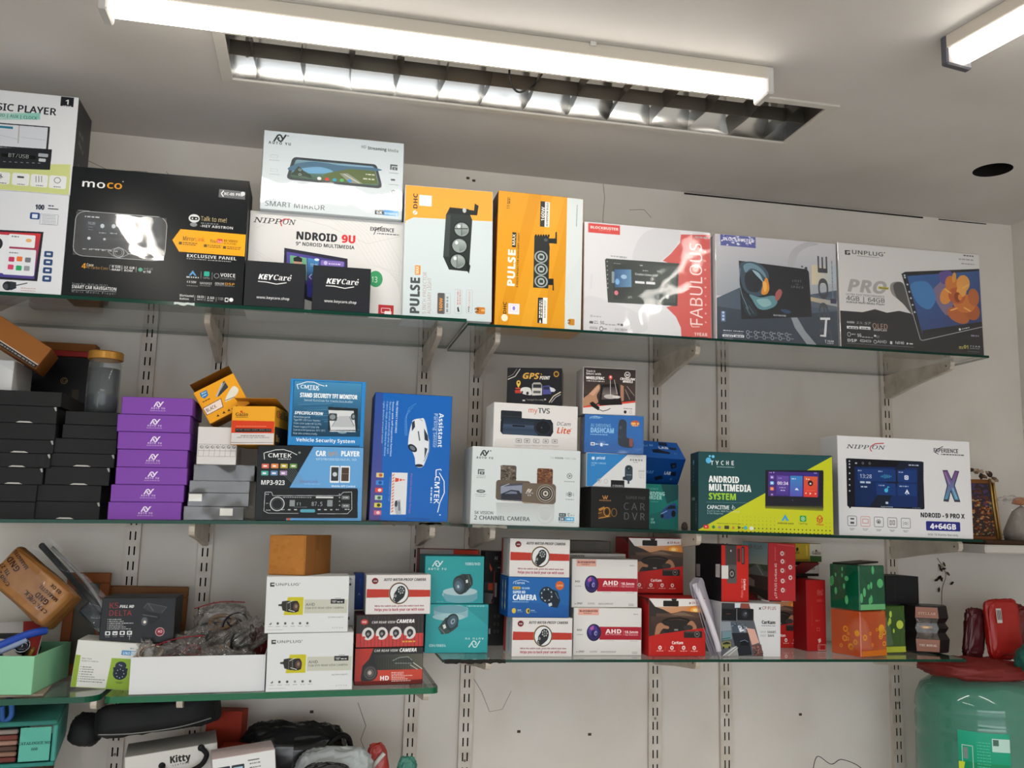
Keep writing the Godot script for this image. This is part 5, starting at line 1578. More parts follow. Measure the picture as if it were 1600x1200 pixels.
	Q([139.5,21.1,157.1,22.7,154.4,31.9,138.7,31.5],"121c30")
	Q([92.4,36.7,107,32.4,135.7,43.4,132.1,50.9,92.6,48.2],"121c30")
	RO(147.4,47.6,3.34,3.34,0.74,"8aa0c0")
	skin(b,"top",0.3)
	b = carton("multimedia_box", "dark green and lime multimedia system box with a purple and red screen", "box", "", Vector3(0.9578, 1.6369, 0.308), Vector3(0, -10.17, -0.38), 0.2957, 0.1715, 0.075, "14343a", 0.5)
	art(295.7,171.5,"1d4a4c")
	Q([299.2,-1.3,295.6,174.9,-1.3,184.2,1.2,170.3],"c2c81e")
	Q([-1.2,170.3,295.7,0.7,301.6,0.5,298,174.8,-1.3,184.2],"c4ca1c")
	O(21.9,18.3,6.1,6.57,"58b8e4")
	O(24.8,8.8,2.58,2.35,"6cc4ea")
	O(32,9.5,3.29,3.29,"6cc4ea")
	T("T",26.1,27.9,32.8,27.9,8.9,"f0f4f4","sx")
	T("Y",37.6,27.6,44.3,27.6,8.9,"f0f4f4","sx")
	T("C",49,27.3,55.7,27.3,8.9,"f0f4f4","sx")
	T("H",60.5,27,67.2,27,8.9,"f0f4f4","sx")
	T("E",71.9,26.7,78.6,26.7,8.9,"f0f4f4","sx")
	B(39.9,31.8,79,31.8,1.41,"a8bcbc")
	T("ANDROID",22.5,65.9,89.6,65.9,13.6,"f4f6f4","bx")
	T("MULTIMEDIA",21.8,84.4,115.5,84.4,14.6,"f4f6f4","bx")
	T("SYSTEM",22.2,103.1,83,103.1,13.6,"9ac832","bx")
	L([17.1,109.7,106.2,108.5],0.7,"6a8a8c")
	T("CAPACITIVE",18.7,124.1,67.6,124.1,8,"f0f4f4","sx")
	RO(76.4,120.6,3.76,3.29,0.94,"d8e0e0")
	L([74.9,114.1,75.2,121.5],1.41,"d8e0e0")
	T("Touch Screen, Multi Touch Control",18.6,130.1,89.4,130.1,3.8,"c8d4d4")
	T("& Fast Response",18.6,135.3,53.8,135.3,3.8,"c8d4d4")
	Q([147.4,35.5,275.1,32,276.2,35.5,273.8,120.3,146.3,117.1],"171721")
	G([146.4,113.6,274.7,109.8,273.8,121.4,146.3,119.4],"24241e","9a9a28",90,10)
	G([153.6,38.2,266,37,264.1,90.5,152.8,91.8],"4a2c7c","3a2a86",0)
	G([172.2,46.5,199.3,46.7,198.2,88.9,171.1,88],"6a4aa8","4a3a90",90)
	G([202.2,46.2,229.6,45.9,228.3,91,201,90.9],"3a8ac8","5a58b8",90)
	G([232.4,46.3,263,46.3,261.7,91.5,231.1,91.4],"d86038","e0382c",90)
	T("00:34",173.5,66.7,197.6,66.7,7,"f0ecf8","b")
	B(177.7,72.8,191.8,72.8,2.11,"b8a8d8")
	B(180.4,78.8,190.3,78.8,1.88,"d8c8f0")
	B(175.6,52.1,185.1,52.1,1.88,"a890d0")
	RR(157.7,46.9,8.4,7.7,1.9,"8a6ac8")
	R(160,49.2,3.7,3.2,"e0d8f4")
	RR(157.5,59.5,8.4,7.7,1.9,"6ac0f0")
	R(159.9,61.8,3.7,3.2,"f0f8fc")
	RR(157.3,72.1,8.4,7.7,1.9,"e87a4a")
	R(159.7,74.4,3.7,3.2,"f4b090")
	RR(157.2,84.7,8.4,7.7,1.9,"5a3a7a")
	R(159.5,87,3.7,3.1,"c8a8e0")
	O(246.7,61.2,5.63,6.1,"241416")
	O(246.7,62.2,2.11,2.11,"f4ece8")
	Q([234.1,83.4,237.4,81.5,237.4,85.2],"f8ece8")
	Q([244.5,81.3,248.7,83.7,244.4,86.4],"f8ece8")
	Q([256.2,82.3,259.5,83.9,256.2,85.8],"f8ece8")
	L([237.5,77.8,256.3,77.2],0.47,"f0a890")
	B(241.2,52.7,247.4,52.7,2.11,"f8dcd0")
	B(237,52.3,239.4,52.3,2.35,"f8dcd0")
	Q([211.8,76.9,215,72.4,217.8,73.2,221,77.8],"dce8f8")
	B(205.2,52.7,214.6,52.7,2.11,"c8e0f4")
	B(155.9,40.6,162.1,40.6,1.88,"c0b0e0")
	O(165.9,40.2,1.41,1.41,"c0b0e0")
	B(254.9,38.8,262.2,38.8,1.88,"b0a0e0")
	O(206.7,99.5,0.94,0.94,"6a6a74")
	O(88.1,138.8,0.7,0.7,"8f9a18")
	O(96.9,138.8,0.7,0.7,"8f9a18")
	O(105.6,138.8,0.7,0.7,"8f9a18")
	O(114.4,138.9,0.7,0.7,"8f9a18")
	O(123.1,138.9,0.7,0.7,"8f9a18")
	O(131.9,138.9,0.7,0.7,"8f9a18")
	O(140.6,138.9,0.7,0.7,"8f9a18")
	O(149.3,138.9,0.7,0.7,"8f9a18")
	O(158.1,138.9,0.7,0.7,"8f9a18")
	O(166.8,138.9,0.7,0.7,"8f9a18")
	O(279.7,139.1,0.7,0.7,"8f9a18")
	O(288.4,139.1,0.7,0.7,"8f9a18")
	O(88,146.9,0.94,0.94,"8f9a18")
	O(96.8,146.9,0.94,0.94,"8f9a18")
	O(105.5,147,0.94,0.94,"8f9a18")
	O(114.3,147,0.94,0.94,"8f9a18")
	O(123,147,0.94,0.94,"8f9a18")
	O(131.8,147,0.94,0.94,"8f9a18")
	O(140.5,147,0.94,0.94,"8f9a18")
	O(149.2,147,0.94,0.94,"8f9a18")
	O(157.9,147,0.94,0.94,"8f9a18")
	O(166.7,147,0.94,0.94,"8f9a18")
	O(279.6,147.2,0.94,0.94,"8f9a18")
	O(288.2,147.2,0.94,0.94,"8f9a18")
	O(87.9,155.1,1.17,1.17,"8f9a18")
	O(96.7,155.1,1.17,1.17,"8f9a18")
	O(105.4,155.1,1.17,1.17,"8f9a18")
	O(114.2,155.1,1.17,1.17,"8f9a18")
	O(122.9,155.1,1.17,1.17,"8f9a18")
	O(131.6,155.1,1.17,1.17,"8f9a18")
	O(140.4,155.1,1.17,1.17,"8f9a18")
	O(149.1,155.1,1.17,1.17,"8f9a18")
	O(157.8,155.1,1.17,1.17,"8f9a18")
	O(166.5,155.1,1.17,1.17,"8f9a18")
	O(279.4,155.3,1.17,1.17,"8f9a18")
	O(288.1,155.3,1.17,1.17,"8f9a18")
	O(87.8,163.2,1.41,1.41,"3a3a16")
	O(96.6,163.2,1.41,1.41,"3a3a16")
	O(105.3,163.2,1.41,1.41,"3a3a16")
	O(114.1,163.2,1.41,1.41,"3a3a16")
	O(122.8,163.2,1.41,1.41,"3a3a16")
	O(131.5,163.2,1.41,1.41,"3a3a16")
	O(140.3,163.2,1.41,1.41,"3a3a16")
	O(149,163.2,1.41,1.41,"3a3a16")
	O(157.7,163.2,1.41,1.41,"3a3a16")
	O(166.4,163.2,1.41,1.41,"3a3a16")
	O(175.1,163.2,1.41,1.41,"3a3a16")
	O(183.8,163.2,1.41,1.41,"3a3a16")
	O(192.5,163.2,1.41,1.41,"3a3a16")
	O(201.2,163.3,1.41,1.41,"3a3a16")
	O(209.9,163.3,1.41,1.41,"3a3a16")
	O(218.6,163.3,1.41,1.41,"3a3a16")
	O(227.3,163.3,1.41,1.41,"3a3a16")
	O(236,163.3,1.41,1.41,"3a3a16")
	O(244.6,163.3,1.41,1.41,"3a3a16")
	O(253.3,163.3,1.41,1.41,"3a3a16")
	O(262,163.3,1.41,1.41,"3a3a16")
	O(270.6,163.3,1.41,1.41,"3a3a16")
	O(279.3,163.3,1.41,1.41,"3a3a16")
	O(287.9,163.3,1.41,1.41,"3a3a16")
	O(87.7,171.3,1.64,1.64,"3a3a16")
	O(96.5,171.3,1.64,1.64,"3a3a16")
	O(105.2,171.3,1.64,1.64,"3a3a16")
	O(114,171.3,1.64,1.64,"3a3a16")
	O(122.7,171.3,1.64,1.64,"3a3a16")
	O(131.4,171.3,1.64,1.64,"3a3a16")
	O(140.2,171.3,1.64,1.64,"3a3a16")
	O(148.9,171.3,1.64,1.64,"3a3a16")
	O(157.6,171.3,1.64,1.64,"3a3a16")
	O(166.3,171.3,1.64,1.64,"3a3a16")
	O(175,171.3,1.64,1.64,"3a3a16")
	O(183.7,171.3,1.64,1.64,"3a3a16")
	O(192.4,171.3,1.64,1.64,"3a3a16")
	O(201.1,171.3,1.64,1.64,"3a3a16")
	O(209.8,171.3,1.64,1.64,"3a3a16")
	O(218.5,171.3,1.64,1.64,"3a3a16")
	O(227.1,171.3,1.64,1.64,"3a3a16")
	O(235.8,171.3,1.64,1.64,"3a3a16")
	O(244.5,171.4,1.64,1.64,"3a3a16")
	O(253.1,171.4,1.64,1.64,"3a3a16")
	O(261.8,171.4,1.64,1.64,"3a3a16")
	O(270.5,171.4,1.64,1.64,"3a3a16")
	O(279.1,171.4,1.64,1.64,"3a3a16")
	O(287.8,171.4,1.64,1.64,"3a3a16")
	Q([190,130.9,198.2,144.5,192.1,144.7,189.6,138.5,186.5,144.9,181.3,145],"3a9ad4")
	T("android auto",172.7,151.9,208.5,151.9,3.8,"4a4a1c","b")
	RR(221.9,132.5,14.3,13,2.3,"2e9a3e")
	RO(229.1,139.2,4.22,4.22,0.94,"f0f8f0")
	Q([228,137.1,231.2,139.1,227.9,141.3],"f0f8f0")
	T("CarPlay",219.3,151.6,239,151.6,3.8,"5a5a20")
	RO(266,135.5,4.69,5.16,1.88,"c83c20")
	L([260.1,135.7,261.1,144.9],2.11,"c83c20")
	L([271.9,135.3,270.5,144.6],2.11,"c83c20")
	L([265.9,140.1,265.8,148.2],2.11,"c83c20")
	L([260.1,139.2,263.4,147.1],1.41,"c83c20")
	L([271.8,138.8,268.1,147],1.41,"c83c20")
	T("Pluto",258.2,152.8,274.1,152.8,4.2,"c83c20","bi")
	RR(10.8,158.8,11.8,8,2.3,"d8342c")
	Q([15.1,161,18.8,162.7,15,164.7],"f4ece8")
	Q([28.6,162.4,32.6,158.8,36.9,163.1,32.6,167],"2a7a3a")
	O(45.9,163.1,3.76,3.76,"d0a048")
	O(45.9,163.1,1.88,1.88,"4a8ad0")
	RR(56.4,159.3,10.4,7.1,1.2,"3a3c28")
	O(76,163.3,2.82,2.82,"c87838")
	Q([85.5,158.8,93.8,162.3,86.6,166.2],"3a4420")
	O(102.7,162.5,3.76,3.99,"48a8b8")
	O(116,163.4,4.69,4.22,"e0e4d8")
	B(40.5,154.8,93.8,154.8,1.41,"7a8018")
	skin(b,"front",0.35)
	art(75,171.5,"16393c")
	T("T",34,63.4,34,58.7,9.4,"c8d4d4")
	T("Y",34.3,54.4,34.3,49.7,9.4,"c8d4d4")
	T("C",34.7,45.5,34.7,40.7,9.4,"c8d4d4")
	T("H",35,36.5,35,31.8,9.4,"c8d4d4")
	T("E",35.3,27.5,35.3,22.8,9.4,"c8d4d4")
	O(30.8,19.7,6.26,4.7,"8ac4dc")
	R(16.5,98.8,27.5,7.1,"8a9a9c")
	B(55.8,156.4,55.8,108.3,3.13,"c8d0d0")
	B(29.3,154.4,29.3,114.2,2.61,"6a8082")
	skin(b,"left",0.4)
	b = carton("car_stereo_box", "large white stereo box printed with a blue screen and a shaded letter X", "box", "", Vector3(1.2994, 1.6347, 0.308), Vector3(0, -2.75, -0.38), 0.3263, 0.2211, 0.08, "c4c6c7", 0.5)
	art(326.3,221.1,"dedee0")
	T("NIPP",20.3,27.2,74.8,27.2,8.7,"3a3c44","ri")
	T("ON",81.1,26.7,113.7,26.7,8.7,"3a3c44","ri")
	L([112.6,12.5,91.8,14.3,80.8,20.6,78.6,26.6,82.2,32.3],2.16,"b8323c")
	T("EXPERIENCE",235.2,27,297.6,27,8.7,"34363c","sx")
	B(254.3,31.4,311.9,31.4,2.47,"5a5c60")
	L([259.9,13.2,243.2,21.3,239.1,27.5,247.8,31.6],1.55,"34363c")
	RR(20.1,50,188,108.5,4.3,"15171f")
	Q([19.4,51.2,24.5,49.8,29.1,160.3,24.6,161.9],"15171f")
	G([39.6,67.7,192.8,64.9,192.7,152.4,38.7,157],"132a58","18336c",0)
	Q([152.9,50.1,209.5,50.9,205.6,155,73.6,157.5],"1b2233")
	G([163.6,66,194.4,64.8,191,154,115.2,156.2],"1a2f60","1c2f66",0)
	RR(46.7,71.8,46.6,27.1,1.9,"1d3c78")
	RR(92.8,71.6,47,27.2,1.9,"1d3c78")
	RR(144.1,71.1,47.4,27.3,1.9,"1d3c78")
	RR(91.6,102.5,47,27.3,1.9,"1d3c78")
	RR(142.9,102.2,47.4,27.4,1.9,"1d3c78")
	T("13:28",51.3,93.1,81.2,93.1,8.7,"dfe8f4")
	B(52.2,102.5,78.3,102.5,4.33,"b8c8e0")
	B(53.7,112.6,70.9,112.6,3.09,"b8c8e0")
	B(47.5,76.4,56.4,76.4,2.47,"a8bcd8")
	B(97.1,76.5,107.3,76.5,2.47,"a8bcd8")
	B(147.1,76.4,160,76.4,2.47,"a8bcd8")
	B(97.2,107.9,112.5,107.9,2.47,"a8bcd8")
	B(147.8,108.1,171.1,108.1,2.78,"a8bcd8")
	R(102.5,87.1,1.2,1.7,"4ab0d0")
	R(105,86.4,1.2,2.9,"4ab0d0")
	R(107.6,85.1,1.1,5.3,"4ab0d0")
	R(110.3,83.6,1,8.2,"4ab0d0")
	R(112.9,82.6,0.9,10,"4ab0d0")
	R(115.4,84,1,7,"4ab0d0")
	R(118,83,0.9,8.8,"4ab0d0")
	R(120.5,84.7,1.1,5.3,"4ab0d0")
	R(123.1,83.4,1,7.6,"4ab0d0")
	R(125.6,85.1,1.1,4.1,"4ab0d0")
	R(128.1,85.9,1.2,2.3,"4ab0d0")
	RR(160.7,82.9,10.3,10.3,2.8,"dfe8f4")
	RO(166,88.1,3.09,3.09,0.93,"1d3c78")
	O(115.3,118.8,4.64,4.64,"4ab8e0")
	L([118.6,117.8,118.8,110.4,123.3,111.4],1.86,"4ab8e0")
	Q([166.3,114.1,172.4,124.9,167.8,125,166.1,120.6,162.7,125.2,160.4,124.4],"e8f0f8")
	O(165.2,125.4,1.55,1.55,"b8c8e0")
	B(41.2,60.2,46.2,60.2,3.09,"c8d0dc")
	RO(60.2,59.6,2.47,2.47,0.62,"c8d0dc")
	RO(76.7,59.5,2.47,2.47,0.62,"c8d0dc")
	B(172.3,59.3,196.9,59.3,2.78,"b8c4d8")
	T("NIPPON",101,157.1,130.6,157.1,2.5,"c8d0dc","b")
	RR(113.1,144.2,6.2,5.1,0.6,"c8d4e8")
	B(178.3,155.8,199.7,155.8,1.55,"6a7890")
	O(27.7,56.4,1.86,1.86,"c8ccd4")
	O(27.7,63.1,1.86,1.86,"c8ccd4")
	O(27.7,70.2,1.86,1.86,"c8ccd4")
	O(27.5,83.6,1.86,1.86,"c8ccd4")
	O(27.2,97.1,1.86,1.86,"c8ccd4")
	O(26.9,110,1.86,1.86,"c8ccd4")
	O(26.7,122.9,1.86,1.86,"c8ccd4")
	Q([256.2,67.6,268.4,67.2,277.5,87.1,286.8,67.4,297.9,68.5,285.5,101.8,297.9,139.1,283.1,138.9,274.4,117.1,268.3,139.4,255.2,138.6,265.7,102.5],"3a3c4a")
	G([258.4,69.9,267.6,69.6,277.3,91.6,287.4,69.4,295.3,69.8,282.8,101.9,294.1,134.4,284.3,134.1,275.3,111.1,265.9,133.8,258.7,133.7,268.4,102.4],"7a4a86","5a9ab8",90)
	L([261.6,72.2,273.1,99.2],1.86,"b08ab8")
	L([279.3,108,289,131.6],1.86,"8ac4d8")
	T("NDROID - 9 PRO X",197,176,306.5,176,9.9,"2c2e34","bx")
	RR(210.3,184.6,84.4,21,2.5,"2a2f80")
	T("4+64GB",220.1,201.6,285,201.6,11.8,"f4f4f8","bx")
	T("With 18 Months Warranty",213.7,216.6,289.1,216.6,4.6,"55575c")
	RR(19.6,178.1,22.8,22.8,3.1,"6a6c72",1.24)
	B(24.2,206.2,36.8,206.2,1.55,"8a8c92")
	B(26,208.9,34.2,208.9,1.55,"8a8c92")
	RR(51.2,178.4,23,22.9,3.1,"d08a84",1.24)
	B(55.9,206.6,68.6,206.6,1.55,"8a8c92")
	B(57.7,209.2,65.9,209.2,1.55,"8a8c92")
	RR(83.6,178.6,23.1,22.9,3.1,"6a6c72",1.24)
	B(88.3,206.9,101.1,206.9,1.55,"8a8c92")
	B(90.1,209.6,98.4,209.6,1.55,"8a8c92")
	RR(116.2,178.9,23.2,23,3.1,"6a6c72",1.24)
	B(120.9,207.2,133.8,207.2,1.55,"8a8c92")
	B(122.8,209.9,131.1,209.9,1.55,"8a8c92")
	RR(149,179.2,23.3,23.1,3.1,"6a6c72",1.24)
	B(153.7,207.6,166.6,207.6,1.55,"8a8c92")
	B(155.6,210.3,164,210.3,1.55,"8a8c92")
	R(27,183.2,8.7,3.3,"4a4c52")
	R(26.7,191.4,8.7,4.5,"4a4c52")
	RR(55.4,184.1,14.9,10.2,1.2,"c87870",1.24)
	RO(94.7,189.2,5.26,4.64,1.24,"4a4c52")
	O(94.7,189.8,2.47,2.16,"4a4c52")
	RR(121.4,185.6,5.1,10.2,0.9,"4a4c52",1.24)
	RR(128.8,185.3,5.1,10.2,0.9,"4a4c52",1.24)
	RO(160.5,191.3,2.78,3.09,0.93,"4a4c52")
	L([155.2,186.7,154.8,196.5],0.93,"8a8c92")
	L([166.2,186.4,165.8,196.2],0.93,"8a8c92")
	skin(b,"front",0.35)

func lower_shelf() -> void:
	var b: Node3D
	# lower shelves, from the left
	b = carton("rear_camera_box", "white fish eye camera box with a yellow square, lower of the pair, on the glass", "box", "white fish eye camera boxes", Vector3(0.0102, 1.3231, 0.3205), Vector3(0, 0, 1.08), 0.1599, 0.1068, 0.095, "b9bbbb", 0.5)
	var unp = b
	art(159.9,106.8,"dadcdc")
	R(6.4,10.9,8.3,7.8,"3a3c3e")
	R(8.9,13.3,5.5,2.2,"dadcdc")
	T("UNPLUG",16.4,17,61.9,17,4.7,"6a6c6e","sx")
	O(63.5,12.9,0.87,0.87,"6a6c6e")
	Q([41.6,39.2,72,39.4,71.4,73.2,34.6,73.2],"c4bb20")
	Q([74,43.7,157.9,44.8,157.9,71.1,74.2,70.5],"c3c4b6")
	Q([23.9,52.7,32.5,51.5,32.8,56.7,24.1,55.8],"3a3a34")
	Q([30.7,47.2,39.6,46,50.1,46.9,60.5,46.7,64.6,56.8,63.1,66.7,54.3,68.7,42.3,67.5,32.3,64.3,29.6,54.3],"2c2b26")
	O(56.9,57.4,7.56,11.05,"1e1d1a")
	O(57.5,57.4,5.23,7.56,"5a4038")
	O(58.1,56.9,2.33,3.49,"8a7a6a")
	L([41.4,50.4,53,45],1.45,"c8c8c0")
	L([43.6,63.3,55.7,67.1],1.45,"d8d8d0")
	L([39.7,47.4,40.2,66.6],1.16,"6a6658")
	L([46.2,46.8,47.4,67.9],0.87,"8a8676")
	T("AHD",76.5,56.3,94.8,56.3,5.2,"4a4c44")
	T("FISH EYE REAR VIEW CAMERA",76.2,62.3,151.1,62.3,3.5,"5a5c54")
	R(124.9,43.7,26.9,8.8,"2c2c2c")
	T("100°",127,50.6,136.4,50.6,4.1,"f0f0f0","b")
	B(137.6,49.3,149.9,49.3,2.04,"d0d0d0")
	B(133.1,42,144.9,42,1.16,"7a7c78")
	T("ULTRA CLEAR",120.7,79.7,151.2,79.7,2.6,"8a8c8e")
	B(121.8,78.7,147.6,78.7,0.87,"aaaaaa")
	O(9.9,89,2.33,2.33,"3a3c3e")
	B(6.1,94.5,14.4,94.5,1.16,"a0a2a4")
	O(24.2,89,2.33,2.33,"4a4c4e")
	B(20.4,94.6,28.7,94.6,1.16,"a0a2a4")
	O(38.5,89.1,2.33,2.33,"4a4c4e")
	B(34.7,94.6,43,94.6,1.16,"a0a2a4")
	O(52.7,89.2,2.33,2.33,"9a9c9e")
	B(48.9,94.7,57.2,94.7,1.16,"a0a2a4")
	O(67,89.3,2.33,2.33,"5a5c5e")
	B(63.1,94.8,71.4,94.8,1.16,"a0a2a4")
	O(81.1,89.4,2.33,2.33,"5a5c5e")
	B(77.3,94.9,85.5,94.9,1.16,"a0a2a4")
	O(8.7,87.8,2.04,2.04,"dadcdc")
	B(4.7,100.9,36.2,100.9,0.87,"a0a2a4")
	T("S T E V A",129.3,100.1,150.9,100.1,2.3,"8a8c8e")
	skin(b,"front",0.35)
	b = carton("rear_camera_box", "white fish eye camera box with yellow square, upper of the pair, under the brown carton", "box", "white fish eye camera boxes", Vector3(-0.0008, 1.4301, 0.3205), Vector3(0, 0, 0.98), 0.1554, 0.1054, 0.095, "b9bbbb", 0.5)
	same_skin(b, unp)
	b = carton("white_carton", "white carton with grey lettering seen behind the upper white fish eye camera box", "box", "", Vector3(0.0761, 1.4316, 0.222), Vector3(0, 0, 1.08), 0.0326, 0.1003, 0.06, "b6b8b8", 0.5)
	art(32.6,100.3,"cfd1d1")
	R(21.5,15.2,3.7,4.4,"3a3c3e")
	B(21.5,5.3,26.8,5.3,1.83,"6a6c6e")
	B(21.6,7.8,26.9,7.8,1.22,"6a6c6e")
	R(19.3,82.7,4.6,5.9,"3a3c3e")
	skin(b,"front",0.4)
	b = carton("brown_carton", "small plain brown carton with bulging sides, on top of the white fish eye camera boxes", "carton", "", Vector3(-0.045, 1.5352, 0.29), Vector3(0, -30, 0.98), 0.081, 0.0765, 0.1, "9c6426", 0.75)
	art(81,76.5,"b8793a")
	L([78.1,0,80.2,76.5],0.99,"8a5622")
	S(-5.2,1.5,89.7,74.3,["b47536","bc7d3e","b07232"],40,5.97,8)
	skin(b,"front",0.8)
	art(100,76.5,"8a5a2c")
	L([36.6,-0.1,36.5,76],1.59,"7a4c20")
	Q([31.6,-3.4,50.4,-3.7,52.4,30.1,40.3,29.8],"7c5026")
	skin(b,"right",0.8)
	b = carton("rear_camera_box", "red and black rear camera box with a printed car, lowest of its pile", "box", "", Vector3(0.1623, 1.3254, 0.28), Vector3(0, 0, 0.87), 0.1342, 0.071, 0.085, "2a1a18", 0.5)
	art(134.2,71,"232120")
	Q([0,-1.6,36.3,-1.6,27.2,20.9,14.6,34.4,12,57.4,15.6,71.2,0,71],"b53324")
	Q([40.5,42.6,134.8,42.2,135,62.2,28.3,66.8,43.9,51.8],"c5412c")
	Q([-0.2,63.4,135,62.8,135.2,72.5,0,72],"6a221a")
	G([36.6,12,134.4,11.9,134.8,42.2,43.7,42.1],"2a2c26","5a584a",0)
	Q([71.7,23.6,84,17.9,102.5,16.3,114.9,23.3,115.6,32.2,78.1,32.9],"3a3e38")
	L([73.3,25.2,87.2,18.9,104.1,17.6,113.4,24.7],1.23,"a0a89c")
	L([78.1,29.8,111.9,30.7],1.54,"8a9286")
	L([115,29.3,134.8,43.1],1.54,"c8c4b8")
	L([108.9,33.6,124.3,42.8],1.54,"b8b4a8")
	L([43.2,18.3,43.7,42.1],0.62,"1a1a16")
	L([48.2,18.4,48.8,42.2],0.62,"1a1a16")
	L([53.3,18.6,53.8,42.3],0.62,"1a1a16")
	L([58.4,18.7,58.9,42.4],0.62,"1a1a16")
	L([63.4,18.9,63.9,42.5],0.62,"1a1a16")
	L([68.5,19,68.9,42.6],0.62,"1a1a16")
	L([73.5,19.1,73.9,42.7],0.62,"1a1a16")
	L([78.5,19.3,78.9,42.8],0.62,"1a1a16")
	L([83.5,19.4,83.9,42.9],0.62,"1a1a16")
	L([88.4,19.6,88.8,43],0.62,"1a1a16")
	L([93.4,19.7,93.8,43.1],0.62,"1a1a16")
	L([98.3,19.8,98.7,43.2],0.62,"1a1a16")
	L([103.2,20,103.6,43.3],0.62,"1a1a16")
	L([108.1,20.1,108.5,43.4],0.62,"1a1a16")
	O(30.4,47.9,14.78,15.39,"2c2826")
	O(30.4,47.9,12.93,13.54,"3a3634")
	O(30.4,47.9,7.39,8,"5a5654")
	O(29.4,47.3,3.69,4,"b8a8a0")
	RO(30.4,47.9,11.08,11.7,0.92,"6a6462")
	T("CAR REAR VIEW",36.5,6.9,83.9,6.9,4.6,"e4e0dc","bi")
	T("CAMERA",86.3,7.7,121.3,7.7,6.8,"f4f2f0","bix")
	T("HD",49.2,62.8,68.1,62.8,8.6,"f4f2f0","bx")
	B(72.2,47.9,96.9,47.9,1.54,"f0dcd4")
	B(72.2,51.2,96.4,51.2,1.54,"f0dcd4")
	B(72.3,54.6,114.7,54.6,1.54,"f0dcd4")
	B(72.4,57.8,99.5,57.8,1.54,"f0dcd4")
	B(72.4,61.1,104.8,61.1,1.54,"f0dcd4")
	B(72.5,64.5,111.9,64.5,1.54,"f0dcd4")
	skin(b,"front",0.2)
	b = carton("rear_camera_box", "black and red rear view camera box with four round pictures, between two other camera boxes", "box", "", Vector3(0.1618, 1.3969, 0.278), Vector3(0, 0, 0.87), 0.1341, 0.0626, 0.085, "3a1a18", 0.5)
	art(134.1,62.6,"2c2523")
	Q([-0.4,35.6,134.4,36.1,134.7,64.2,0,63.2],"c23a34")
	L([6.8,1.6,9,60.4],0.95,"3a3230")
	L([13.9,1.7,16,60.6],0.95,"4a3a38")
	L([21,1.8,23,60.8],0.95,"5a3836")
	L([28.1,1.9,30,61],0.95,"3a3230")
	L([35.2,2,37.1,61.2],0.95,"4a3a38")
	L([42.4,2.1,44.2,61.5],0.95,"5a3836")
	L([49.7,2.2,51.3,61.7],0.95,"3a3230")
	L([56.9,2.3,58.5,61.9],0.95,"4a3a38")
	L([64.2,2.4,65.7,62.1],0.95,"5a3836")
	L([71.5,2.5,72.9,62.3],0.95,"3a3230")
	L([78.8,2.6,80.2,62.5],0.95,"4a3a38")
	L([86.2,2.6,87.4,62.8],0.95,"5a3836")
	L([93.6,2.7,94.8,63],0.95,"3a3230")
	L([101.1,2.8,102.1,63.2],0.95,"4a3a38")
	L([108.5,2.9,109.5,63.4],0.95,"5a3836")
	L([116,3,116.9,63.6],0.95,"3a3230")
	L([123.6,3.1,124.3,63.9],0.95,"4a3a38")
	L([131.1,3.2,131.8,64.1],0.95,"5a3836")
	O(15.5,12.7,7.56,5.67,"b8342c")
	T("HD",11,14.9,20.2,14.9,4.4,"f4ece8","b")
	T("CAR REAR VIEW",29.5,16.1,76.6,16.1,4.7,"e8e4e0","bi")
	T("CAMERA",78.5,15.6,115.2,15.6,6.9,"f4f2f0","bix")
	O(23.4,36.2,11.97,12.6,"d8d4d0")
	O(24,35.6,6.3,6.93,"2c2a2a")
	O(23.4,36.8,2.84,3.15,"8a8684")
	Q([18,40.7,26.6,41.8,23.7,45.5],"3a3634")
	O(15.1,43.7,2.84,2.84,"c83a34")
	O(50.6,35.9,11.97,12.6,"d8d4d0")
	O(51.2,35.3,6.3,6.93,"2c2a2a")
	O(50.6,36.5,2.84,3.15,"8a8684")
	Q([45.1,40.4,53.9,41.6,50.9,45.2],"3a3634")
	O(42.1,43.5,2.84,2.84,"c83a34")
	O(78.3,35.5,11.97,12.6,"d8d4d0")
	O(78.9,34.9,6.3,6.93,"2c2a2a")
	O(78.3,36.2,2.84,3.15,"8a8684")
	Q([72.7,40.1,81.6,41.3,78.5,45],"3a3634")
	O(69.6,43.2,2.84,2.84,"c83a34")
	O(106.5,35.2,11.97,12.6,"d8d4d0")
	O(107.1,34.6,6.3,6.93,"2c2a2a")
	O(106.5,35.9,2.84,3.15,"8a8684")
	Q([100.7,39.8,109.8,41,106.6,44.7],"3a3634")
	O(97.6,42.9,2.84,2.84,"c83a34")
	B(92,52.7,117.7,52.7,2.84,"d8a83a")
	skin(b,"front",0.2)
	b = carton("rear_camera_box", "white and red waterproof camera box on top of the black and red camera boxes", "box", "white and red waterproof camera boxes", Vector3(0.1756, 1.46, 0.275), Vector3(0, 0, 0.87), 0.1291, 0.0773, 0.085, "c9c6c2", 0.45)
	var awp = b
	art(129.1,77.3,"dfdbd8")
	Q([0.9,27.3,129.3,29.6,129.5,43.3,0.8,44.3],"b8382a")
	O(17,11.1,6.45,6.13,"7a1c20")
	O(17,11.1,6.45,2.58,"4a1418")
	T("HD",13.2,13.1,21.6,13.1,3.2,"f0e0dc","b")
	T("AUTO WATER-PROOF CAMERA",34.3,11.2,119.6,11.2,5.2,"2c2a2a","bi")
	O(65.6,36,20.64,21.93,"c8a050")
	O(65.9,36,20,21.29,"3a3a3c")
	O(65.9,36,18.06,19.35,"e2e2e2")
	K([55.5,38.5,61.6,28.8,71.1,22.3,78.2,29,76.3,42,68.4,50.1,60.6,54.8,57.3,48.3],"2a2c2c")
	O(69.7,30.5,8.71,9.35,"1e2020")
	O(74.8,30.6,1.61,1.94,"a8acac")
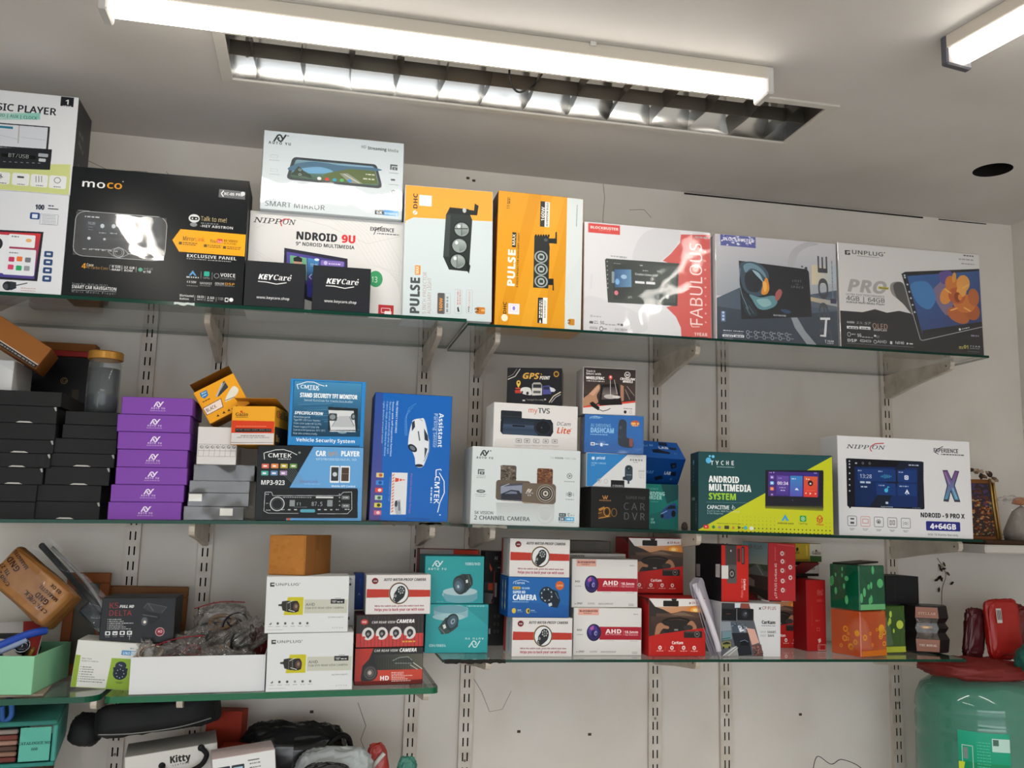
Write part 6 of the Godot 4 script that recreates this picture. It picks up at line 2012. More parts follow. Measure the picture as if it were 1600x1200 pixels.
	O(72.9,34.9,1.61,1.94,"a8acac")
	O(68.6,35.9,1.61,1.94,"a8acac")
	O(65.1,32.8,1.61,1.94,"a8acac")
	O(65,28,1.61,1.94,"a8acac")
	O(68.5,25.1,1.61,1.94,"a8acac")
	O(72.8,26.3,1.61,1.94,"a8acac")
	O(69.7,30.5,2.26,2.58,"6a6e6e")
	L([58.7,38.5,54.1,48.3,59.6,52.2],1.94,"2a2c2c")
	O(58.7,41.2,2.26,3.23,"8a8e8e")
	T("While the switch scale, green the switch back view",17.3,62.5,116.9,62.5,2.9,"7a2c34","b")
	T("Helps you to back your car with ease",16.9,70.8,117.6,70.8,5.2,"a02a3a","b")
	skin(b,"front",0.35)
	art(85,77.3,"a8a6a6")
	skin(b,"left",0.4)
	b = carton("camera_carton", "dark blue carton standing behind the white and red camera box left of the teal pair", "box", "", Vector3(0.1036, 1.459, 0.17), Vector3(0, 0, 0.87), 0.0207, 0.0735, 0.06, "163c8a", 0.5)
	art(20.7,73.5,"1a4494")
	T("A",7,44.6,13,44.6,5,"7a9ad0","b")
	B(11.3,9,11.3,34.3,2.48,"2a5aa8")
	skin(b,"front",0.4)
	b = carton("rear_camera_box", "white and red waterproof camera box, lowest of the pile with the blue camera box", "box", "white and red waterproof camera boxes", Vector3(0.4699, 1.3778, 0.286), Vector3(0, 0, -0.35), 0.1268, 0.0773, 0.085, "c9c6c2", 0.45)
	same_skin(b, awp)
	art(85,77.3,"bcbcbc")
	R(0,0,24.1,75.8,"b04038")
	R(50.1,10,12.2,58.6,"8fa8c0")
	skin(b,"left",0.4)
	b = carton("rear_camera_box", "blue camera box with white capitals, between two white and red boxes", "box", "", Vector3(0.4613, 1.4556, 0.285), Vector3(0, 0, -0.35), 0.1296, 0.0804, 0.085, "15539c", 0.5)
	art(129.6,80.4,"1b62a8")
	G([0,47,130.8,55.8,130.1,80.9,0,81.1],"1a5ea6","144f94",90)
	T("CMTEK",12.9,13.2,34.2,13.2,3.9,"d8e8f4","b")
	L([9.4,12.8,10.4,8.9,15.4,7.4,25.2,4.9,36.4,6.6,43,9.2],0.98,"d8e8f4")
	RR(8.4,18.6,16.9,5.7,2,"d8b040")
	B(10.4,21.5,23.3,21.5,2.21,"7a5a18")
	T("18.5MM",27.3,23.4,44.6,23.4,3.7,"d8e8f4","b")
	T("SUPER HD",9,32.4,35.8,32.4,5.4,"e0ecf6","bx")
	T("CAMERA",9,45.8,59.7,45.8,10.8,"eaf2f8","bx")
	B(9,49.5,43.3,49.5,1.48,"a8c4e0")
	O(109.1,15.1,9.35,9.35,"c8602c")
	T("SUPER",102.7,17,115.5,17,3.4,"f0d0a8","b")
	Q([89.5,22,104.4,26.7,110.9,46.2,105,60.9,90.1,58.6,77.6,48.9],"182430")
	O(81.8,34.7,15.74,16.72,"141d26",-25)
	O(81.3,34.7,13.28,14.26,"2a3a48",-25)
	O(81.3,35.2,8.85,9.84,"16202a",-25)
	O(92.2,38.2,1.23,1.48,"d8e4ec")
	O(86.8,45.4,1.23,1.48,"d8e4ec")
	O(78.1,46.4,1.23,1.48,"d8e4ec")
	O(71.4,40.4,1.23,1.48,"d8e4ec")
	O(70.4,31.2,1.23,1.48,"d8e4ec")
	O(75.9,24,1.23,1.48,"d8e4ec")
	O(84.5,23,1.23,1.48,"d8e4ec")
	O(91.3,28.9,1.23,1.48,"d8e4ec")
	Q([85,52.5,92.4,50,93.8,56.1,87.1,58.6],"c8d4dc")
	L([99.5,29.2,107.1,42.5],1.48,"6a8090")
	O(12.5,67.6,4.43,5.41,"d8b83a")
	O(42.5,67.8,4.43,5.41,"d8b83a")
	O(43.5,67.8,2.21,3.44,"3a4a2a")
	B(20,66.2,27.5,66.2,1.48,"c8dcee")
	B(20,69.6,30.5,69.6,0.98,"88acd0")
	B(48.9,66.4,56.9,66.4,1.48,"c8dcee")
	B(49,69.8,60.9,69.8,0.98,"88acd0")
	skin(b,"front",0.3)
	art(85,80.4,"164f96")
	O(28.8,17.7,4.87,10.82,"8aa8a0")
	O(28.8,17.7,2.7,5.41,"c8c890")
	O(57,17.5,4.87,10.82,"8aa8a0")
	O(57,17.5,2.7,5.41,"c8c890")
	O(28.1,38.4,4.87,10.82,"8aa8a0")
	O(28.1,38.4,2.7,5.41,"c8c890")
	O(56.7,38.1,4.87,10.82,"8aa8a0")
	O(56.7,38.1,2.7,5.41,"c8c890")
	O(27.5,59.6,4.87,10.82,"8aa8a0")
	O(27.5,59.6,2.7,5.41,"c8c890")
	O(56.4,59.2,4.87,10.82,"8aa8a0")
	O(56.4,59.2,2.7,5.41,"c8c890")
	skin(b,"left",0.4)
	b = carton("rear_camera_box", "white and red waterproof camera box topmost of the pile, on the blue camera box", "box", "white and red waterproof camera boxes", Vector3(0.4621, 1.5363, 0.284), Vector3(0, 0, -0.35), 0.1279, 0.0779, 0.085, "c9c6c2", 0.45)
	same_skin(b, awp)
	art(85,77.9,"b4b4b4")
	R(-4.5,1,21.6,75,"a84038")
	R(63.7,9.8,24,64.3,"c8c8c8")
	skin(b,"left",0.4)
	b = carton("rear_camera_box", "teal camera box lying upside down under its twin, with its lettering inverted", "box", "teal camera boxes", Vector3(0.3015, 1.3789, 0.235), Vector3(0, 0, -0.09), 0.1311, 0.0979, 0.1, "1c8a90", 0.5)
	art(131.1,97.9,"2fa0a4")
	G([-1.3,-4.1,131.1,-1.7,131.6,53,-0.5,54.7],"3aa8a8","2f9ea4",90)
	Q([39.9,-4.8,69.1,-4.2,131.5,43.3,131.1,4.4],"2b9498")
	T("AUTO YU",122.9,66.9,83.1,66.9,4.1,"cfe8e8","wb")
	L([115.1,73.5,107.2,86.4,102.2,86.5,98.1,78.7],2.27,"d4eaea")
	L([108,78.6,103.3,73.9,100.5,74,91.6,86.9],2.27,"d4eaea")
	L([104.8,81.5,108,78.6],2.27,"d4eaea")
	T("1080/HD",44.3,80.3,8,80.3,5.3,"c8e4e4","b")
	B(122.2,2.7,85.1,2.7,1.94,"9ad0d0")
	Q([15.8,6.4,30.3,2.6,69.2,0.7,87.6,6.4,87.8,24.5,72,30.8,28.1,27.9,15.9,20.9],"8ab4bc")
	O(51,9.4,35.42,8.25,"6f9fac")
	O(47.5,25.2,33.96,7.28,"9fc4c8")
	Q([25.9,47.2,40.3,27.7,57.2,20.2,67,27.3,67.7,44.2,57.6,52.8,47.9,58.9,33.4,60.3],"3a4a46")
	O(54.4,35.2,13.1,17.47,"2a3a3c",25)
	O(55.4,34.7,9.7,13.58,"465c66",25)
	O(56.4,34.2,4.37,6.31,"8fa4b0",25)
	O(56.9,34.2,1.94,2.91,"3a4a54",25)
	Q([35.1,42.2,40.4,39.3,43.4,46.9,38.1,49.9],"e0e4dc")
	L([40.3,30.1,52.7,54],1.21,"1c2624")
	L([28.8,47.1,40.6,59],1.94,"6a7a70")
	skin(b,"front",0.3)
	b = carton("rear_camera_box", "teal camera box right way up, on top of its inverted twin", "box", "teal camera boxes", Vector3(0.2941, 1.4771, 0.23), Vector3(0, 0, 0.34), 0.1247, 0.0973, 0.1, "167076", 0.5)
	art(124.7,97.3,"30a4a6")
	G([0,0,124.7,0,126.5,99.8,0,101.1],"2fa6a6","2a9aa0",90)
	L([14.8,21.5,22.1,10,26.8,9.9,30.6,16.8],2.34,"e0f0f0")
	L([21.3,17,25.8,21.1,28.4,21,36.6,9.5],2.34,"e0f0f0")
	L([24.4,14.4,21.3,17],2.34,"e0f0f0")
	T("AUTO YU",6.1,28.4,45.2,28.4,4.5,"e0f0f0","wb")
	T("1080/HD",83.3,18.2,117.4,18.2,6,"cfe8e8","b")
	O(74.8,78.5,37.56,12.52,"9fc0c8")
	Q([40.2,70,111.8,71.7,112.1,87.1,102.3,93.6,75.1,96.5,47.9,93.4,40.4,85.3],"6fa8b4")
	O(75.2,72.6,36.56,8.51,"b0cdd2")
	Q([66.9,41.6,79.2,36.3,96.4,36.6,101,46.2,101.7,57.7,96.9,64.2,87.1,74.5,74.8,78.5],"2f3c3a")
	O(74.1,59.3,14.52,19.53,"26332f",-12)
	O(72.1,59.9,11.52,15.53,"3f4f58",-12)
	O(71.1,60.9,7.51,10.02,"5a6e7a",-12)
	O(70.7,62.4,2.5,3.51,"b8c8d0",-12)
	L([84.1,37.5,92,69.4],1.5,"141c1a")
	L([91.5,38.7,98,59],1.75,"5a6a62")
	Q([86.3,49,90.7,47.6,91.8,54,87.3,55.6],"e8ece4")
	B(26.2,93.3,40.5,93.3,1.25,"7ab8bc")
	skin(b,"front",0.3)
	b = carton("camera_carton", "grey and orange carton standing behind the teal pair, only its printed top edge showing", "box", "", Vector3(0.2958, 1.3789, 0.125), Vector3(0, 0, -0.35), 0.1317, 0.2057, 0.05, "7a2a24", 0.5)
	art(131.7,205.7,"9a9692")
	Q([74.7,-1.8,132.4,-1.4,132.4,210.4,74.7,210.4],"c83a1a")
	T("CAP",9.1,25,35.7,25,8.4,"2c2a2a","rb")
	T("ULTRA WIDE",39.3,19.5,66.9,19.5,3.5,"5a5654")
	skin(b,"front",0.5)
	art(50,205.7,"7c2620")
	skin(b,"left",0.5)
	b = carton("camera_carton", "black and orange carton standing behind the teal pair and left of the blue camera box", "box", "", Vector3(0.4015, 1.3783, 0.12), Vector3(0, 0, -0.35), 0.0517, 0.2035, 0.05, "1c1a1a", 0.5)
	art(51.7,203.5,"221f1f")
	T("AI",21.7,17.5,29.9,17.5,7.1,"9a9896","b")
	L([22.3,20.8,38.1,20.8],0.51,"5a5856")
	RR(25.8,28.7,13.6,15.1,0.8,"4a4a4a",0.77)
	T("HC",29.4,36.6,37.5,36.6,3.6,"a8a6a4","b")
	Q([10.9,25.1,17.7,38.3,15,44.3,11.4,36.6],"d85a2c")
	Q([0,67,21.7,67,21.7,85,0,85],"3a3a3a")
	R(8.7,69.4,10.9,15.1,"d0502a")
	L([23.1,41.9,22.3,99.3],1.53,"b83a2a")
	R(24.5,68.2,4.9,31.1,"8a8886")
	O(18.5,107,4.08,6.63,"c84a44")
	O(19.6,107,2.55,4.59,"2a2626")
	G([0,89.8,21.7,92.2,16.3,113.7,0,118.5],"4a4846","8a8886",0)
	RO(27.2,141.2,2.3,3.57,0.77,"6a6864")
	RO(35.3,141.2,2.3,3.57,0.77,"6a6864")
	RO(27.2,158,2.3,3.57,0.77,"6a6864")
	RO(35.3,158,2.3,3.57,0.77,"6a6864")
	RO(27.2,173.6,2.3,3.57,0.77,"6a6864")
	RO(35.3,173.6,2.3,3.57,0.77,"6a6864")
	R(13.6,167.6,4.3,12,"b8b6b4")
	Q([6.8,185.5,13.6,185.5,13.6,195.1,7.6,195.1],"3a6a34")
	skin(b,"front",0.35)
	b = carton("rear_camera_box", "white camera box with a purple lens and red band, lower of the pair", "box", "white boxes with a purple lens", Vector3(0.6149, 1.377, 0.268), Vector3(0, 0, -0.35), 0.1493, 0.0967, 0.085, "b9b7b2", 0.5)
	var ahd = b
	art(149.3,96.7,"dcdad6")
	RR(9.2,0.6,45.4,13.7,0.5,"e0a898")
	T("BLOCKBUSTER",11.7,7.6,51.9,7.6,3.4,"6a3c34","bx")
	B(20.9,10.4,40.2,10.4,1.56,"a06a5e")
	Q([56.6,38.1,149.6,38.4,149.3,64.9,56.6,64.7],"a82030")
	O(44.1,50.2,15.6,17.67,"1c1a24")
	O(44.1,50.2,14.04,16.12,"2f2660")
	O(41.9,46.2,10.4,10.92,"4a3a90")
	Q([35.3,40.7,43.3,35.1,43.8,43.2,37.4,46.2],"b05a90")
	O(44.9,52.7,6.24,7.8,"241c50")
	O(48.1,51.7,3.64,5.2,"8a86c0")
	O(49.1,52.2,1.56,2.34,"3a3470")
	T("AHD",70,51.7,105.5,51.7,8.3,"f0e4e2","bx")
	T("Rear View Camera",69.4,55.3,104.9,55.3,2.9,"e8c8c8","b")
	L([109,44,109,56.7],0.78,"d87a84")
	T("18.5mm",111.4,51.5,142.4,51.5,5.2,"f0d8d8","bx")
	T("720p Resolution",111.4,56.1,141.9,56.1,3.1,"e8c8c8","b")
	T("HD",6.7,46.9,18.3,46.9,3.9,"5a5a58","sx")
	B(6.7,54.5,20.4,54.5,1.56,"9a9894")
	B(131.8,11.6,141.5,11.6,1.82,"9a9894")
	B(70,67.1,89.3,67.1,1.04,"a8a6a2")
	B(124,67.4,140.9,67.4,1.04,"a8a6a2")
	B(103.5,35.6,122.4,35.6,0.78,"c8c6c2")
	T("IP67",11.2,91.2,23.9,91.2,3.6,"5a5a58","b")
	T("SUPER",35.6,91.2,51.7,91.2,3.4,"7a7a76")
	T("SHOCKPROOF",59.7,91.7,93.7,91.7,3.4,"6a6a66")
	Q([5.3,90.1,9.6,89.1,8.5,91.1],"5a5a58")
	RR(129,89.5,11.5,4.6,0.8,"8a8a86",0.52)
	B(130.7,91.9,138.9,91.9,1.3,"8a8a86")
	skin(b,"front",0.4)
	b = carton("rear_camera_box", "white camera box with a purple lens and red band, upper of the pair", "box", "white boxes with a purple lens", Vector3(0.6102, 1.474, 0.262), Vector3(0, 0, 0.06), 0.1457, 0.1001, 0.085, "b9b7b2", 0.5)
	same_skin(b, ahd)
	b = carton("silver_case", "flat pale silver case lying on the upper box with a purple lens", "case", "", Vector3(0.6016, 1.5746, 0.235), Vector3(0, 0, 0.06), 0.1277, 0.0101, 0.09, "a09a94", 0.35)
	art(127.7,10.1,"8a857f")
	Q([0,-0.6,128.9,0,128.9,4.3,0,4.6],"aaa59f")
	T("BLOCKBUSTER",-5.8,7.7,34.4,7.7,4,"2c2a2a","bx")
	skin(b,"front",0.3)
	b = carton("grey_case", "flat dark grey case with faint script, on the pale silver case", "case", "", Vector3(0.5953, 1.585, 0.2), Vector3(0, 0, 0.06), 0.0918, 0.0255, 0.09, "4a4642", 0.5)
	art(91.8,25.5,"55504b")
	T("Lioxid",33.5,9.8,57.8,9.8,5.6,"3a3632","ri")
	B(34.9,15.1,61.6,15.1,1.68,"46413d")
	skin(b,"front",0.45)
	b = carton("dash_camera_box", "red sunset picture camera box standing in front, right of the white purple lens boxes", "box", "red boxes with a sunset driving picture", Vector3(0.7645, 1.3761, 0.28), Vector3(0, 1.13, -0.35), 0.1291, 0.1199, 0.09, "a31a1e", 0.5)
	var kam = b
	art(129.1,119.9,"b8241f")
	Q([0,0,129.9,0,129.9,61.2,0,78.7],"4a3a34")
	G([4.1,11.2,129.9,11.5,129.9,30.6,4.1,33.7],"c8a894","c87a3c",60)
	Q([0,0.5,129.9,0.5,129.9,12.8,96.6,15.5,54.8,17.1,13.6,18.1,8.2,18.2],"e2dcd8")
	O(106.5,24.1,18.53,9,"d8853a")
	O(106.5,24.1,11.65,5.82,"f0a848")
	O(106.5,24.1,5.82,3.18,"f8dc90")
	Q([0,1.2,13.6,17.4,32.8,23.5,49.3,31,16.3,41.2,10.9,77.5,0,79.2],"35302c")
	Q([16.3,31.2,54.8,31,77.1,25.8,129.9,30.6,129.9,61.2,16.3,71.2],"5a4438")
	Q([49.3,34.8,65.9,28.9,79.8,28.8,105.1,37.1],"7a6454")
	G([4.1,37.5,129.9,40.8,129.9,60,4.1,76.2],"4c3a32","3a2c28",90)
	L([28.7,51.2,35.5,44.9,49.3,41.6,71.5,40.5,88.2,44,96.6,51.1],3.71,"1e1b1a")
	K([28.7,51.2,38.3,46.1,65.9,44.8,88.2,47.3,96.6,51.1,91,66.3,54.8,71.3,35.5,70],"2a2523")
	RR(57.6,63.8,8.9,3.5,0.8,"8a8684")
	K([16.3,58.7,21.8,52.4,28.7,51.2,35.5,55.7,45.2,58.7,43.8,63.7,31.4,63.7,21.8,76.3,13.6,77.5],"a8785a")
	K([93.8,47.3,102.2,48.5,109.3,60,105.1,65.1,88.2,62.5,79.8,60,85.4,56.2],"a8785a")
	O(89.6,60.7,11.12,5.82,"3a3634")
	Q([0,79.2,19.1,75,129.9,60.7,129.9,121.2,0,121.2],"bb241f")
	RR(32.2,4.7,35.4,12.1,2.1,"22201f")
	Q([50.7,0.8,63.7,0.6,61.8,4.7,52.6,4.8],"22201f")
	RR(79.8,68.3,42.1,13.8,2.1,"2c2826")
	O(110.1,74.5,6.35,6.88,"6a6462")
	O(110.1,74.5,3.97,4.5,"2a2626")
	O(110.1,74,1.59,1.85,"a8a09c")
	Q([82.1,68.3,105.1,68.4,105.1,71.4,82.1,71.4],"4a4442")
	T("CP PLUS",97.8,11.6,121.4,11.6,4.8,"a84a40","b")
	L([92.1,7.5,95.5,11.5],1.06,"3a3432")
	L([95.5,7.4,92.1,11.5],1.06,"3a3432")
	T("CarKam",52.1,95.2,78.2,95.2,5.8,"f6e8e4","bx")
	O(25.4,102.4,3.97,4.24,"f4e4e0")
	O(25.4,102.4,1.59,1.85,"a8241f")
	B(17.7,109,33.1,109,1.59,"f0c8c0")
	O(52.6,102.6,3.97,4.24,"f4e4e0")
	O(52.6,102.6,1.59,1.85,"a8241f")
	B(44.9,109.2,60.4,109.2,1.59,"f0c8c0")
	O(79.3,102.7,3.97,4.24,"f4e4e0")
	O(79.3,102.7,1.59,1.85,"a8241f")
	B(71.5,109.5,87.1,109.5,1.59,"f0c8c0")
	O(103.6,102.9,3.97,4.24,"f4e4e0")
	O(103.6,102.9,1.59,1.85,"a8241f")
	B(95.8,109.7,111.5,109.7,1.59,"f0c8c0")
	L([37.2,98.9,37.2,109],0.53,"d86a60")
	L([68.7,99.1,68.7,109.2],0.53,"d86a60")
	L([91,99.3,91,109.4],0.53,"d86a60")
	L([3.3,91.2,3.3,116.2],0.53,"d8645a")
	skin(b,"front",0.35)
	art(90,119.9,"a01c1c")
	Q([0,0,90,0,90,14.5,69,2.8],"3a2a28")
	skin(b,"left",0.4)
	b = carton("dash_camera_box", "red sunset picture camera box higher up at the back, behind its twin", "box", "red boxes with a sunset driving picture", Vector3(0.7532, 1.4983, 0.185), Vector3(0, 0, 0), 0.1297, 0.1214, 0.09, "a31a1e", 0.5)
	same_skin(b, kam)
	b = carton("red_carton", "plain dark red carton hidden under the back one of the sunset picture boxes", "carton", "", Vector3(0.7578, 1.3761, 0.175), Vector3(0, 0, -0.35), 0.1282, 0.1217, 0.08, "7a1a1c", 0.5)
	b = carton("dash_camera_box", "dark camera box behind the pale papers, under the black and red box", "box", "", Vector3(0.9084, 1.3752, 0.2), Vector3(0, 0, -0.35), 0.0646, 0.1047, 0.08, "5a1a1c", 0.5)
	art(64.6,104.7,"4c1618")
	T("PLUS",4.2,14.3,17.6,14.3,3.8,"a0504a","b")
	skin(b,"front",0.4)
	b = carton("dash_camera_box", "white and black camera box with a street picture, lower right of the folded papers", "box", "", Vector3(0.9291, 1.3751, 0.286), Vector3(0, 0, -1.15), 0.1382, 0.1118, 0.09, "b4b4b4", 0.5)
	art(138.2,111.8,"d6d7d8")
	Q([0,0,63.2,-2.1,77.4,41.3,98.7,112,0,112.6],"5a5c62")
	G([0,0,63.2,-1.6,71.7,31.2,0.1,33.4],"3a3a3e","22242a",90)
	Q([30.8,-1.3,44.8,-1.4,43.4,9.5,30.9,10],"c8d0d8")
	Q([44.8,-1.4,63.2,-1.6,66,10.7,44.8,10.4],"8a4a3c")
	RR(0,12.7,35.6,24.2,0.8,"17181b")
	RR(35.6,11.3,39.5,24.4,2.2,"1b1c20")
	O(54.7,22.7,8.11,9.19,"2a2c32")
	O(54.7,22.7,4.33,4.87,"4a4e56")
	O(56.9,20.8,1.62,1.89,"8a9098")
	L([35.6,11.8,35.6,36.4],0.81,"c8ccd0")
	B(10.7,23.2,21.7,23.2,1.35,"8a4a3c")
	Q([0.6,39.7,21.2,39.1,24,58.1,0.7,59.8],"8a929a")
	Q([2,59.8,24,59.3,25.4,75.8,2.1,78.7],"6f8a94")
	Q([21.2,42.9,49,46,57.4,67.5,28.1,63],"4a5662")
	Q([37.8,47.5,57.5,49.6,63.1,54.6,43.4,61.4],"d8dade")
	Q([24,63.1,63.1,62.3,71.5,108.3,37.9,111.1],"23262c")
	Q([58.9,52.1,77.3,54.2,88.7,82.4,71.6,87.8],"d8a89a")
	Q([71.6,87.8,93,86.2,97.9,110.7,77.2,111.4],"6a4a48")
	Q([0.7,83.7,13,79.8,22.6,82.1,22.6,93.5,2.1,96.3],"8a8a4a")
	Q([3.5,84.9,13,81.5,20.7,83.9,20.7,86.5,4.3,87.7],"2a2c2a")
	O(5.4,94.7,2.16,2.7,"1c1c1c")
	O(19.1,93.6,2.16,2.7,"1c1c1c")
	Q([24,93.5,36.5,90.8,40.6,111.1,2.2,111.8],"9a9a98")
	L([4.9,110.8,35.1,90.8],1.35,"e8e8e6")
	L([15.8,111.7,39.2,93.3],1.08,"e8e8e6")
	Q([42,79.3,54.6,75.3,64.5,80.2,63.1,89.2,46.2,89.4],"12151c")
	L([43.4,80.6,54.6,77.3,63.1,81.5],1.08,"8aa0b8")
	L([2.1,76.2,21.2,73.3],2.16,"2a6a5a")
	S(71.6,89.1,25.7,20.4,["8a5a54","4a3a3c","a87a70","3a3234"],40,2.43,3)
	S(24,40.3,33.5,19.6,["5a6a78","8a98a4","3a444e"],30,2.7,6)
	T("CP PLUS",95.3,12.1,128,12.1,7,"8a3a3c")
	L([87.8,7.8,92.4,12.3],1.62,"33353a")
	L([92.4,7.6,87.7,12.4],1.62,"33353a")
	T("CarKam",94,42.2,126.7,42.2,6.5,"2f3136","bx")
	T("Front & Rear Cam",94,47.3,126.1,47.3,2.4,"55585e","b")
	B(99.2,52.3,119.3,52.3,0.81,"b8babc")
	T("DRIVE",89.9,62.1,105,62.1,4.9,"9a9ca0")
	T("SMART.",107.3,61.9,129.6,61.9,4.9,"5a5c60","b")
	T("DRIVE",89.9,69.9,104.9,69.9,4.9,"9a9ca0")
	T("SAFE",108.4,69.6,123.6,69.6,4.9,"3a3c40","b")
	skin(b,"front",0.35)
	b = carton("dash_camera_box", "black sided box with a red front showing a grey camera and two white stickers", "box", "", Vector3(0.902, 1.4878, 0.27), Vector3(0, 0, -0.42), 0.0648, 0.1214, 0.14, "17181b", 0.5)
	art(64.8,121.4,"c2271f")
	RR(9.2,0,27.1,46.1,1.1,"45403f")
	RR(13.4,42.3,22.9,39.6,1.7,"5a5554")
	O(24.8,61.6,7.72,9.93,"2c2828")
	O(24.8,61.6,4.96,6.62,"8a8482")
	O(24.8,61.6,2.21,3.03,"2c2828")
	O(22.7,11.9,1.38,2.21,"e0dcda")
	RR(37.8,6.6,7.1,28.9,1.1,"5a2a28")
	RR(47.8,1.8,7.9,38.9,2.2,"3a2826")
	RR(48.9,5.2,4.5,32.9,1.4,"6a5a58")
	T("CarKam",52.6,71.9,52.6,96.3,5,"f4e0dc","bx")
	T("Full HD 1080p",47,72,47,112.9,4.4,"e8a8a0")
	stuck(b,"price_label",0.7,44.3,15.8,28.1,"d8d4d0","white paper price label")
	skin(b,"front",0.35)
	art(140,121.4,"1a1c20")
	Q([112.3,42.5,135.1,41.2,134.8,70.6,112.1,70.6],"d0ccc8")
	B(117.6,46.3,117.6,66.4,2.35,"8a8684")
	B(127,47.3,127,67.4,1.96,"9a9694")
	Q([4.6,47.3,27.8,46.5,27.8,74.8,6.9,75],"b8b4b2")
	B(16.2,52.3,16.2,69.8,2.35,"8a8684")
	skin(b,"left",0.4)
	b = carton("dash_camera_box", "camera box with round icons on its red front and a road picture on its side", "box", "", Vector3(1.0496, 1.4848, 0.2), Vector3(0, 0, -1.15), 0.0688, 0.1291, 0.13, "a82a2a", 0.5)
	art(68.8,129.1,"c03036")
	T("CP PLUS CarKam 4G",21.3,119.7,21.3,45.4,5.7,"f0d8d4","b")
	L([18.5,120.7,22.7,124.5],1.14,"f0d8d4")
	L([22.8,120.7,18.4,124.5],1.14,"f0d8d4")
	T("your safety companion",18.3,39.6,18.3,8.4,2.8,"e8b0a8")
	L([23.5,2.6,65.7,4.7,65.1,6.8],0.57,"e09890")
	O(34.7,22.6,4.83,5.4,"e8d4d0")
	O(34.7,22.6,1.99,2.27,"b84044")
	B(41.9,26.9,41.9,18.4,1.14,"d88880")
	O(35.6,40.6,4.83,5.4,"e8d4d0")
	O(35.6,40.6,1.99,2.27,"b84044")
	B(42.9,44.9,42.9,36.4,1.14,"d88880")
	O(35.3,61.3,4.83,5.4,"e8d4d0")
	O(35.3,61.3,1.99,2.27,"b84044")
	B(42.6,65.6,42.6,57.1,1.14,"d88880")
	O(36.1,84.8,4.83,5.4,"e8d4d0")
	O(36.1,84.8,1.99,2.27,"b84044")
	B(43.4,89.1,43.4,80.5,1.14,"d88880")
	O(36.4,105.7,4.83,5.4,"e8d4d0")
	O(36.4,105.7,1.99,2.27,"b84044")
	B(43.8,110,43.8,101.4,1.14,"d88880")
	O(55.4,53.3,4.83,5.4,"e8d4d0")
	O(55.4,53.3,1.99,2.27,"b84044")
	B(62.7,57.6,62.7,49.1,1.14,"d88880")
	O(55.7,76.8,4.83,5.4,"e8d4d0")
	O(55.7,76.8,1.99,2.27,"b84044")
	B(63,81,63,72.5,1.14,"d88880")
	skin(b,"front",0.4)
	art(130,129.1,"8a8078")
	G([0,0,130.1,-2.9,127.3,52.9,1,54.9],"8fc0cc","dfe0d4",90)
	T("CP PLUS",30.7,15.4,102.7,15.4,8.6,"9a5a58")
	L([20.2,12.6,29,16.2],1.9,"4a4a4a")
	Q([-3.2,55.1,56.5,50.7,130,50.1,129.3,63.6,-2.9,68.3],"5a6a4c")
	Q([-2.8,73.5,73.7,50.9,86.6,50.4,131,79.4,130.6,87.2,-2.6,83.9],"8c8a86")
	L([75.4,52.1,107.3,74.9],1.9,"e0dcd0")
	Q([-2.7,80,47.7,75.7,132.9,76.7,130.2,125.4,0,129.1],"5a4038")
	Q([10,91.2,39.2,82.5,64.4,89.4,64.2,103.5,14.3,101.3],"b0948a")
	Q([-2.1,104.3,131.2,107.7,129.9,130.3,0,129.1],"3c2c2a")
	Q([2.3,124.1,72.2,119.6,125.8,130.4,2.5,130.2],"a89a94")
	skin(b,"left",0.4)
	b = carton("dash_camera_box", "red sunset picture camera box set back, right of the white street picture box", "box", "red boxes with a sunset driving picture", Vector3(1.0715, 1.3742, 0.15), Vector3(0, 0, -0.35), 0.116, 0.1227, 0.09, "a31a1e", 0.5)
	same_skin(b, kam)
	b = carton("antenna_box", "dark brown antenna box, lowest of the pile behind the tall red fragrance box", "box", "", Vector3(1.1364, 1.5076, 0.11), Vector3(0, 0, 0), 0.0601, 0.0279, 0.09, "241c18", 0.5)
	art(60.1,27.9,"241d1a")
	T("Galio",18.5,23.2,41,23.2,7.8,"c8c0b4","rb")
	skin(b,"front",0.5)
	b = carton("antenna_box", "small black and white antenna box in the middle of the pile at the back", "box", "", Vector3(1.1457, 1.5359, 0.12), Vector3(0, 0, 0), 0.0882, 0.0339, 0.09, "2a2420", 0.5)
	art(88.2,33.9,"d0c8c0")
	Q([0,0,45.1,0.1,45.1,34.2,0,33.9],"cfc6bd")
	Q([0,0,88.2,0,88.2,7.2,0,7.3],"2a2420")
	T("Galio",18.3,21.3,42.9,21.3,8.8,"4a3a30","rb")
	T("Galio",54.9,18.3,78.6,18.3,8,"5a4a3c","rb")
	O(33.1,10.3,2.19,2.19,"c86a3a")
	O(64,10.5,2.19,2.19,"c86a3a")
	Q([0,27.6,88.2,27.4,88.2,34.6,0,34.6],"2a2420")
	skin(b,"front",0.5)
	b = carton("antenna_box", "small yellow antenna box topmost of the pile at the back", "box", "", Vector3(1.1448, 1.5702, 0.13), Vector3(0, 0, 0), 0.0956, 0.0431, 0.09, "7a6a1e", 0.5)
	art(95.6,43.1,"b89a2a")
	Q([64.8,-0.3,96.7,0,96.7,43.8,64.1,43.8],"cfc8ba")
	Q([64.8,28.9,96.7,29.7,96.7,43.8,64.8,43.8],"3a5a2a")
	T("Galio",70.8,25.9,93.8,25.9,8.2,"4a3a30","rb")
	O(81.9,16.6,2.62,2.62,"4a3a30")
	L([56.6,3.6,57.4,29.8],3,"d8c050")
	T("Galio",19,24.7,37.9,24.7,6.7,"3a3018","rb")
	O(31.9,13.8,3.37,4.5,"2a2414")
	Q([0,38.5,64.1,37.1,64.1,44.5,0,46.1],"8a7420")
	skin(b,"front",0.5)
